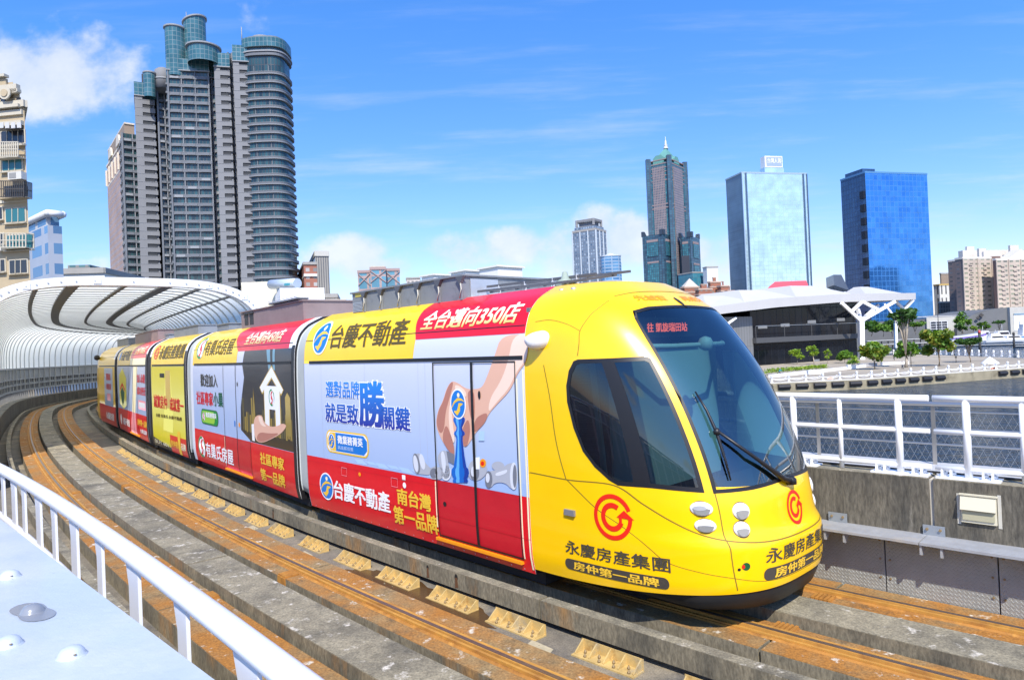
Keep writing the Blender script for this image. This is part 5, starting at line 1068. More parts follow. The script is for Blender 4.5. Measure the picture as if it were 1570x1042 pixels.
for q in (-.62, -.33, -.05, .22, .5): o, z = arch(q, -.07); mb.obox(tp(CS0-.168, o-.1, z-.09), tdir(CS0)[0]*-.012, tdir(CS0)[1]*.2, Vector((0, 0, .18)), CANW)
mb.build('ring_bolts', parent=canopy)

# ================================================================== CITY
def foot(xl, xc, xr, py, Y, yaw, depth=None):
    """footprint (counter-clockwise) of a block whose near corner is seen at xc and whose faces end at xl and xr"""
    a = math.radians(yaw); dR = np.array([math.cos(a), math.sin(a)]); dL = np.array([-math.sin(a), math.cos(a)])
    C = at(xc, py, Y); C = np.array([C.x, C.y])
    if dR.dot(C) <= 0 and xl != xc:        # the left face looks away from us: the block starts at xl
        xc = xl; C = at(xl, py, Y); C = np.array([C.x, C.y])
    def ln(px, d):
        r = ray(px, py); q = r[0]/r[1]; return (q*C[1]-C[0])/(d[0]-q*d[1])
    lr = max(ln(xr, dR), .2) if xr != xc else (depth or 20); ll = max(ln(xl, dL), .2) if xl != xc else (depth or 20)
    return [tuple(C), tuple(C+dR*lr), tuple(C+dR*lr+dL*ll), tuple(C+dL*ll)], dR, dL, lr, ll
def ztop(px, py, Y): return at(px, py, Y).z
GZ = QUAY_Z+.1
def inset(F, d):
    c = np.mean(np.array(F), 0); return [tuple(np.array(p)+(c-np.array(p))/np.linalg.norm(c-np.array(p))*d) for p in F]
def grow(F, d): return inset(F, -d)
def building(name, label, F, z1, m, cat='building', top=None, group=None, z0=None, parapet=1.2):
    c = np.mean(np.array(F), 0); t = thing(name, label, cat, (c[0], c[1], GZ), group)
    mb = MB(); mb.prism(F, z0 if z0 is not None else GZ, z1, m, top or ROOFCONC); mb.build('wall', parent=t)
    if parapet:
        mb = MB(); G = grow(F, .25); n = len(F)
        for i in range(n):
            a, b = G[i], G[(i+1) % n]; mb.bar((a[0], a[1], z1+parapet/2-.2), (b[0], b[1], z1+parapet/2-.2), .5, parapet, top or ROOFCONC)
        mb.build('parapet', parent=t)
    return t
ROOFCONC = mat('roof_concrete', (.32, .31, .29), .85, noise=(.3, .15))
# ---------------- grey residential tower, built wing by wing and storey by storey
TW_Y = 300.; FH = 3.72
T_CON = mat('tower_grey_concrete', (.205, .212, .225), .8, noise=(.12, .1)); T_BAL = mat('tower_balcony', (.135, .15, .172), .7, noise=(.15, .1)); T_GL = facade('tower_glass', (.035, .04, .048), ((.015, .03, .038), (.035, .09, .10)), 1.4, FH, .14, .4, .08); T_GLD = facade('tower_dark_glass', (.06, .065, .075), ((.02, .035, .05), (.05, .09, .11)), 1.6, FH, .2, .4, .1)
T_TEAL = facade('tower_teal_glass', (.16, .22, .24), ((.03, .10, .125), (.06, .16, .19)), 1.7, 2.0, .10, .3, .06); T_DK = mat('tower_recess', (.03, .035, .042), .7); T_WH = mat('tower_white_column', (.62, .64, .66), .6); T_LT = mat('tower_light_slab', (.26, .275, .295), .7)
tw = thing('residential_tower', 'tall dark grey residential tower with teal glass drums on its roof', 'skyscraper', (-128, 300, GZ))
def wing(xl, xc, xr, ytop, Y, yaw, style, nm='wing', crown=0, depth=None):
    F, dR, dL, lr, ll = foot(xl, xc, xr, (ytop+430)/2, Y, yaw, depth); z1 = ztop(xc, ytop, Y); mb = MB()
    mb.prism(inset(F, .9), GZ, z1, {'balcony': T_GL, 'glass': T_GL, 'panel': T_CON, 'dark': T_GLD}[style], T_CON)
    n = int((z1-GZ-crown)/FH); o = mb.build(nm, parent=tw); sb = MB(); wb = MB(); C = np.array(F[0]); H_ = grow(F, .12)
    for i in range(n):
        z = z1-crown-FH*(i+1)
        if z < 0: break
        if style in ('balcony', 'dark'):
            sb.prism(F, z, z+(1.15 if style == 'balcony' else .95), T_BAL); sb.prism(H_, z+(1.15 if style == 'balcony' else .95), z+(1.30 if style == 'balcony' else 1.05), T_LT)
            for l, dd, nn_ in ((lr, dR, -dL), (ll, dL, -dR)):
                k = max(2, int(l/4.6))
                for j in range(k+1):
                    p = C+dd*(l*j/k)*.985-nn_*(-.02); q = p-nn_*.35; sb.box((q[0], q[1], z+FH/2), (.45, .45, FH), T_CON if j % 2 else T_BAL)
                for j in range(k):
                    p = C+dd*(l*(j+.5)/k)+nn_*.10; sb.box((p[0], p[1], z+.55), (l/k*.62, .3, 1.0), T_LT if (i+j) % 7 == 0 else T_BAL, math.atan2(dd[1], dd[0]))
        elif style == 'glass':
            sb.prism(F, z, z+.8, T_BAL)
        elif style == 'panel':
            sb.prism(F, z, z+1.9, T_CON); sb.prism(H_, z+1.9, z+2.05, T_LT)
            for l, dd, nn_ in ((lr, dR, -dL), (ll, dL, -dR)):
                k = max(1, int(l/5.5))
                for j in range(k):
                    p = C+dd*(l*(j+.62)/k)+nn_*(-.55); wb.box((p[0], p[1], z+2.85), (l/k*.46, .35, 1.5), T_DK, math.atan2(dd[1], dd[0])); p = C+dd*(l*(j+.2)/k)-nn_*.4; wb.box((p[0], p[1], z+2.9), (l/k*.36, .9, 1.75), T_CON, math.atan2(dd[1], dd[0]))
    sb.build('storey_bands', parent=o)
    if wb.bm.faces: wb.build('windows', parent=o)
    else: wb.bm.free()
    if crown:
        cb = MB(); cb.prism(grow(F, .3), z1-crown+.1, z1+1.0, T_TEAL, T_CON); cb.prism(grow(F, .6), z1-crown-.3, z1-crown+.12, T_LT); cb.build('glass_crown', parent=o)
    return o, F, z1
wing(186, 191, 224, 203, 322, 35, 'balcony'); wing(211, 217, 242, 128, 306, 28, 'panel', crown=5); wing(236, 246, 268, 118, 310, 30, 'dark'); wing(262, 268, 326, 92, 296, 14, 'balcony', crown=4); wing(318, 322, 342, 98, 303, 12, 'balcony', crown=6); wing(334, 338, 358, 84, 298, 14, 'panel', crown=5); wing(355, 358, 368, 80, 303, 10, 'balcony'); wing(363, 367, 388, 72, 297, 14, 'panel', crown=6)
# rounded bay on the right
cb = at(411, 250, 302); RB = (at(446, 250, 302).x-at(379, 250, 302).x)/2; zt = ztop(411, 66, 302)
def roundfoot(c, r, ry, n=40): return [(c[0]+math.copysign(abs(math.cos(a))**.62, math.cos(a))*r, c[1]+math.copysign(abs(math.sin(a))**.62, math.sin(a))*ry) for a in [2*PI*i/n for i in range(n)]]
RF = roundfoot((cb.x, cb.y+4), RB, RB*.95); mb = MB(); mb.prism(inset(RF, .8), GZ, zt, T_GL, T_CON); bay = mb.build('wing', parent=tw); mb = MB()
n = int((zt-GZ-12)/FH)
for i in range(n):
    z = zt-12-FH*(i+1)
    if z < 0: break
    mb.prism(RF, z, z+.95, T_BAL); mb.prism(grow(RF, .12), z+.95, z+1.1, T_LT); mb.prism(grow(RF, .1), z-.02, z+.18, T_LT)
    for a in (-.72, -2.5, -1.9, -1.2):
        p = (cb.x+RB*.97*math.cos(a), cb.y+4+RB*.9*math.sin(a)); mb.box((p[0], p[1], z+FH/2), (.75 if a == -.72 else .3, .6, FH), T_WH if a == -.72 else T_BAL)
mb.build('storey_bands', parent=bay); mb = MB(); mb.prism(grow(RF, .2), zt-3.6, zt+.6, T_TEAL, T_CON); mb.prism(grow(RF, .1), zt-7.5, zt-6.2, T_BAL); mb.prism(grow(RF, .5), zt-6.0, zt-5.4, T_LT); mb.prism(inset(RF, 1.5), zt+.6, zt+1.6, T_CON); mb.build('glass_crown', parent=bay)
mb = MB(); mb.lathe((cb.x-1, cb.y+2, zt+.7), [(5.2, 0), (5.2, 1.5), (4.8, 1.9), (.1, 2.6)], T_CON, 24); p = at(371, 66, 300); mb.tube([p, p+Vector((0, 0, 7))], .22, T_LT, 6); mb.build('roof_plant', parent=bay)
def drum(px, ytop, ybot, wpx, Y, nm='glass_drum', slope=0):
    c = at(px, ytop, Y); r = wpx/2*Y/FPX; zb_ = ztop(px, ybot, Y); mb = MB(); N_ = 32; u = 0
    zt_ = lambda a: c.z+slope*math.cos(a)
    for i in range(N_):
        a, b = 2*PI*i/N_, 2*PI*(i+1)/N_; d = r*2*PI/N_
        mb.face([(c.x+r*math.cos(a), c.y+r*math.sin(a), zb_), (c.x+r*math.cos(b), c.y+r*math.sin(b), zb_), (c.x+r*math.cos(b), c.y+r*math.sin(b), zt_(b)), (c.x+r*math.cos(a), c.y+r*math.sin(a), zt_(a))], T_TEAL, True, uvs=[(u, zb_), (u+d, zb_), (u+d, zt_(b)), (u, zt_(a))]); u += d
    for q, h0, h1 in ((1.08, 0, .7), (1.08, .7, .9)): pass
    rows = [[(c.x+r*q*math.cos(a), c.y+r*q*math.sin(a), zt_(a)+h) for a in [2*PI*i/N_ for i in range(N_)]] for q, h in ((1.0, -.1), (1.12, .1), (1.12, .7), (.9, .95), (.02, 1.3))]
    mb.grid(rows, T_LT, False, True); return mb.build(nm, parent=tw)
drum(268, 46, 120, 29, 300); drum(298, 34, 108, 32, 303, slope=1.5); drum(312, 76, 100, 46, 299); drum(229, 114, 150, 17, 304, 'glass_turret'); 
c_ = at(250, 118, 308); mb = MB(); mb.lathe((c_.x, c_.y, c_.z-6), [(3.7, 0), (3.7, 6), (3.4, 8.6), (2.2, 9.6), (.1, 10.0)], T_CON, 28); mb.lathe((c_.x, c_.y, c_.z-2), [(3.9, 0), (3.9, .7)], T_LT, 28); mb.build('curved_penthouse', parent=tw)
p = at(286, 36, 300); mb = MB(); mb.tube([p, p+Vector((0, 0, 5))], .15, T_LT, 6); mb.build('mast', parent=tw)
F, *_ = foot(222, 222, 436, 250, 322, 6); mb = MB(); mb.prism(F, GZ, ztop(300, 110, 322), T_DK); mb.build('core', parent=tw)
# thin vertical glass shaft between the wings
wing(259, 262, 268, 116, 297, 14, 'glass')
# ---------------- brown tower behind it
BR = facade('brown_tile_facade', (.40, .275, .215), ((.10, .07, .06), (.17, .12, .10)), 2.6, 3.3, .95); CRM = mat('cream_trim', (.62, .56, .46), .7, noise=(.2, .08))
F, dR, dL, lr, ll = foot(166, 196, 214, 320, 345, 38); zt = ztop(196, 212, 345); bt = building('brown_tower', 'brown tiled tower with cream arched crown behind the grey tower', F, zt, BR, 'skyscraper', CRM)
mb = MB(); mb.prism(grow(F, .8), zt-3, zt-1.6, CRM); mb.prism(grow(F, .5), zt-12, zt-11, CRM); mb.prism(grow(F, .5), 23, 24, CRM); C = np.array(F[0])
for l, dd, nn_ in ((ll, dL, -dR), (lr, dR, -dL)):
    k = 6
    for j in range(k+1): p = C+dd*l*j/k+nn_*.3; mb.box((p[0], p[1], zt-6.5), (1.0, 1.0, 9), CRM, math.atan2(dd[1], dd[0]))
mb.build('crown_trim', parent=bt); mb = MB(); G = inset(F, 4); mb.prism(G, zt, zt+8.5, mat('brown_crown', (.28, .22, .17), .8)); mb.prism(grow(G, .5), zt+8.5, zt+9.3, CRM)
for j in range(2):
    p = C+dL*ll*(.28+.42*j); a0 = [(p[0]+dL[0]*5*math.cos(t), p[1]+dL[1]*5*math.cos(t), zt+1+5.5*math.sin(t)) for t in [PI*i/14 for i in range(15)]]; mb.extr(a0, Vector((-dR[0], -dR[1], 0))*1.0, CRM)
mb.build('crown', parent=bt)
# ---------------- old beige apartment house at the left edge
AW = mat('beige_stucco', (.42, .34, .22), .85, noise=(.4, .12), second=((.45, .37, .25), .15, .5, .66)); AW2 = mat('white_plaster', (.50, .46, .37), .75, noise=(.5, .08))
Y0 = 82.; F, dR, dL, lr, ll = foot(45.5, 45.5, 60, 330, Y0, 62, 24)
a = math.radians(-8); C = at(42, 300, Y0); fx = Vector((math.cos(a), math.sin(a), 0)); fy = Vector((-math.sin(a), math.cos(a), 0))
rv = Vector((C.x, C.y, 0)).normalized(); pt = [C-fx*26, C, C+rv*15-Vector((1.2, 0, 0)), C-fx*26+fy*16]; zt = ztop(36, 162, Y0)
ap = building('apartment_house', 'old beige apartment house with caged balconies at the left edge', [(p.x, p.y) for p in pt], zt, AW, 'building', AW2, parapet=.8)
def onwall(px, py, off=0.):
    d = Vector(ray(px, py)); n_ = fy; t = (C-Vector((0, 0, CAM_H))).dot(n_)/d.dot(n_); return Vector((0, 0, CAM_H))+d*t-fy*off
def wrect(x0, y0, x1, y1, depth, m, nm, par, off=0.):
    p = onwall(x0, y1); q = onwall(x1, y0); mb = MB(); w = (q-p).dot(fx); mb.obox(p-fy*(off+depth), fx*w, fy*depth, Vector((0, 0, q.z-p.z)), m); return mb.build(nm, parent=par)
GLT = mat('window_teal', (.03, .14, .16), .1, spec=.6); GLD = mat('window_dark', (.03, .035, .045), .12, spec=.6); IRON = mat('window_iron', (.06, .055, .05), .7); AC = mat('aircon_white', (.55, .54, .5), .5)
for x0, y0, x1, y1, g in ((6, 244, 34, 262, GLT), (11, 319, 39, 341, GLT), (13, 359, 51, 382, GLT), (17, 398, 42, 419, GLD), (-3, 358, 6, 374, GLD), (-3, 398, 8, 416, GLD), (-3, 318, 4, 336, GLD), (4, 200, 38, 222, GLD)):
    fr = wrect(x0-1.6, y0-1.6, x1+1.6, y1+1.6, .12, AW2, 'window', ap); wrect(x0, y0, x1, y1, .05, g, 'pane', fr, .12)
    mb = MB(); w_n = max(2, int((x1-x0)/8))
    for j in range(1, w_n): xx = x0+(x1-x0)*j/w_n; mb.bar(onwall(xx, y0, .19), onwall(xx, y1, .19), .08, .06, AW2, fy)
    mb.build('mullion', parent=fr); wrect(x0-3, y1+1.6, x1+3, y1+3.4, .45, AW2, 'sill', fr)
for x0, y0, x1, y1, bars, m_ in ((4, 222, 40, 244, 12, AW2), (7, 281, 49, 305, 16, IRON), (13, 360, 52, 381, 9, AW2)):
    mb = MB(); D = 1.15
    for xx in np.linspace(x0, x1, bars): mb.bar(onwall(xx, y0, D), onwall(xx, y1, D), .07 if m_ is IRON else .14, .07, m_, fy)
    for yy in (y0, (y0+y1)/2, y1): mb.bar(onwall(x0, yy, D), onwall(x1, yy, D), .1, .1, m_); mb.bar(onwall(x1, yy, D), onwall(x1, yy, 0), .08, .08, m_)
    for xx in (x0, x1): mb.bar(onwall(xx, y0, D), onwall(xx, y1, D), .1, .1, m_, fy)
    if m_ is IRON:
        for k in range(8): mb.bar(onwall(x1, y0, D*k/8), onwall(x1, y1, D*k/8), .06, .06, m_, fx)
    mb.build('window_cage', parent=ap); wrect(x0, y1, x1+.5, y1+2.5, D, AW2 if m_ is AW2 else AW, 'balcony_slab', ap)
wrect(8, 283, 42, 303, .1, GLD, 'window', ap); 
for x0, y0, x1, y1 in ((21, 265, 41, 278), (1, 376, 10, 386)): o = wrect(x0, y0, x1, y1, .8, AC, 'air_conditioner', ap); wrect(x0+2, y0+2, x0+(x1-x0)*.6, y1-2, .03, mat('aircon_grille', (.25, .25, .24), .6), 'grille', o, .8)
for y0, y1, dpt in ((166, 173, .7), (186, 204, .5), (176, 180, .3), (143, 150, .6)): wrect(-80, y0, {166: 35, 186: 37, 176: 36, 143: 33}[y0], y1, dpt, AW2, 'cornice', ap)
wrect(-80, 126, 20, 168, .02, AW, 'attic', ap); wrect(-80, 136, 30, 168, .02, AW, 'attic', ap)
for k in range(9): wrect(-40+9*k, 190, -34+9*k, 199, .06, mat('plaster_relief', (.5, .5, .5), .8), 'relief', ap, .5)
wrect(-80, 150, 32, 164, .1, AW, 'attic', ap); o = wrect(6, 131, 31, 147, .6, AW2, 'gable', ap); mb = MB(); c_ = onwall(17, 147, .75); mb.tube([c_, c_-fy*.2], .75, AW2, 20); mb.tube([c_-fy*.2, c_-fy*.3], .45, AW, 20); mb.build('gable_roundel', parent=o); wrect(-60, 122, 12, 147, .3, AW, 'gable', ap); wrect(-60, 120, 14, 124, .7, AW2, 'cornice', ap)
for xx in (3, 27): o = wrect(xx, 150, xx+6, 161, .05, GLD, 'window', ap, .1)
wrect(-80, 309, 42, 311.5, .12, AW2, 'cornice', ap); mb = MB(); mb.extr([onwall(12, 198, .05), onwall(12, 204, 1.3), onwall(12, 205, 1.3), onwall(12, 199.5, .05)], fx*2.2, IRON); mb.build('awning', parent=ap)
# ---------------- grey office with rounded parapet
OFF = facade('grey_office', (.36, .40, .47), ((.06, .13, .26), (.12, .24, .40)), 7.2, 3.6, .85, .5, .08)
F, dR, dL, lr, ll = foot(20, 74, 96, 380, 120, 50); zt = ztop(74, 345, 120); ob = building('office_block', 'low grey panelled office with rounded white parapet behind the beige house', F, zt, OFF, 'building', mat('white_cladding', (.68, .70, .73), .5), parapet=0)
G = grow(F, .5); mb = MB(); zz = ztop(74, 327, 120); mb.prism(inset(F, 1), zt, zz, facade('grey_office_top', (.45, .47, .5), ((.07, .14, .25), (.1, .2, .33)), 6, 4.5, .7)); n = len(G)
for i in range(n): mb.tube([(*G[i], zz), (*G[(i+1) % n], zz)], .6, MATS['white_cladding'], 12)
for p in G: mb.lathe((*p, zz-.6), [(.1, 0), (.5, .2), (.6, .6), (.5, 1.0), (.1, 1.2)], MATS['white_cladding'], 10)
mb.build('rounded_parapet', parent=ob)
F, *_ = foot(97, 102, 160, 415, 150, 6); wb_ = building('white_block', 'small white flat roofed house with dark rooftop cabins above the canopy', F, ztop(120, 418, 150), mat('white_render', (.68, .68, .64), .8, noise=(.3, .06)), 'building'); mb = MB(); F2, *_ = foot(104, 108, 138, 412, 152, 6); mb.prism(F2, ztop(120, 418, 152), ztop(120, 406, 152), facade('cabin', (.2, .2, .19), ((.05, .12, .13), (.1, .22, .22)), 2, 2.0, .35)); mb.build('roof_cabin', parent=wb_)
# ---------------- white hoarding and cream roof to the right of the canopy
HW = mat('white_sheeting', (.82, .82, .82), .6); F, *_ = foot(398, 430, 498, 462, 62, 22); hb = building('white_hoarding', 'plain white sheet-clad box building right of the canopy end', F, ztop(440, 441, 62), HW, 'building', parapet=0)
F, *_ = foot(370, 376, 424, 440, 70, 4); building('cream_roof_house', 'cream low house with rounded blue white tank sign beside the white box', F, ztop(390, 432, 70), mat('cream_render', (.66, .62, .50), .8, noise=(.3, .08)), 'building', parapet=0)
p, q = at(416, 436, 69), at(456, 434, 66); tk_ = thing('roof_tank', 'horizontal pale blue drum lying on the cream roof', 'tank', tuple(p)); mb = MB(); mb.tube([p, q], .48, mat('tank_blue_white', (.55, .63, .72), .4, .3), 20); mb.build('drum', parent=tk_); mb = MB(); mb.bar(p+Vector((0.6, -.47, -.12)), q+Vector((-.6, -.47, -.12)), .02, .22, mat('tank_teal', (.05, .35, .42), .5)); mb.build('band', parent=tk_)
# ---------------- middle distance behind the tram roofs
FINS = facade('grey_fins', (.30, .29, .27), ((.12, .12, .12), (.16, .16, .16)), 1.1, 60, .3); BRK = facade('red_brick_block', (.30, .115, .075), ((.45, .43, .4), (.08, .07, .07)), 3.2, 3.2, .8)
F, *_ = foot(472, 484, 505, 420, 330, 20); building('finned_tower', 'grey tower with vertical fins and slanted open top behind the white box', F, ztop(484, 392, 330), FINS, 'building', mat('fin_cap', (.5, .5, .48), .7), parapet=2.5)
F, *_ = foot(449, 466, 486, 420, 300, 20); rb_ = building('brick_block', 'red brick apartment block with white balcony bands at the foot of the grey tower', F, ztop(466, 405, 300), BRK, 'building'); mb = MB(); G = grow(F, .7)
for z in np.arange(5, ztop(466, 405, 300), 6.4): mb.prism(G, z, z+1.2, mat('white_band', (.62, .6, .57), .7))
mb.build('balcony_bands', parent=rb_)
CRB = facade('cream_offices', (.56, .46, .28), ((.05, .045, .04), (.12, .1, .08)), 2.6, 3.6, .65); F, *_ = foot(495, 500, 529, 468, 210, 12); building('cream_offices', 'small cream building with tall dark windows left of the grey roof unit', F, ztop(505, 464, 210), CRB, 'building', CRM); 
F, *_ = foot(499, 502, 517, 460, 213, 12); building('cream_penthouse', 'cream penthouse block standing above the cream offices', F, ztop(505, 455, 213), CRM, 'building')
PB = facade('pink_framed_glass', (.36, .27, .26), ((.05, .16, .24), (.12, .30, .40)), 9, 12, 1.0, .6, .1)
tpn = thing('pink_twin_block', 'pink framed glass office block with three stepped bays', 'building', tuple(at(580, 445, 620)))
for xl, xc, xr, yt, Y in ((549, 553, 568, 416, 630), (568, 572, 592, 411, 620), (592, 596, 613, 413, 632)):
    F, *_ = foot(xl, xc, xr, 430, Y, 10); mb = MB(); zt = ztop(xc, yt, Y); mb.prism(F, GZ, zt, PB, ROOFCONC); mb.prism(grow(F, .8), zt-1.5, zt+1, mat('pink_frame', (.35, .255, .245), .7)); b_ = mb.build('bay', parent=tpn); mb = MB(); a, b = F[0], F[1]
    mb.bar((a[0], a[1]-.5, zt-13), (b[0], b[1]-.5, zt-2), .8, .8, MATS['pink_frame']); mb.bar((a[0], a[1]-.5, zt-2), (b[0], b[1]-.5, zt-13), .8, .8, MATS['pink_frame']); mb.build('cross_brace', parent=b_)
mb = MB(); F, *_ = foot(568, 570, 590, 411, 622, 8); mb.prism(F, ztop(575, 411, 622), ztop(575, 408, 622), AW2); mb.build('roof_plant', parent=tpn)
F, *_ = foot(623, 626, 644, 430, 500, 8); building('pale_block', 'little pale grey block with a mast right of the pink building', F, ztop(632, 427, 500), facade('pale_rows', (.55, .5, .47), ((.3, .28, .28), (.2, .2, .2)), 3, 3, .7), 'building')
# ---------------- towers across the harbour
def far_tower(name, label, xl, xc, xr, yt, Y, yaw, m, top=None, par=2.5): 
    F, dR, dL, lr, ll = foot(xl, xc, xr, (yt+440)/2, Y, yaw); zt = ztop(xc, yt, Y); return building(name, label, F, zt, m, 'skyscraper', top, parapet=par), F, zt, dR, dL, lr, ll
GRT = facade('grey_grid_tower', (.15, .19, .25), ((.34, .42, .5), (.05, .10, .17)), 3.1, 3.6, .75, .6, .12)
t1, F, zt, dR, dL, lr, ll = far_tower('grid_tower', 'grey gridded apartment tower with a stepped frame crown, left of the spired tower', 879, 915, 931, 352, 820, 55, GRT); mb = MB()
G = inset(F, 3); mb.prism(G, zt, zt+6, GRT); H_ = inset(F, 6); 
for i in range(4): a, b = H_[i], H_[(i+1) % 4]; mb.bar((*a, zt+7), (*a, zt+15), 3, 3, T_CON); mb.bar((*a, zt+13.5), (*b, zt+13.5), 2.5, 3, T_CON)
mb.prism(inset(F, 9), zt+6, zt+12, T_CON); mb.build('crown', parent=t1); mb = MB(); C = np.array(F[0])
for l, dd, nn_ in ((lr, dR, -dL), (ll, dL, -dR)):
    for j in range(4): p = C+dd*l*j/3+nn_*.4; mb.box((p[0], p[1], zt/2), (1.4, 1.4, zt), mat('grid_rib', (.40, .46, .52), .6))
mb.build('ribs', parent=t1)
BLT = facade('blue_banded', (.26, .36, .48), ((.04, .14, .30), (.10, .26, .45)), 8, 3.5, .6, .4, .08); c_ = at(937, 425, 760); rr = 11; FB = roundfoot((c_.x, c_.y), rr, rr, 24); zt = ztop(935, 394, 760)
bt2 = building('blue_round_tower', 'small rounded blue glass tower at the foot of the grid tower', FB, zt, BLT, 'building', mat('pale_steel', (.5, .55, .6), .5)); mb = MB(); F, *_ = foot(944, 946, 953, 415, 758, 30); mb.prism(F, GZ, ztop(946, 402, 758), BLT); mb.lathe((c_.x, c_.y, zt), [(5, 0), (5, 3), (1, 4)], MATS['pale_steel'], 14); mb.build('annex', parent=bt2)
# spired tower (about 350 m) ------------------------------------------------
Y = 1165.; PK = facade('spire_pink_grid', (.245, .20, .205), ((.05, .07, .10), (.09, .12, .15)), 3.0, 4.2, .75, .7, .15); TG = facade('spire_teal_glass', (.035, .075, .10), ((.02, .10, .14), (.05, .22, .27)), 3.5, 4.2, .45, .4, .08); NV = facade('spire_navy', (.03, .045, .07), ((.025, .06, .10), (.05, .13, .18)), 5, 4.2, .5, .4, .1); GRN = mat('copper_green_roof', (.12, .30, .27), .6, noise=(.05, .1)); PKM = mat('spire_pink_stone', (.27, .21, .21), .75)
sp = thing('spired_tower', 'very tall navy and pink tower with green pyramid roof and white spire', 'skyscraper', tuple(at(1028, 440, Y)))
F, dR, dL, lr, ll = foot(997, 1029, 1053, 330, Y, 52); C = np.array(F[0]); zt = ztop(1029, 246, Y); mb = MB(); mb.prism(F, GZ, zt, TG, PKM); mb.build('shaft', parent=sp)
mb = MB(); zc = ztop(1029, 252, Y); z3 = ztop(1029, 275, Y)
for l, dd, nn_ in ((lr, dR, -dL), (ll, dL, -dR)):
    a0, a1 = C+dd*l*.22+nn_*1.2, C+dd*l*.80+nn_*1.2; mb.prism([tuple(a0), tuple(a1), tuple(a1-nn_*3), tuple(a0-nn_*3)], 30, zc, PK)
mb.build('stone_grid', parent=sp); mb = MB()
mb.prism(grow(F, .8), z3, z3+2, PKM); zm = ztop(1029, 312, Y); mb.prism(grow(F, 1.5), zm, zm+2.2, PKM); mb.prism(grow(F, 1.5), zm-6, zm-4, PKM)
for k in range(5): mb.prism(grow(F, .7), z3+8+7*k, z3+9.6+7*k, PKM)
for p in F: q = np.array(p); mb.prism([tuple(q+np.array(v)) for v in ((-4, -4), (4, -4), (4, 4), (-4, 4))], GZ, zt+9, NV)
mb.build('bands', parent=sp); mb = MB(); ce = np.mean(np.array(F), 0); G1, G2 = inset(F, 7), inset(F, 22)
for i in range(4):
    a, b = G1[i], G1[(i+1) % 4]; c2_, d2_ = G2[(i+1) % 4], G2[i]; zr = ztop(1022, 219, Y)
    mb.face([(*a, zt), (*b, zt), (*c2_, zr-12), (*d2_, zr-12)], GRN); mb.face([(*d2_, zr-12), (*c2_, zr-12), (ce[0], ce[1], zr+3)], GRN)
    m_ = (np.array(F[i])+np.array(F[(i+1) % 4]))/2; u_ = (np.array(F[(i+1) % 4])-np.array(F[i])); u_ = u_/np.linalg.norm(u_); mb.extr([(*(m_-u_*10), zt-2), (*(m_+u_*10), zt-2), (*(m_+u_*10), zt+8), (*(m_+u_*5), zt+13), (*(m_-u_*5), zt+13), (*(m_-u_*10), zt+8)], Vector((ce[0]-m_[0], ce[1]-m_[1], 0)).normalized()*6, GRN)
mb.build('roof', parent=sp); mb = MB(); zr = ztop(1022, 219, Y); mb.lathe((ce[0], ce[1], zr), [(4.5, 0), (4.2, 2), (3, 3), (3, 6), (3.6, 6.5), (1.6, 8), (1.4, 14), (.5, 16), (.3, 22)], mat('spire_white', (.6, .6, .62), .5), 12); mb.build('spire', parent=sp)
for xl, xc, xr, yt, Yq in ((986, 1018, 1031, 358, 1150), (1044, 1060, 1074, 362, 1160)):
    F2, dR2, dL2, lr2, ll2 = foot(xl, xc, xr, 395, Yq, 52); z2 = ztop(xc, yt, Yq); mb = MB(); mb.prism(F2, GZ, z2, NV, GRN); wg = mb.build('side_wing', parent=sp); mb = MB(); C2 = np.array(F2[0])
    for l, dd, nn_ in ((lr2, dR2, -dL2), (ll2, dL2, -dR2)):
        a0, a1 = C2+dd*l*.25+nn_*.8, C2+dd*l*.78+nn_*.8; q = [tuple(a0), tuple(a1), tuple(a1-nn_*2), tuple(a0-nn_*2)]; mb.prism(q, GZ, z2-48, TG); mb.prism([tuple(np.array(v)+nn_*.6) for v in q], z2-48, z2-45, PKM); mb.prism([tuple(np.array(v)+nn_*.4) for v in q], z2-36, z2-12, TG); mb.prism([tuple(np.array(v)+nn_*.6) for v in q], z2-12, z2-8, PKM)
        for e in (0, 1): p = C2+dd*l*(.06+.88*e); mb.extr([(p[0]-dd[0]*4, p[1]-dd[1]*4, z2-1), (p[0]+dd[0]*4, p[1]+dd[1]*4, z2-1), (p[0]+dd[0]*(4 if e else 0), p[1]+dd[1]*(4 if e else 0), z2+8), (p[0]-dd[0]*(0 if e else 4), p[1]-dd[1]*(0 if e else 4), z2+8)], Vector((-nn_[0], -nn_[1], 0))*6, NV)
    mb.build('bay', parent=wg)
mb = MB(); p0, p1 = at(1046, 440, 1140), at(1056, 392, 1140); mb.box(((p0.x+p1.x)/2, 1143, p1.z/2), (p1.x-p0.x, 14, p1.z), mat('gate_dark', (.02, .025, .04), .5)); mb.build('great_opening', parent=sp)
F, *_ = foot(1040, 1062, 1087, 428, 700, 25); building('teal_podium', 'low teal glass hall at the foot of the spired tower', F, ztop(1062, 418, 700), facade('teal_hall', (.05, .14, .18), ((.03, .16, .22), (.06, .22, .28)), 6, 5, .3), 'building')
F, *_ = foot(1078, 1084, 1101, 420, 690, 15); building('white_slab', 'narrow white slab building with one dark window column', F, ztop(1084, 410, 690), facade('white_slab_face', (.66, .68, .68), ((.04, .1, .14), (.06, .14, .18)), 11, 5, 2.6), 'building')
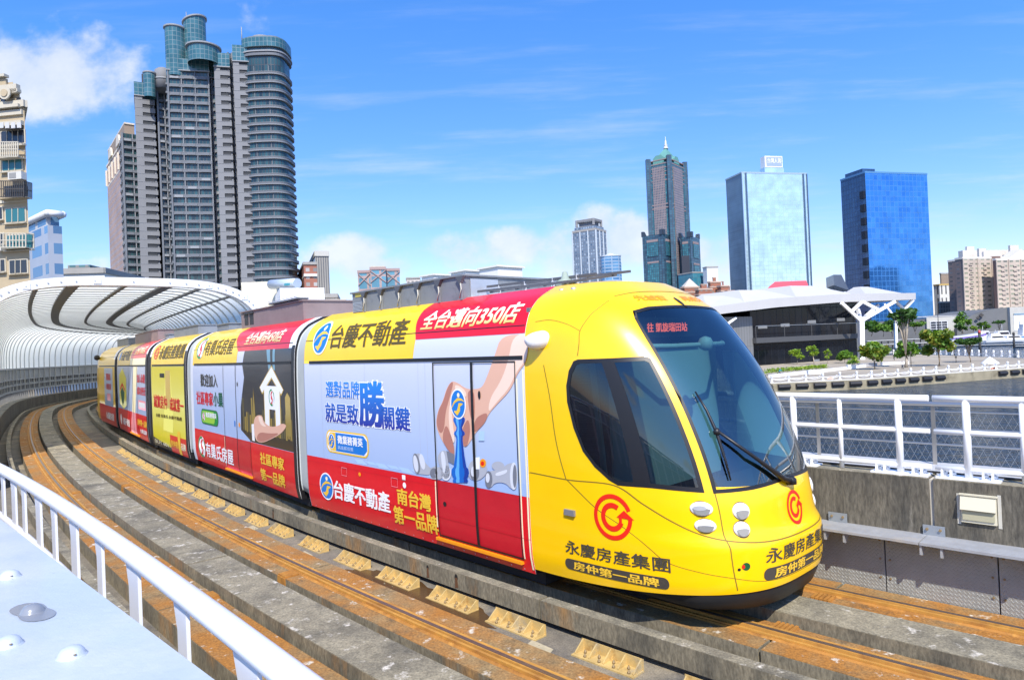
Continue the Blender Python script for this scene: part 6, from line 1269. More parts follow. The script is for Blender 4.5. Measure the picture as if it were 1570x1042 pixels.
# brick houses
rnd = random.Random(4); BRH = facade('brick_house', (.31, .125, .075), ((.10, .09, .09), (.4, .3, .24)), 3.4, 3.3, .95)
for i, (xl, xc, xr, yt, Y, w) in enumerate(((1044, 1050, 1072, 441, 420, 'leftmost of the brick houses, with a pale hipped roof'), (1066, 1072, 1092, 444, 410, 'brick house with stepped terraces, second from the left'), (1086, 1090, 1106, 433, 430, 'tallest red brick house with roof cabins'), (1100, 1106, 1118, 439, 425, 'red brick house left of the pale glass tower'), (1112, 1116, 1126, 447, 415, 'lowest red brick house, touching the glass tower'))):
    F, *_ = foot(xl, xc, xr, 450, Y, 18); zt = ztop(xc, yt, Y); b_ = building('brick_house', w, F, zt, BRH, 'house', mat('brick_cap', (.5, .36, .28), .8), 'red brick houses by the harbour', parapet=1); mb = MB(); G = grow(F, .6)
    for z in np.arange(zt-3.2, 8, -6.6): mb.prism(G, z, z+.7, MATS['brick_cap'])
    mb.build('balcony_bands', parent=b_); mb = MB()
    if i == 0:
        c = np.mean(np.array(F), 0)
        for j in range(4): mb.face([(*F[j], zt+.5), (*F[(j+1) % 4], zt+.5), (c[0], c[1], zt+6)], mat('pale_tiles', (.5, .47, .42), .8))
    else: mb.prism(inset(F, 3), zt, zt+3, BRH); mb.prism(grow(inset(F, 3), .3), zt+3, zt+3.5, MATS['brick_cap'])
    mb.build('roof', parent=b_)
# pale glass tower ------------------------------------------------
def curtain(name, wall, g0, g1, du, dv, mu): return facade(name, wall, (g0, g1), du, dv, mu, .25, .08, metal=.75, spec=.5)
PG = facade('pale_curtain_wall', (.34, .48, .56), ((.49, .66, .74), (.55, .72, .79)), 5.2, 4.2, .22, .3, .06, metal=.45); PGD = facade('shaded_curtain_wall', (.08, .13, .19), ((.10, .17, .25), (.12, .20, .28)), 30, 2.05, .12, .3, .15)  # side faces: darker glass colour stands for their shade
Y = 700.; F, dR, dL, lr, ll = foot(1116, 1141, 1240, 350, Y, 13); zt = ztop(1141, 265, Y); pg = thing('glass_tower', 'pale blue glass office tower with a sign box on its roof', 'skyscraper', (F[0][0], F[0][1], GZ))
C = np.array(F[0]); mb = MB(); n = 4; u = 0
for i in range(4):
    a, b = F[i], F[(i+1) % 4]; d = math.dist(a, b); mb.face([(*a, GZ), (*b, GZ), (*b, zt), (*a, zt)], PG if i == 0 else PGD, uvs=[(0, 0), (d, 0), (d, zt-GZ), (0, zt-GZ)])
mb.face([(*p, zt) for p in F], ROOFCONC); mb.build('wall', parent=pg); mb = MB(); MTL = mat('tower_edge_metal', (.10, .16, .24), .35, .5)
for q in (.0, .055, .945, 1.0): p = C+dR*lr*q-dL*.6; mb.box((p[0], p[1], (zt+GZ)/2), (.9 if q in (0, 1) else 1.5, 1.2, zt-GZ), MTL if q not in (0,) else mat('tower_edge_pale', (.5, .62, .7), .3, .4), math.atan2(dR[1], dR[0]))
mb.prism(grow(F, .5), zt-.5, zt+1.2, mat('tower_cap', (.3, .4, .47), .5)); mb.build('edge_trim', parent=pg)
sb_ = thing('roof_sign', 'white rooftop sign box with pale lettering on the pale glass tower', 'sign', tuple(at(1183, 258, 712))); F2, dR2, dL2, lr2, ll2 = foot(1166, 1173, 1200, 255, 712, 13); z0, z1 = zt, ztop(1173, 239, 712); mb = MB(); mb.prism(F2, z0+8, z1, mat('sign_white', (.74, .75, .76), .6)); mb.prism(grow(F2, 1.0), z0, z0+7.5, PG); mb.build('box', parent=sb_)
C2 = np.array(F2[0]); sg = lambda u, z, d: Vector((C2[0]+dR2[0]*u-dL2[0]*(.1+d), C2[1]+dR2[1]*u-dL2[1]*(.1+d), z)); mb = MB(); zz = z0+8; hh = z1-zz; film(mb, sg, [rect(lr2*.08, lr2*.96, zz+hh*.1, zz+hh*.9)], mat('sign_grey_blue', (.30, .38, .50), .5), .05); mb.build('face', parent=sb_)
lettering('台灣人壽', sg, (lr2*.14, lr2*.9, zz+hh*.36, zz+hh*.8), mat('sign_letters', (.75, .77, .8), .5), sb_, .02, off=.25)
# saturated blue glass tower --------------------------------------
BG = curtain('blue_curtain_wall', (.05, .18, .44), (.055, .23, .58), (.09, .30, .68), 4.0, 4.4, .26); BGD = facade('blue_shaded_wall', (.012, .035, .10), ((.02, .06, .16), (.03, .085, .20)), 3, 4, .2, .3, .15)  # sides turned from the sun: shade is put into this darker blue
Y = 560.; F, dR, dL, lr, ll = foot(1293, 1331, 1426, 370, Y, 15); zt = ztop(1331, 264, Y); bgt = thing('blue_tower', 'deep blue glass tower with shade painted into its left side', 'skyscraper', (F[0][0], F[0][1], GZ)); mb = MB(); C = np.array(F[0])
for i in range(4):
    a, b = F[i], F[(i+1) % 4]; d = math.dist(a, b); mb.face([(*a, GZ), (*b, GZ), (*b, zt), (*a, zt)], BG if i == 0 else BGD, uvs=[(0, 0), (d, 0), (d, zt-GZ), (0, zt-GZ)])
mb.face([(*p, zt) for p in F], ROOFCONC); mb.build('wall', parent=bgt); mb = MB(); q = [tuple(C+dL*ll*.1), tuple(C+dR*lr*.2+dL*ll*.1), tuple(C+dR*lr*.2+dL*ll*.8), tuple(C+dL*ll*.8)]; mb.prism(q, zt, zt+3.8, BGD); mb.prism(grow(F, .4), zt-.6, zt+.9, mat('blue_cap', (.08, .22, .42), .4)); mb.build('roof_plant', parent=bgt)
for k in range(12): p = C+dL*ll*.12-dR*.6; mb = MB(); mb.box((p[0], p[1], zt-18-11*k), (1.5, 4.5, 6), mat('louvre_black', (.006, .01, .02), .6), math.atan2(dR[1], dR[0])); mb.build('louvre', parent=bgt)
# apartments at the right edge ------------------------------------
AP = facade('pink_apartments', (.46, .385, .315), ((.26, .28, .20), (.11, .11, .10)), 5.0, 3.15, 1.0, .75, .2); APD = facade('shaded_apartments', (.175, .135, .125), ((.05, .05, .055), (.16, .16, .17)), 4.2, 3.15, 1.05, .75, .2); APW = mat('apartment_white', (.62, .58, .52), .75, noise=(.1, .08))  # left walls in shade: the darkness is part of this brown colour
Y = 485.; apt = thing('apartment_complex', 'large pink and brown apartment complex with shade painted on its left sides, at the right edge', 'building', tuple(at(1520, 480, Y)))
def aptwing(xl, xc, xr, yt, Y, yaw, m0, m1, nm='wing', balc=True):
    F, dR, dL, lr, ll = foot(xl, xc, xr, 440, Y, yaw); zt = ztop(xc, yt, Y); mb = MB()
    for i in range(4):
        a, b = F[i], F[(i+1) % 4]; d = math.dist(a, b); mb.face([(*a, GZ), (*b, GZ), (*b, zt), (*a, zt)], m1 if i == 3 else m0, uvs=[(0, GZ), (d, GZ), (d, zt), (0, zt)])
    mb.face([(*p, zt) for p in F], ROOFCONC); o = mb.build(nm, parent=apt); mb = MB(); C = np.array(F[0]); mb.prism(grow(F, .3), zt-.4, zt+1, APW)
    if balc:
        k = max(1, int(lr/9))
        for j in range(k):
            for z in np.arange(zt-4.5, 2, -3.15):
                p = C+dR*lr*(j+.5)/k-dL*.5; mb.box((p[0], p[1], z), (2.9, .5, .8), MATS['apt_balcony'] if 'apt_balcony' in MATS else mat('apt_balcony', (.42, .35, .29), .8), math.atan2(dR[1], dR[0]))
        for j in range(k+1): p = C+dR*lr*j/k-dL*.25; mb.box((p[0], p[1], zt/2), (.6, .5, zt), mat('apt_pier', (.44, .365, .30), .8), math.atan2(dR[1], dR[0]))
    mb.build('balconies', parent=o); return F, zt, o, dR, dL, lr, ll
aptwing(1455, 1477, 1499, 398, 491, 20, APD, APD, balc=False); aptwing(1466, 1478, 1522, 396, 467, 16, AP, APD); aptwing(1516, 1520, 1536, 392, 485, 12, mat('brown_core', (.19, .12, .10), .8), APD, balc=False); F, zt, o, dR, dL, lr, ll = aptwing(1524, 1529, 1640, 398, 459, 12, AP, MATS['brown_core'])  # left faces of the pink wings take darker colours for shade
mb = MB(); C = np.array(F[0]); p, q = C+dR*lr*.18, C+dR*lr*.52; mb.extr([(*p, zt), (*q, zt), (*q, zt+1), (*((p+q)/2), zt+7), (*p, zt+1)], Vector((dL[0], dL[1], 0))*8, APW); mb.build('gable', parent=o)
F, *_ = foot(1469, 1476, 1560, 385, 514, 12); mb = MB(); zz = ztop(1476, 390, 514); mb.prism(F, GZ, ztop(1476, 384, 514), APW); mb.build('roof_storey', parent=apt)
for xl, xr, y0, y1, Y in ((1480, 1494, 384, 378, 517), (1498, 1512, 386, 381, 507), (1546, 1562, 384, 376, 514), (1505, 1518, 398, 386, 473)): F, *_ = foot(xl, xl+3, xr, 385, Y, 12); mb = MB(); mb.prism(F, ztop(xl, 588, Y), ztop(xl, y1, Y), APW); mb.build('roof_cabin', parent=apt)
F, *_ = foot(1432, 1441, 1458, 450, 588, 15); building('white_yellow_block', 'narrow white block with brown roof and yellow flank beside the blue tower', F, ztop(1441, 437, 588), facade('white_strips', (.64, .62, .56), ((.08, .08, .08), (.1, .1, .1)), 4.5, 30, 1.5), 'building', mat('yellow_flank', (.55, .38, .12), .7)); F, *_ = foot(1441, 1443, 1457, 425, 595, 15); building('brown_stub', 'brown rooftop block above the narrow white block', F, ztop(1443, 420, 595), mat('brown_render', (.26, .2, .15), .8, noise=(.2, .1)), 'building')
F, *_ = foot(1440, 1442, 1462, 478, 551, 10); building('dark_gridded_hall', 'low dark building with a window grid between the blue tower and the apartments', F, ztop(1445, 464, 551), facade('dark_hall', (.10, .09, .085), ((.04, .045, .05), (.06, .06, .06)), 2.4, 3, .3), 'building')
# ---------------- pavilion with faceted white roof
PVW = mat('pavilion_white', (.50, .495, .49), .55, noise=(.2, .03)); PVG = facade('pavilion_dark_glass', (.012, .014, .018), ((.006, .008, .012), (.010, .014, .022)), 2.6, 5.2, .10, .5, .12, spec=.25); PVS = mat('pavilion_slab', (.07, .072, .076), .6); PVC = facade('pavilion_corrugated', (.13, .135, .14), ((.18, .185, .19), (.155, .16, .165)), 1.0, 60, .12, .6, .5)
pv = thing('harbour_pavilion', 'dark glass harbour pavilion under a faceted white roof on forked columns', 'building', tuple(at(1240, 560, 195)))
def pg_(px, Y): p = at(px, 530, Y); return np.array([p.x, p.y])
A_, B_ = pg_(1152, 184), pg_(1314, 206); dv_ = (B_-A_)/np.linalg.norm(B_-A_); nv_ = np.array([-dv_[1], dv_[0]])
Lp = np.linalg.norm(B_-A_); zr0, zr1 = ztop(1155, 485, 184), ztop(1314, 466, 206)
mb = MB(); q = [tuple(A_), tuple(B_), tuple(B_+nv_*24), tuple(A_+nv_*24)]; zA, zB = 9.3, 11.9; u = 0
for (p, z0), (r, z1) in (((q[0], zA), (q[1], zB)), ((q[1], zB), (q[2], zB)), ((q[2], zB), (q[3], zA)), ((q[3], zA), (q[0], zA))):
    dd_ = math.dist(p, r); mb.face([(*p, QUAY_Z), (*r, QUAY_Z), (*r, z1), (*p, z0)], PVG, uvs=[(u, 0), (u+dd_, 0), (u+dd_, z1-QUAY_Z), (u, z0-QUAY_Z)]); u += dd_
mb.build('glass_wall', parent=pv)
mb = MB(); q = [tuple(A_-dv_*22), tuple(A_+dv_*.2), tuple(A_+nv_*24), tuple(A_-dv_*22+nv_*24)]; q = [tuple(np.array(p)-nv_*.5) if i < 2 else p for i, p in enumerate(q)]; mb.prism(q, QUAY_Z, zr0, PVC); mb.build('corrugated_wall', parent=pv)
zs_ = at(1250, 515, 195).z; mb = MB(); q = [tuple(A_-nv_*1.8), tuple(B_-nv_*1.8), tuple(B_), tuple(A_)]; mb.prism(q, zs_-1.2, zs_+.2, PVS); mb.prism([tuple(A_-nv_*1.9), tuple(B_-nv_*1.9), tuple(B_-nv_*1.75), tuple(A_-nv_*1.75)], zs_+3.3, zs_+3.42, mat('handrail_grey', (.4, .41, .42), .4, .6)); 
for j in range(5): p = A_+dv_*Lp*j/4-nv_*1.7; mb.box((p[0], p[1], zs_+1.7), (.12, .12, 3.3), PVS)
mb.build('gallery', parent=pv)
for j, z in ((.30, zr0-2.6), (.55, zr0-1.9), (.84, zr0-1.5), (.1, zr0-2.9)): p = A_+dv_*Lp*j-nv_*.12; mb = MB(); mb.box((p[0], p[1], z), (3.6, .1, .9), mat('pavilion_sign_plate', (.20, .21, .22), .5), math.atan2(dv_[1], dv_[0])); mb.build('hanging_plate', parent=pv); mb = MB(); mb.box((p[0]+1, p[1]+.3, z-11.5+.5*j), (2.6, .1, .8), MATS['pavilion_sign_plate'], math.atan2(dv_[1], dv_[0])); mb.build('hanging_plate', parent=pv)
# roof fascia: front edge runs from behind the tram to the pointed right end
RP = [(1070, 487, 170), (1110, 480.5, 174), (1190, 471, 183), (1290, 463, 197), (1404, 459, 214)]; fas = [at(x, y, Y_) for x, y, Y_ in RP]; top_ = [at(1070, 474, 170), at(1110, 468, 174), at(1190, 457, 183), at(1290, 450.5, 197), at(1404, 449, 214)]
nb = Vector((nv_[0], nv_[1], 0)); ends = [34, 34, 34, 34, 13]
mb = MB(); rows = [[p for p in fas], [p for p in top_], [p+nb*e for p, e in zip(top_, ends)], [p+nb*e for p, e in zip(fas, ends)]]
for i in range(len(fas)-1):
    for a, b in ((0, 1), (1, 2), (2, 3), (3, 0)): mb.face([rows[a][i], rows[a][i+1], rows[b][i+1], rows[b][i]], PVW)
for i in (0, len(fas)-1): mb.face([rows[k][i] for k in range(4)], PVW)
rf = mb.build('roof', parent=pv)
def lerp_edge(x):
    for (x0, *_), (x1, *_), p, q in zip(RP, RP[1:], top_, top_[1:]):
        if x <= x1: t = (x-x0)/(x1-x0); return p+(q-p)*t
    return top_[-1]
for x0, x1, u0, u1, yt in ((1090, 1160, 1114, 1146, 452), (1147, 1226, 1169, 1205, 443), (1226, 1314, 1247, 1285, 436.5), (1332, 1392, 1354, 1367, 438)):
    a, b = lerp_edge(x0)+nb*1.5, lerp_edge(x1)+nb*1.5; c_, d_ = lerp_edge(u0)+nb*8, lerp_edge(u1)+nb*8; c_.z = at(u0, yt, c_.y).z; d_.z = at(u1, yt, d_.y).z; e = 28 if x0 < 1300 else 10; mb = MB()
    a2, b2, c2_, d2_ = a+nb*e, b+nb*e, c_+nb*(e-14 if e > 20 else 2), d_+nb*(e-14 if e > 20 else 2); a2.z -= .5; b2.z -= .5
    for f in ((a, b, d_, c_), (b, b2, d2_, d_), (a2, a, c_, c2_), (b2, a2, c2_, d2_), (c_, d_, d2_, c2_)): mb.face(f, PVW)
    mb.build('roof_facet', parent=pv)
mb = MB(); r0 = [at(1170, 449, 214), at(1244, 449, 214), at(1236, 430, 216), at(1188, 432, 216)]; mb.extr(r0, (4, 14, 0), mat('red_roof_box', (.62, .035, .07), .5)); mb.build('red_roof_box', parent=pv)
gl = [at(1279, 437, 222), at(1302, 445, 222), at(1290, 421, 224), at(1278, 421, 224)]; mb = MB(); mb.extr(gl, (3, 12, 0), mat('skylight_dark', (.07, .085, .11), .15)); mb.build('skylight', parent=pv)
CW = mat('column_white', (.80, .81, .82), .45)
def col(px, ybase, yfork, arms, Y, w):
    b = onz(px, ybase, QUAY_Z); s = Y/b.y; mb = MB(); f = at(px-1, yfork, b.y); mb.bar(b, f, w, w, CW, (0, 1, 0))
    for ax, ay, dy in arms: mb.bar(f, at(ax, ay, b.y+dy), w*.62, w*.62, CW, (0, 1, 0))
    for (ax, ay, dy), (bx, by, dy2) in (): pass
    return mb.build('forked_column', parent=pv), f
o, f = col(1321, 551, 492, ((1290, 464, -2), (1372, 462, 2), (1312, 462, 14), (1346, 468, 14)), 195, 1.35)
mb = MB(); P1, P2 = at(1306, 476, f.y), at(1312, 464, f.y-1); mb.bar(at(1306, 477, f.y-.5), at(1322, 462, f.y-1), .8, .8, CW, (0, 1, 0)); mb.bar(at(1322, 462, f.y), at(1349, 476, f.y+1), .8, .8, CW, (0, 1, 0)); mb.bar(at(1309, 478, f.y+12), at(1325, 492, f.y+2), .6, .6, CW, (0, 1, 0)); mb.build('brace', parent=pv)
o, f = col(1374, 533, 488, ((1396, 461, 0), (1356, 466, 4)), 225, 1.1); mb = MB(); mb.bar(at(1371, 460, 214), at(1386, 474, 215), .7, .7, CW, (0, 1, 0)); mb.bar(at(1386, 474, 215), at(1400, 459, 214), .9, .9, CW, (0, 1, 0)); mb.bar(at(1128, 487, 178), at(1106, 503, 176), .6, .6, CW, (0, 1, 0)); mb.build('brace', parent=pv)
# ---------------- warehouses across the basin
WG = mat('warehouse_dark', (.145, .15, .155), .75, noise=(.2, .1)); WC = mat('warehouse_concrete', (.46, .45, .41), .85, noise=(.2, .1))
Y = 425.; w1 = thing('warehouse', 'grey warehouse with a pale concrete end wall and gridded window', 'warehouse', tuple(at(1440, 515, Y))); p0, p1 = at(1421, 500, Y), at(1466, 500, Y); zt = ztop(1440, 486, Y); zb_ = QUAY_Z
mb = MB(); mb.prism([(p0.x, Y), (p1.x, Y), (p1.x+8, Y+60), (p0.x+8, Y+60)], zb_, zt, WC); mb.build('end_wall', parent=w1); mb = MB(); q0 = at(1310, 500, Y+22); mb.prism([(q0.x, Y+22), (p0.x-.05, Y+1), (p0.x+8, Y+60), (q0.x+10, Y+75)], zb_, zt-1, WG); mb.build('side_wall', parent=w1); a, b = at(1427, 508, Y-.1), at(1452, 492, Y-.1); mb = MB(); mb.box(((a.x+b.x)/2, Y-.1, (a.z+b.z)/2), (b.x-a.x, .2, b.z-a.z), mat('warehouse_window', (.03, .04, .06), .15)); wn = mb.build('window', parent=w1); mb = MB()
for j in range(4): x_ = a.x+(b.x-a.x)*j/3; mb.box((x_, Y-.25, (a.z+b.z)/2), (.25, .2, b.z-a.z), CW)
for j in range(5): z_ = a.z+(b.z-a.z)*j/4; mb.box(((a.x+b.x)/2, Y-.27, z_), (b.x-a.x, .2, .22), CW)
mb.build('window_bars', parent=wn); mb = MB(); mb.bar(at(1380, 487, Y+4), at(1466, 483.5, Y+4), .5, .5, mat('duct_grey', (.4, .4, .4), .5)); mb.build('roof_duct', parent=w1)
Y = 415.; w2 = thing('warehouse', 'dark warehouse with a curved roof and a white roller door at the right edge', 'warehouse', tuple(at(1540, 505, Y))); pts = [at(1466, 510, Y+6), at(1549, 510, Y+2), at(1549, 471, Y+2), at(1525, 473, Y+3), at(1505, 477, Y+4), at(1490, 483, Y+5), at(1478, 492, Y+6), at(1468, 503, Y+6)]; 
for p in pts[:2]: p.z = zb_
mb = MB(); mb.extr(pts, (8, 60, 0), WG); mb.build('side_wall', parent=w2); p0, p1 = at(1549, 490, Y), at(1660, 490, Y); mb = MB(); mb.prism([(p0.x, Y), (p1.x, Y), (p1.x, Y+60), (p0.x, Y+60)], zb_, ztop(1549, 471, Y), WC); mb.build('end_wall', parent=w2); a, b = at(1555, 507, Y), at(1640, 478, Y); mb = MB(); mb.box(((a.x+b.x)/2, Y-.1, (a.z+b.z)/2), (b.x-a.x, .3, b.z-a.z), mat('roller_door_white', (.74, .76, .78), .5)); mb.bar((a.x, Y-.3, b.z), (b.x, Y-.3, b.z), .5, .8, mat('door_header_blue', (.2, .3, .38), .5)); mb.build('roller_door', parent=w2)
mb = MB()
for px, py, s in ((1504, 483, 1.6), (1499, 487, 1.1)): c_ = at(px, py, Y+3); mb.extr([c_+Vector((-s, 0, 0)), c_+Vector((0, 0, -s*.8)), c_+Vector((s, 0, 0)), c_+Vector((0, 0, s*.8))], (0, -.6, 0), IRON)
mb.build('wall_vents', parent=w2)
# ================================================================== QUAY EDGE, PLANTS, BOATS, PEOPLE
EDGE = [onz(1150, 590, QUAY_Z), onz(1185, 588, QUAY_Z), onz(1330, 581.5, QUAY_Z), onz(1570, 564.5, QUAY_Z), onz(1680, 557, QUAY_Z)]
def along(pts):
    t = [0]
    for a, b in zip(pts, pts[1:]): t.append(t[-1]+(b-a).length)
    def f(s):
        for i in range(len(pts)-1):
            if s <= t[i+1] or i == len(pts)-2: k = (s-t[i])/(t[i+1]-t[i]); return pts[i]+(pts[i+1]-pts[i])*k, (pts[i+1]-pts[i]).normalized()
    return f, t[-1]
eg, EL = along(EDGE)
RUB = mat('fender_rubber', (.018, .018, .02), .6, noise=(2, .3)); BWH = mat('balustrade_white', (.80, .80, .79), .5)
NV2 = lambda d: Vector((d.y, -d.x, 0))     # towards the water
for i in range(24):          # rubber fenders on the quay face
    s = 2.2+2.42*i*1.32 if False else 3.0+3.05*i
    if s > EL-2: break
    if 38 < s < 50.5: continue
    p, d = eg(s); n = NV2(d); t = thing('dock_fender', 'black rubber fender bolted to the quay wall above the water', 'fender', tuple(p), 'black fenders along the quay')
    mb = MB(); q = p-d*1.0+n*.02+Vector((0, 0, -1.05)); mb.extr([q, q+n*.28+Vector((0, 0, .12)), q+n*.42+Vector((0, 0, .45)), q+n*.28+Vector((0, 0, .78)), q+Vector((0, 0, .9))], d*2.0, RUB); mb.build('rubber_block', parent=t)
    mb = MB(); mb.obox(q-d*.12-n*.01, d*.14, n*.06, Vector((0, 0, .9)), IRON); mb.build('mount', parent=t)
mb = MB()
for a, b in zip(EDGE, EDGE[1:]):
    d = (b-a).normalized(); n = NV2(d); mb.obox(a-n*.9-Vector((0, 0, -.002)), b-a, n*.93, Vector((0, 0, .16)), mat('coping', (.62, .59, .5), .8, noise=(.6, .12)))
tag(mb.build('quay_coping'), kind='structure')
NP = 0
def balus(fn, L, s0, step, lab, grp, sc=1.):
    prev = None; i = 0; s = s0
    while s < L:
        p, d = fn(s); n = NV2(d); p = p-n*.45+Vector((0, 0, .15)); t = thing('bollard', lab, 'bollard', tuple(p), grp)
        mb = MB(); mb.lathe(tuple(p), [(.24*sc, 0), (.24*sc, .1), (.17*sc, .14), (.16*sc, .78*sc), (.21*sc, .82*sc), (.21*sc, .88*sc), (.1*sc, .92*sc)], BWH, 12); mb.build('shaft', parent=t)
        mb = MB(); mb.lathe((p.x, p.y, p.z+.90*sc), [(.02, 0), (.17*sc, .06*sc), (.22*sc, .2*sc), (.17*sc, .34*sc), (.02, .42*sc)], BWH, 12); mb.build('ball_cap', parent=t)
        if prev is not None:
            ch = thing('chain_span', 'white rail and hanging chain between two ball topped posts '+('of the near quay edge' if sc == 1 else 'of the inner quay edge'), 'chain', tuple((p+prev)/2), grp.replace('posts', 'rail spans')); a, b = prev, p
            mb = MB(); mb.tube([a+(b-a)*k/10+Vector((0, 0, .70*sc-.38*sc*(1-(2*k/10-1)**2))) for k in range(11)], .055*sc, BWH, 6); mb.build('chain', parent=ch)
            mb = MB(); mb.bar(a+(b-a)*.04+Vector((0, 0, .55*sc)), a+(b-a)*.72+Vector((0, 0, .60*sc)), .10*sc, .10*sc, BWH); mb.tube([a+(b-a)*.72+Vector((0, 0, .60*sc)), a+(b-a)*.86+Vector((0, 0, .8*sc))], .06*sc, BWH, 6); mb.build('rail', parent=ch)
        prev = p; s += step
balus(eg, EL, 4.2, 2.92, 'white ball topped post on the near quay edge', 'white posts along the near quay')
BK = [onz(1345, 545, QUAY_Z), onz(1406, 543, QUAY_Z), onz(1570, 549, QUAY_Z)]; bk, BL_ = along(BK)
balus(bk, BL_, 1.5, 3.4, 'white ball topped post on the far edge of the promenade', 'white posts along the inner quay', 1.25)
# lifebuoy panels
for px, py, lab in ((1273, 579, 'orange lettered buoy panel on the railing below the hedge'), (1522, 564, 'orange lettered buoy panel on the railing below the white parasol')):
    p = at(px, py, onz(px, py+3, QUAY_Z).y-.2); t = thing('safety_panel', lab, 'panel', tuple(p)); mb = MB(); mb.box(tuple(p), (1.0, .06, .5), mat('panel_white', (.75, .6, .5), .6)); mb.build('board', parent=t); mb = MB(); mb.box((p.x, p.y-.035, p.z), (.8, .02, .3), mat('panel_orange', (.75, .16, .03), .5)); mb.build('orange_field', parent=t)
# ---------------- plants
def leafmat(name, a, b, c):
    m = bpy.data.materials.new(name); m.use_nodes = True; nt = m.node_tree; N = nt.nodes; L = nt.links; p = N['Principled BSDF']; p.inputs['Roughness'].default_value = .55
    geo = N.new('ShaderNodeNewGeometry'); cr = N.new('ShaderNodeValToRGB'); L.new(geo.outputs['Random Per Island'], cr.inputs[0]); e = cr.color_ramp.elements; e[0].position = 0; e[0].color = (*a, 1); e[1].position = 1; e[1].color = (*c, 1); q = e.new(.5); q.color = (*b, 1)
    L.new(cr.outputs[0], p.inputs['Base Color']); t = N.new('ShaderNodeBsdfTranslucent'); L.new(cr.outputs[0], t.inputs[0]); mx = N.new('ShaderNodeMixShader'); mx.inputs[0].default_value = .3; L.new(p.outputs[0], mx.inputs[1]); L.new(t.outputs[0], mx.inputs[2]); L.new(mx.outputs[0], N['Material Output'].inputs[0]); return m
LF = dict(mid=leafmat('leaf_mid', (.05, .13, .014), (.11, .25, .02), (.20, .34, .03)), lime=leafmat('leaf_lime', (.13, .26, .015), (.24, .38, .02), (.36, .46, .05)), dark=leafmat('leaf_dark', (.025, .075, .012), (.05, .13, .02), (.09, .19, .025)), warm=leafmat('leaf_warm', (.06, .13, .012), (.15, .25, .02), (.30, .27, .03)))
BARK = mat('bark', (.20, .15, .10), .9, noise=(3, .25)); BARKP = mat('pale_bark', (.42, .36, .28), .85, noise=(3, .2))
def leaves(mb, c, r, n, sz, rnd, m, flat=1.):
    for _ in range(n):
        while True:
            v = Vector((rnd.uniform(-1, 1), rnd.uniform(-1, 1), rnd.uniform(-1, 1)))
            if v.length < 1: break
        v = v*(.55+.45*rnd.random())
        p = Vector(c)+Vector((v.x*r[0], v.y*r[1], v.z*r[2])); a = Vector((rnd.gauss(0, 1), rnd.gauss(0, 1), rnd.gauss(0, .6))).normalized(); b = a.cross(Vector((rnd.gauss(0, 1), rnd.gauss(0, 1), rnd.gauss(0, 1)))).normalized(); s = sz*(.6+.8*rnd.random())
        mb.face([p-a*s, p+b*s*.5, p+a*s, p-b*s*.5], m)
def tree(px, pyb, pyt, wpx, leaf, lab, style='round', Y=None, seed=0, n=260, trunk=BARK, zb_=QUAY_Z, group=None, name='tree'):
    rnd = random.Random(seed+px); b = onz(px, pyb, zb_) if Y is None else at(px, pyb, Y)
    if Y is not None: b.z = min(b.z, at(px, pyb, Y).z)
    Y_ = b.y; top = at(px, pyt, Y_).z; H = top-b.z; w = wpx*Y_/FPX/2*1.12; t = thing(name, lab, 'tree', tuple(b), group)
    cz = b.z+H*(.62 if style == 'round' else .8 if style == 'umbrella' else .55 if style == 'low' else .7); tr = MB(); stems = 1 if style != 'multi' else 5; ends = []
    fork = b+Vector((rnd.uniform(-.1, .1)*w, 0, H*(.38 if style != 'umbrella' else .25))); r0 = max(.07, H*.022)
    tr.tube([b, b+(fork-b)*.5+Vector((.05*w, 0, 0)), fork], [r0*1.3, r0, r0*.85], trunk, 7)
    k = 7 if style != 'umbrella' else 9
    for i in range(k):
        a = 2*PI*i/k+rnd.random(); rr = w*(.35+.45*rnd.random()); e = Vector((b.x+rr*math.cos(a), b.y+rr*math.sin(a), (cz+(top-cz)*rnd.uniform(-.5, .75)) if style != 'umbrella' else top-H*.12*rnd.random()-.3)); m_ = fork+(e-fork)*.5+Vector((-.15*rr*math.cos(a), -.15*rr*math.sin(a), .06*H)); tr.tube([fork, m_, e], [r0*.6, r0*.42, r0*.18], trunk, 6); ends.append(e)
        if style == 'umbrella': tr.tube([fork+(m_-fork)*.4, m_+Vector((rnd.uniform(-.4, .4), 0, H*.1)), e+Vector((rnd.uniform(-.8, .8), 0, .2))], [r0*.3, r0*.25, r0*.12], trunk, 5)
    tr.build('trunk', parent=t); cr = MB(); sz = max(.2, w*.16)
    for e in ends: leaves(cr, e, (w*.46, w*.46, w*.4 if style != 'umbrella' else w*.22), int(n*2.4)//len(ends), sz, rnd, LF[leaf])
    leaves(cr, (b.x, b.y, cz+(top-cz)*.2), (w*.8, w*.8, (top-cz)*.75), n//2, sz, rnd, LF[leaf] if leaf != 'warm' else LF['mid'])
    if style in ('round', 'low'): leaves(cr, (b.x, b.y, top-(top-cz)*.25), (w*.5, w*.5, (top-cz)*.3), n//6, sz, rnd, LF['lime' if leaf in ('lime', 'warm') else 'mid'])
    cr.build('crown', parent=t, recalc=False); return t
tree(1222, 558, 535, 19, 'lime', 'leftmost of the three little lime green trees before the pavilion', seed=1, trunk=BARKP, n=150); tree(1248, 558, 529, 18, 'lime', 'middle and tallest of the three little lime green trees', seed=2, trunk=BARKP, n=150); tree(1269, 557, 535, 13, 'lime', 'smallest, rightmost of the three little lime green trees', seed=3, trunk=BARKP, n=120)
tree(1295, 556, 537, 24, 'mid', 'bushy green shrub tree left of the forked white column', 'low', seed=4, n=220)
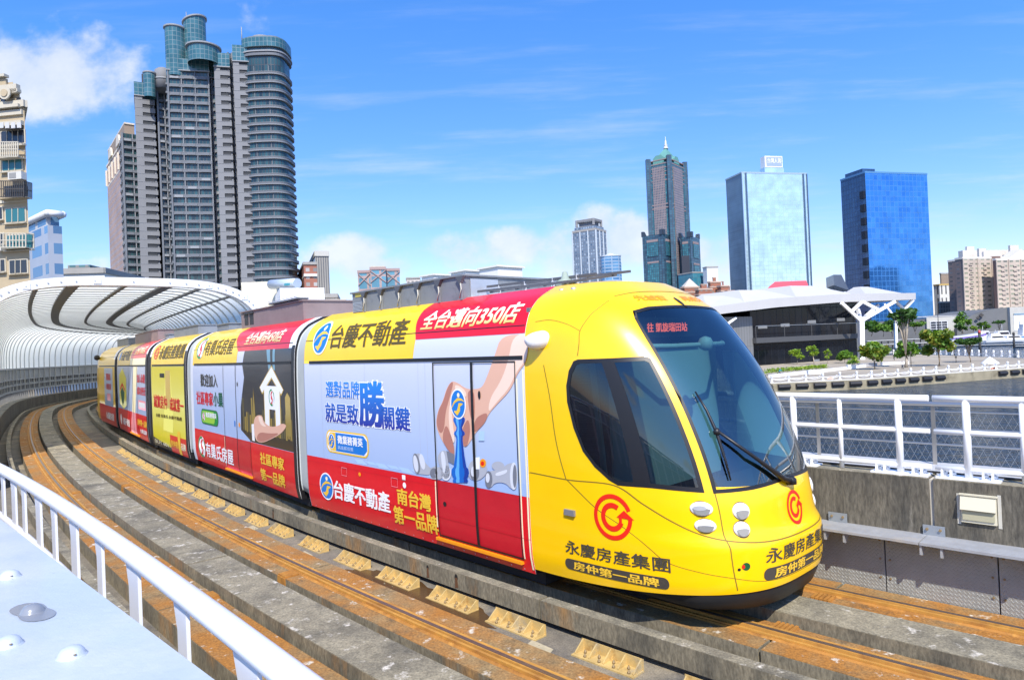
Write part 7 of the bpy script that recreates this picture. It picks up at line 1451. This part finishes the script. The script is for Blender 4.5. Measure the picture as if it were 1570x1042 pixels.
tree(1341, 566, 523, 40, 'warm', 'round yellowish green tree right of the forked column', seed=5, n=560); tree(1389, 563, 474, 36, 'dark', 'tall bare stemmed tree with a flat umbrella crown', 'umbrella', seed=6, n=420, trunk=BARKP); tree(1391, 556, 524, 34, 'mid', 'low green tree at the foot of the umbrella crowned tree', 'low', seed=7, n=320)
tree(1440, 561, 506, 41, 'warm', 'leafy green tree with an orange leaf cluster, right of the umbrella crowned tree', seed=8, n=640); tree(1488, 555, 518, 32, 'dark', 'dark layered tree left of the white parasol', 'umbrella', seed=9, n=420)
for px, yb, yt, w, lf, Y, lab in ((1336, 515, 493, 30, 'dark', 410, 'leftmost dense dark tree beyond the basin'), (1354, 516, 497, 24, 'mid', 404, 'second dense tree beyond the basin'), (1368, 516, 492, 26, 'dark', 414, 'dark tree just left of the thin white column'), (1404, 513, 495, 26, 'mid', 407, 'spreading tree before the dark warehouse side'), (1476, 511, 477, 22, 'mid', 408, 'tall tree between the two warehouses'), (1474, 512, 496, 17, 'dark', 402, 'low dark tree at the foot of the tall one between the warehouses'), (1493, 512, 499, 10, 'lime', 397, 'smallest pale tree before the curved warehouse'), (1503, 511, 493, 9, 'dark', 397, 'narrow dark tree before the curved warehouse'), (1512, 511, 492, 14, 'mid', 395, 'green tree before the middle of the curved warehouse'), (1533, 510, 491, 15, 'dark', 395, 'umbrella shaped tree near the curved warehouse end')):
    tree(px, yb, yt, w, lf, lab, 'umbrella' if 'umbrella' in lab or 'spreading' in lab else 'round', Y=Y, seed=px, n=200)
# hedge in a white planter
HA, HB = onz(1186, 575, QUAY_Z), onz(1279, 566.5, QUAY_Z); hd = (HB-HA).normalized(); hn = NV2(hd); ht = thing('hedge', 'long clipped lime green hedge behind a white planter wall', 'hedge', tuple(HA)); mb = MB(); rnd = random.Random(12); L_ = (HB-HA).length
for i in range(int(L_/.5)): leaves(mb, HA+hd*.5*i-hn*1.6+Vector((0, 0, .75+.1*rnd.random())), (.55, 1.3, .6), 34, .2, rnd, LF['lime'])
mb.build('foliage', parent=ht, recalc=False)
pl = thing('planter_wall', 'low white planter wall curving along the promenade below the hedge', 'wall', tuple(HA)); mb = MB(); PW = [onz(1180, 579, QUAY_Z), onz(1225, 574, QUAY_Z), onz(1300, 566, QUAY_Z), onz(1335, 561, QUAY_Z)]
for a, b in zip(PW, PW[1:]): mb.bar(a+Vector((0, 0, .3)), b+Vector((0, 0, .3)), .5, .6, BWH)
mb.build('wall', parent=pl)
for px, py, w, h, lab, m in ((1248, 574, 2.6, .9, 'white block bench below the middle of the hedge', BWH), (1305, 566, 1.8, 1.0, 'white cubic planter at the end of the hedge', BWH), (1330, 562, 4.2, .8, 'low grey stone seat left of the round tree', mat('stone_grey', (.36, .36, .37), .8)), (1372, 559, 6.5, .7, 'long low white wall behind the round tree', BWH)):
    p = onz(px, py, QUAY_Z); t = thing('block_bench', lab, 'bench', tuple(p)); mb = MB(); mb.box((p.x, p.y, p.z+h/2), (w, .8, h*.86), m, .08); mb.box((p.x, p.y, p.z+h*.96), (w+.14, .94, h*.1), m, .08); mb.build('block', parent=t)
    if 'planter' in lab:
        mb = MB(); leaves(mb, (p.x, p.y, p.z+1.5), (1.4, .8, .7), 120, .22, rnd, LF['mid']); mb.build('plant', parent=t, recalc=False)
tree(1310, 560, 545, 14, 'lime', 'small lime green bush right of the hedge end', 'low', seed=31, n=150, name='bush')
p = onz(1518, 563, QUAY_Z); us = thing('parasol', 'white pointed parasol standing near the quay edge', 'parasol', tuple(p)); top = at(1518, 546, p.y).z; rim = at(1518, 556, p.y).z; mb = MB(); R_ = 12*p.y/FPX; V = []
for i in range(8): a, b = 2*PI*i/8, 2*PI*(i+1)/8; mb.face([(p.x, p.y, top), (p.x+R_*math.cos(a), p.y+R_*math.sin(a), rim), (p.x+R_*math.cos(b), p.y+R_*math.sin(b), rim)], BWH); mb.face([(p.x+R_*math.cos(a), p.y+R_*math.sin(a), rim), (p.x+R_*math.cos(a), p.y+R_*math.sin(a), rim-.2), (p.x+R_*math.cos(b), p.y+R_*math.sin(b), rim-.2), (p.x+R_*math.cos(b), p.y+R_*math.sin(b), rim)], BWH)
mb.build('canopy', parent=us); mb = MB(); mb.tube([p, (p.x, p.y, top-.05)], .045, ALU, 8); mb.build('pole', parent=us)
# lamp posts / signs on the promenade
for px, yb, yt, lab in ((1397, 562, 540, 'slim post beside the umbrella crowned tree'), (1466, 556, 547, 'short dark post right of the leafy tree'),):
    p = onz(px, yb, QUAY_Z); t = thing('post', lab, 'post', tuple(p)); z = at(px, yt, p.y).z; mb = MB(); mb.tube([p, (p.x, p.y, z)], .07, IRON, 6); mb.box((p.x, p.y, z), (.35, .2, .5), IRON); mb.build('post', parent=t)
# ---------------- people
def person(root, p, h, shirt, pants, skin, pose, face=0., nm='body'):
    """one continuous figure grown from a skeleton"""
    J = dict(pelvis=(0, 0, .52), chest=(0, .02, .74), neck=(0, .02, .84), head=(0, .03, .93), top=(0, .03, .985))
    if pose == 'walk': J.update(lh=(-.05, 0, .5), lk=(-.055, .06, .28), lf=(-.055, .02, .03), lt=(-.055, .10, .015), rh=(.05, 0, .5), rk=(.055, .03, .28), rf=(.055, -.12, .05), rt=(.055, -.05, .015), ls=(-.10, .02, .80), le=(-.13, -.03, .63), lw=(-.13, .03, .48), rs=(.10, .02, .80), re=(.13, .04, .63), rw=(.12, .12, .50))
    else: J.update(pelvis=(0, -.05, .55), chest=(0, .10, .74), neck=(0, .15, .83), head=(0, .19, .91), top=(0, .2, .965), lh=(-.05, -.05, .54), lk=(-.07, .14, .44), lf=(-.07, .06, .20), lt=(-.07, .13, .18), rh=(.05, -.05, .54), rk=(.07, .12, .34), rf=(.07, .02, .12), rt=(.07, .09, .10), ls=(-.10, .13, .79), le=(-.13, .22, .66), lw=(-.11, .33, .60), rs=(.10, .13, .79), re=(.13, .22, .66), rw=(.11, .33, .60))
    E_ = [('pelvis', 'chest'), ('chest', 'neck'), ('neck', 'head'), ('head', 'top'), ('pelvis', 'lh'), ('lh', 'lk'), ('lk', 'lf'), ('lf', 'lt'), ('pelvis', 'rh'), ('rh', 'rk'), ('rk', 'rf'), ('rf', 'rt'), ('chest', 'ls'), ('ls', 'le'), ('le', 'lw'), ('chest', 'rs'), ('rs', 're'), ('re', 'rw')]
    Rr = dict(pelvis=.07, chest=.085, neck=.032, head=.052, top=.035, lh=.052, rh=.052, lk=.036, rk=.036, lf=.024, rf=.024, lt=.02, rt=.02, ls=.04, rs=.04, le=.026, re=.026, lw=.018, rw=.018); ks = list(J); ca, sa = math.cos(face), math.sin(face)
    me = bpy.data.meshes.new(nm); me.from_pydata([(p.x+h*(ca*x-sa*y), p.y+h*(sa*x+ca*y), p.z+h*z) for x, y, z in J.values()], [(ks.index(a), ks.index(b)) for a, b in E_], []); o = bpy.data.objects.new(nm, me); COL.objects.link(o); md = o.modifiers.new('skin', 'SKIN')
    for i, k in enumerate(ks): v = me.skin_vertices[0].data[i]; v.radius = (Rr[k]*h, Rr[k]*h); v.use_root = k == 'pelvis'
    s = o.modifiers.new('sub', 'SUBSURF'); s.levels = s.render_levels = 1; bpy.context.view_layer.update(); m2 = bpy.data.meshes.new_from_object(o.evaluated_get(bpy.context.evaluated_depsgraph_get())); bpy.data.objects.remove(o)
    for m in (shirt, pants, skin, mat('hair_black', (.015, .012, .01), .6)): m2.materials.append(m)
    for f in m2.polygons:
        c = f.center; z = (c.z-p.z)/h; lat = abs((c.x-p.x)*ca+(c.y-p.y)*sa)/h; zt_ = .56 if pose == 'walk' else .58; f.use_smooth = True
        f.material_index = 3 if z > J['head'][2]+.01 else 2 if z > J['neck'][2]-.005 else 0 if z > zt_ or (lat > .1 and z > .6) else 2 if lat > .105 else 1
    ob = bpy.data.objects.new(nm, m2); COL.objects.link(ob); ob.parent = root; ob.matrix_parent_inverse = Matrix.Translation(-Vector(world_loc(root))); return ob
SKN = mat('skin', (.45, .27, .18), .6); p = onz(1196, 577, QUAY_Z); bi = thing('bicycle', 'bicycle ridden along the promenade left of the hedge', 'bicycle', tuple(p)); fx_ = Vector((.98, .12, 0))
for k, o_ in ((-.52, 'rear'), (.52, 'front')):
    c = p+fx_*k+Vector((0, 0, .34)); mb = MB(); mb.tube([c+fx_*(.33*math.cos(a))+Vector((0, 0, .33*math.sin(a))) for a in [2*PI*i/20 for i in range(21)]], .022, GAP, 6)
    for a in range(4): mb.tube([c+fx_*.32*math.cos(a*PI/4)+Vector((0, 0, .32*math.sin(a*PI/4))), c-fx_*.32*math.cos(a*PI/4)-Vector((0, 0, .32*math.sin(a*PI/4)))], .006, ALU, 4)
    mb.build('wheel', parent=bi)
P0 = lambda k, z: p+fx_*k+Vector((0, 0, z)); mb = MB()
for a, b in ((P0(-.52, .34), P0(-.1, .3)), (P0(-.1, .3), P0(-.22, .82)), (P0(-.1, .3), P0(.36, .75)), (P0(-.22, .78), P0(.34, .8)), (P0(-.52, .34), P0(-.22, .78)), (P0(.34, .9), P0(.52, .34))): mb.tube([a, b], .024, mat('bike_frame', (.4, .4, .42), .4, .4), 6)
mb.tube([P0(.32, .95)+Vector((0, .25, 0)), P0(.36, .98), P0(.32, .95)+Vector((0, -.25, 0))], .02, GAP, 6); mb.obox(P0(-.34, .84)-Vector((0, .07, 0)), fx_*.24, Vector((0, .14, 0)), Vector((0, 0, .05)), GAP); mb.build('frame', parent=bi)
t = thing('person', 'cyclist in a teal shirt leaning over the handlebar beside the hedge', 'person', tuple(p)); person(t, p-fx_*.1, 1.72, mat('shirt_teal', (.03, .25, .28), .8), mat('trousers_dark', (.03, .035, .05), .8), SKN, 'ride', -PI/2+.12)
p = onz(1384, 566, QUAY_Z); t = thing('person', 'walker in a pale shirt and dark hair beside the umbrella crowned tree', 'person', tuple(p)); person(t, p, 1.7, mat('shirt_pale', (.55, .56, .58), .8), mat('trousers_dark', (.03, .035, .05)), SKN, 'walk', .6)
p = onz(1371, 552, QUAY_Z); t = thing('person', 'person in black standing before the thin white column', 'person', tuple(p)); person(t, p, 1.7, mat('shirt_black', (.02, .02, .025), .8), mat('trousers_dark', (.03, .035, .05)), SKN, 'walk', 2.2)
# ---------------- marina: floating docks, piles, boats
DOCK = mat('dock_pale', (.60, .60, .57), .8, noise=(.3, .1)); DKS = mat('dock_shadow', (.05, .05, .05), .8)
def dock(x0, y0, x1, y1, w, lab, Y=None):
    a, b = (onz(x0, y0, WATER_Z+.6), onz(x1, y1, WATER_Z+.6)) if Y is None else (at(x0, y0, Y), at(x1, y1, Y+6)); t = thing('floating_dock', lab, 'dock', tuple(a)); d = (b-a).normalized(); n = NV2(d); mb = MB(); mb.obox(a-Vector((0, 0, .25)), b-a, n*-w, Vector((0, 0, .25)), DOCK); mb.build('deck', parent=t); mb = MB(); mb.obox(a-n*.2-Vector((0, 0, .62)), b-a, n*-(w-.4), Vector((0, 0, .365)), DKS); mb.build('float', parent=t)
    if Y:
        for k in range(9): p = a+(b-a)*(k+.5)/9-n*w/2; mb = MB(); mb.tube([(p.x, p.y, WATER_Z-.5), (p.x, p.y, p.z-.3)], .3, DKS, 6); mb.build('pile', parent=t)
dock(1330, 522.5, 1420, 518.5, 4, 'long pale landing stage beyond the basin, left half', 380); dock(1350, 528, 1425, 524.5, 2.5, 'narrow pale floating dock before the landing stage', 350); dock(1456, 529.5, 1680, 524, 3, 'long white floating dock before the moored boats'); dock(1556, 530, 1700, 527, 3, 'short floating dock at the right edge')
for px, yb, yt, cap, lab in ((1346, 527, 517, 'pile_red', 'dark mooring pile with red cap, leftmost in the basin'), (1417, 527, 515, 'pile_red', 'dark mooring pile with red and white cap left of the leafy tree'), (1503, 542, 511, 'pile_red', 'tall dark mooring pile with red cap beside the striped boat'), (1555, 533, 513, None, 'bare dark mooring pile near the right edge'), (1419, 546, 534, 'pile_white', 'short dark pile with white top, left of the leafy tree'), (1462, 546, 534, 'pile_white', 'short dark pile with white top, right of the leafy tree')):
    p = onz(px, yb, WATER_Z); z = at(px, yt, p.y).z; t = thing('mooring_pile', lab, 'pile', tuple(p)); mb = MB(); mb.tube([p-Vector((0, 0, 1)), (p.x, p.y, z)], .42, DKS, 10); mb.build('shaft', parent=t); mb = MB(); mb.lathe((p.x, p.y, z), [(.46, 0), (.46, .7), (.3, 1.1), (.02, 1.3)], mat(cap or 'pile_dark', {'pile_red': (.55, .08, .07), 'pile_white': (.7, .7, .7), None: (.06, .06, .06)}[cap], .5), 10); mb.build('cap', parent=t)
def boat(px, py, L, H, lab, stripe=None, cab=1, mast=0, yaw=0., hull=(.78, .79, .80)):
    p = onz(px, py, WATER_Z); Yb = min(p.y, 372 if py > 522 else 388); p = at(px, py, Yb); p.z = WATER_Z; t = thing('motor_boat', lab, 'boat', tuple(p)); ca, sa = math.cos(yaw), math.sin(yaw); Wd = L*.15; T = lambda x, y, z: Vector((p.x+ca*x-sa*y, p.y+sa*x+ca*y, p.z+z)); HM = mat('hull_%d' % int(hull[0]*100), hull, .35, coat=.3); mb = MB(); rows = []
    for k in range(11):
        q = k/10; x = -L/2+L*q; w = Wd*(1-max(0, (q-.5)/.5)**2.2); sh = H*(.78+.35*q*q)
        rows.append([T(x, -w, sh), T(x-.0, -w*.92, sh*.5), T(x-.04*L*q, -w*.55, -.2), T(x-.06*L*q, 0, -.35), T(x-.04*L*q, w*.55, -.2), T(x, w*.92, sh*.5), T(x, w, sh)])
    V = mb.grid(rows, HM, True); mb.cap(V[0], HM); mb.face([r[0] for r in rows]+[r[-1] for r in reversed(rows)], HM); mb.build('hull', parent=t)
    if stripe:
        mb = MB()
        for r0, r1 in zip(rows, rows[1:]): a, b, c, d = r0[0], r1[0], r1[1], r0[1]; o_ = Vector((sa, -ca, 0))*.06; mb.face([a*.75+d*.25+o_, b*.75+c*.25+o_, b*.35+c*.65+o_, a*.35+d*.65+o_], stripe)
        mb.build('stripe', parent=t)
    if cab:
        mb = MB(); x0, x1, w, z0, hh = -L*.28, L*.18, Wd*.72, H*.85, H*.95
        pr = [T(x0, -w, z0), T(x1+L*.12, -w, z0), T(x1, -w, z0+hh), T(x0+L*.02, -w, z0+hh)]; mb.extr(pr, T(0, 2*w, 0)-T(0, 0, 0), BWH); o = mb.build('cabin', parent=t); mb = MB(); pr = [T(x0+L*.05, -w-.02, z0+hh*.42), T(x1+L*.05, -w-.02, z0+hh*.42), T(x1-L*.01, -w-.02, z0+hh*.82), T(x0+L*.06, -w-.02, z0+hh*.82)]; mb.extr(pr, T(0, -.03, 0)-T(0, 0, 0), GLD); mb.build('window', parent=o)
        if cab > 1: mb = MB(); pr = [T(x0+L*.04, -w*.8, z0+hh), T(x1-L*.04, -w*.8, z0+hh), T(x1-L*.08, -w*.8, z0+hh*1.55), T(x0+L*.04, -w*.8, z0+hh*1.55)]; mb.extr(pr, T(0, 1.6*w, 0)-T(0, 0, 0), BWH); mb.bar(T(x0-L*.02, 0, z0+hh*1.9), T(x1-L*.02, 0, z0+hh*1.9), Wd*1.2, .12, BWH); mb.bar(T(x0, 0, z0+hh*1.5), T(x0, 0, z0+hh*1.9), .2, .2, BWH, (0, 1, 0)); mb.build('flybridge', parent=t)
    if mast: mb = MB(); mb.tube([T(0, 0, H), T(0, 0, H+mast)], .09, ALU, 6); mb.build('mast', parent=t)
PURP = mat('boat_purple', (.22, .16, .45), .4); BLUE_ = mat('boat_blue', (.06, .25, .5), .4)
boat(1483, 526, 22, 6.0, 'large white boat with purple stripes along its hull', PURP, 0, 0, .05); boat(1452, 521, 11, 2.8, 'small boat with a blue cover left of the purple striped boat', BLUE_, 1, 0, .1); boat(1527, 525, 15, 2.4, 'white motor yacht with a flybridge right of the striped boat', None, 2, 5, .08); boat(1553, 524, 14, 2.2, 'white cruiser with dark windows near the right edge', None, 1, 0, -.06); boat(1578, 519, 18, 4.2, 'white yacht with blue trim cut by the right edge', BLUE_, 2, 0, 0); boat(1537, 519, 14, 3.6, 'second row white motor boat with a tall mast', None, 1, 7, .1); boat(1507, 518, 14, 3.8, 'second row white boat with two short masts', None, 1, 6, 0); boat(1402, 524, 8, 1.1, 'low dark tender by the landing stage', None, 0, 0, .1, (.05, .06, .07)); boat(1425, 540, 6, 1.2, 'little white boat moored behind the leafy tree', None, 1, 0, .2)
# flag pole crane on the basin side
p = onz(1440, 527, WATER_Z); t = thing('mast_pole', 'thin dark mast rising before the blue tower and warehouse', 'mast', tuple(p)); z = at(1440, 440, p.y).z; mb = MB(); mb.tube([p, (p.x, p.y, z)], [.28, .12], IRON, 6); mb.build('pole', parent=t); mb = MB(); mb.bar((p.x-2, p.y, z), (p.x+6, p.y, z+.4), .15, .15, IRON); mb.build('spreader', parent=t)
print('objects', len(bpy.data.objects))
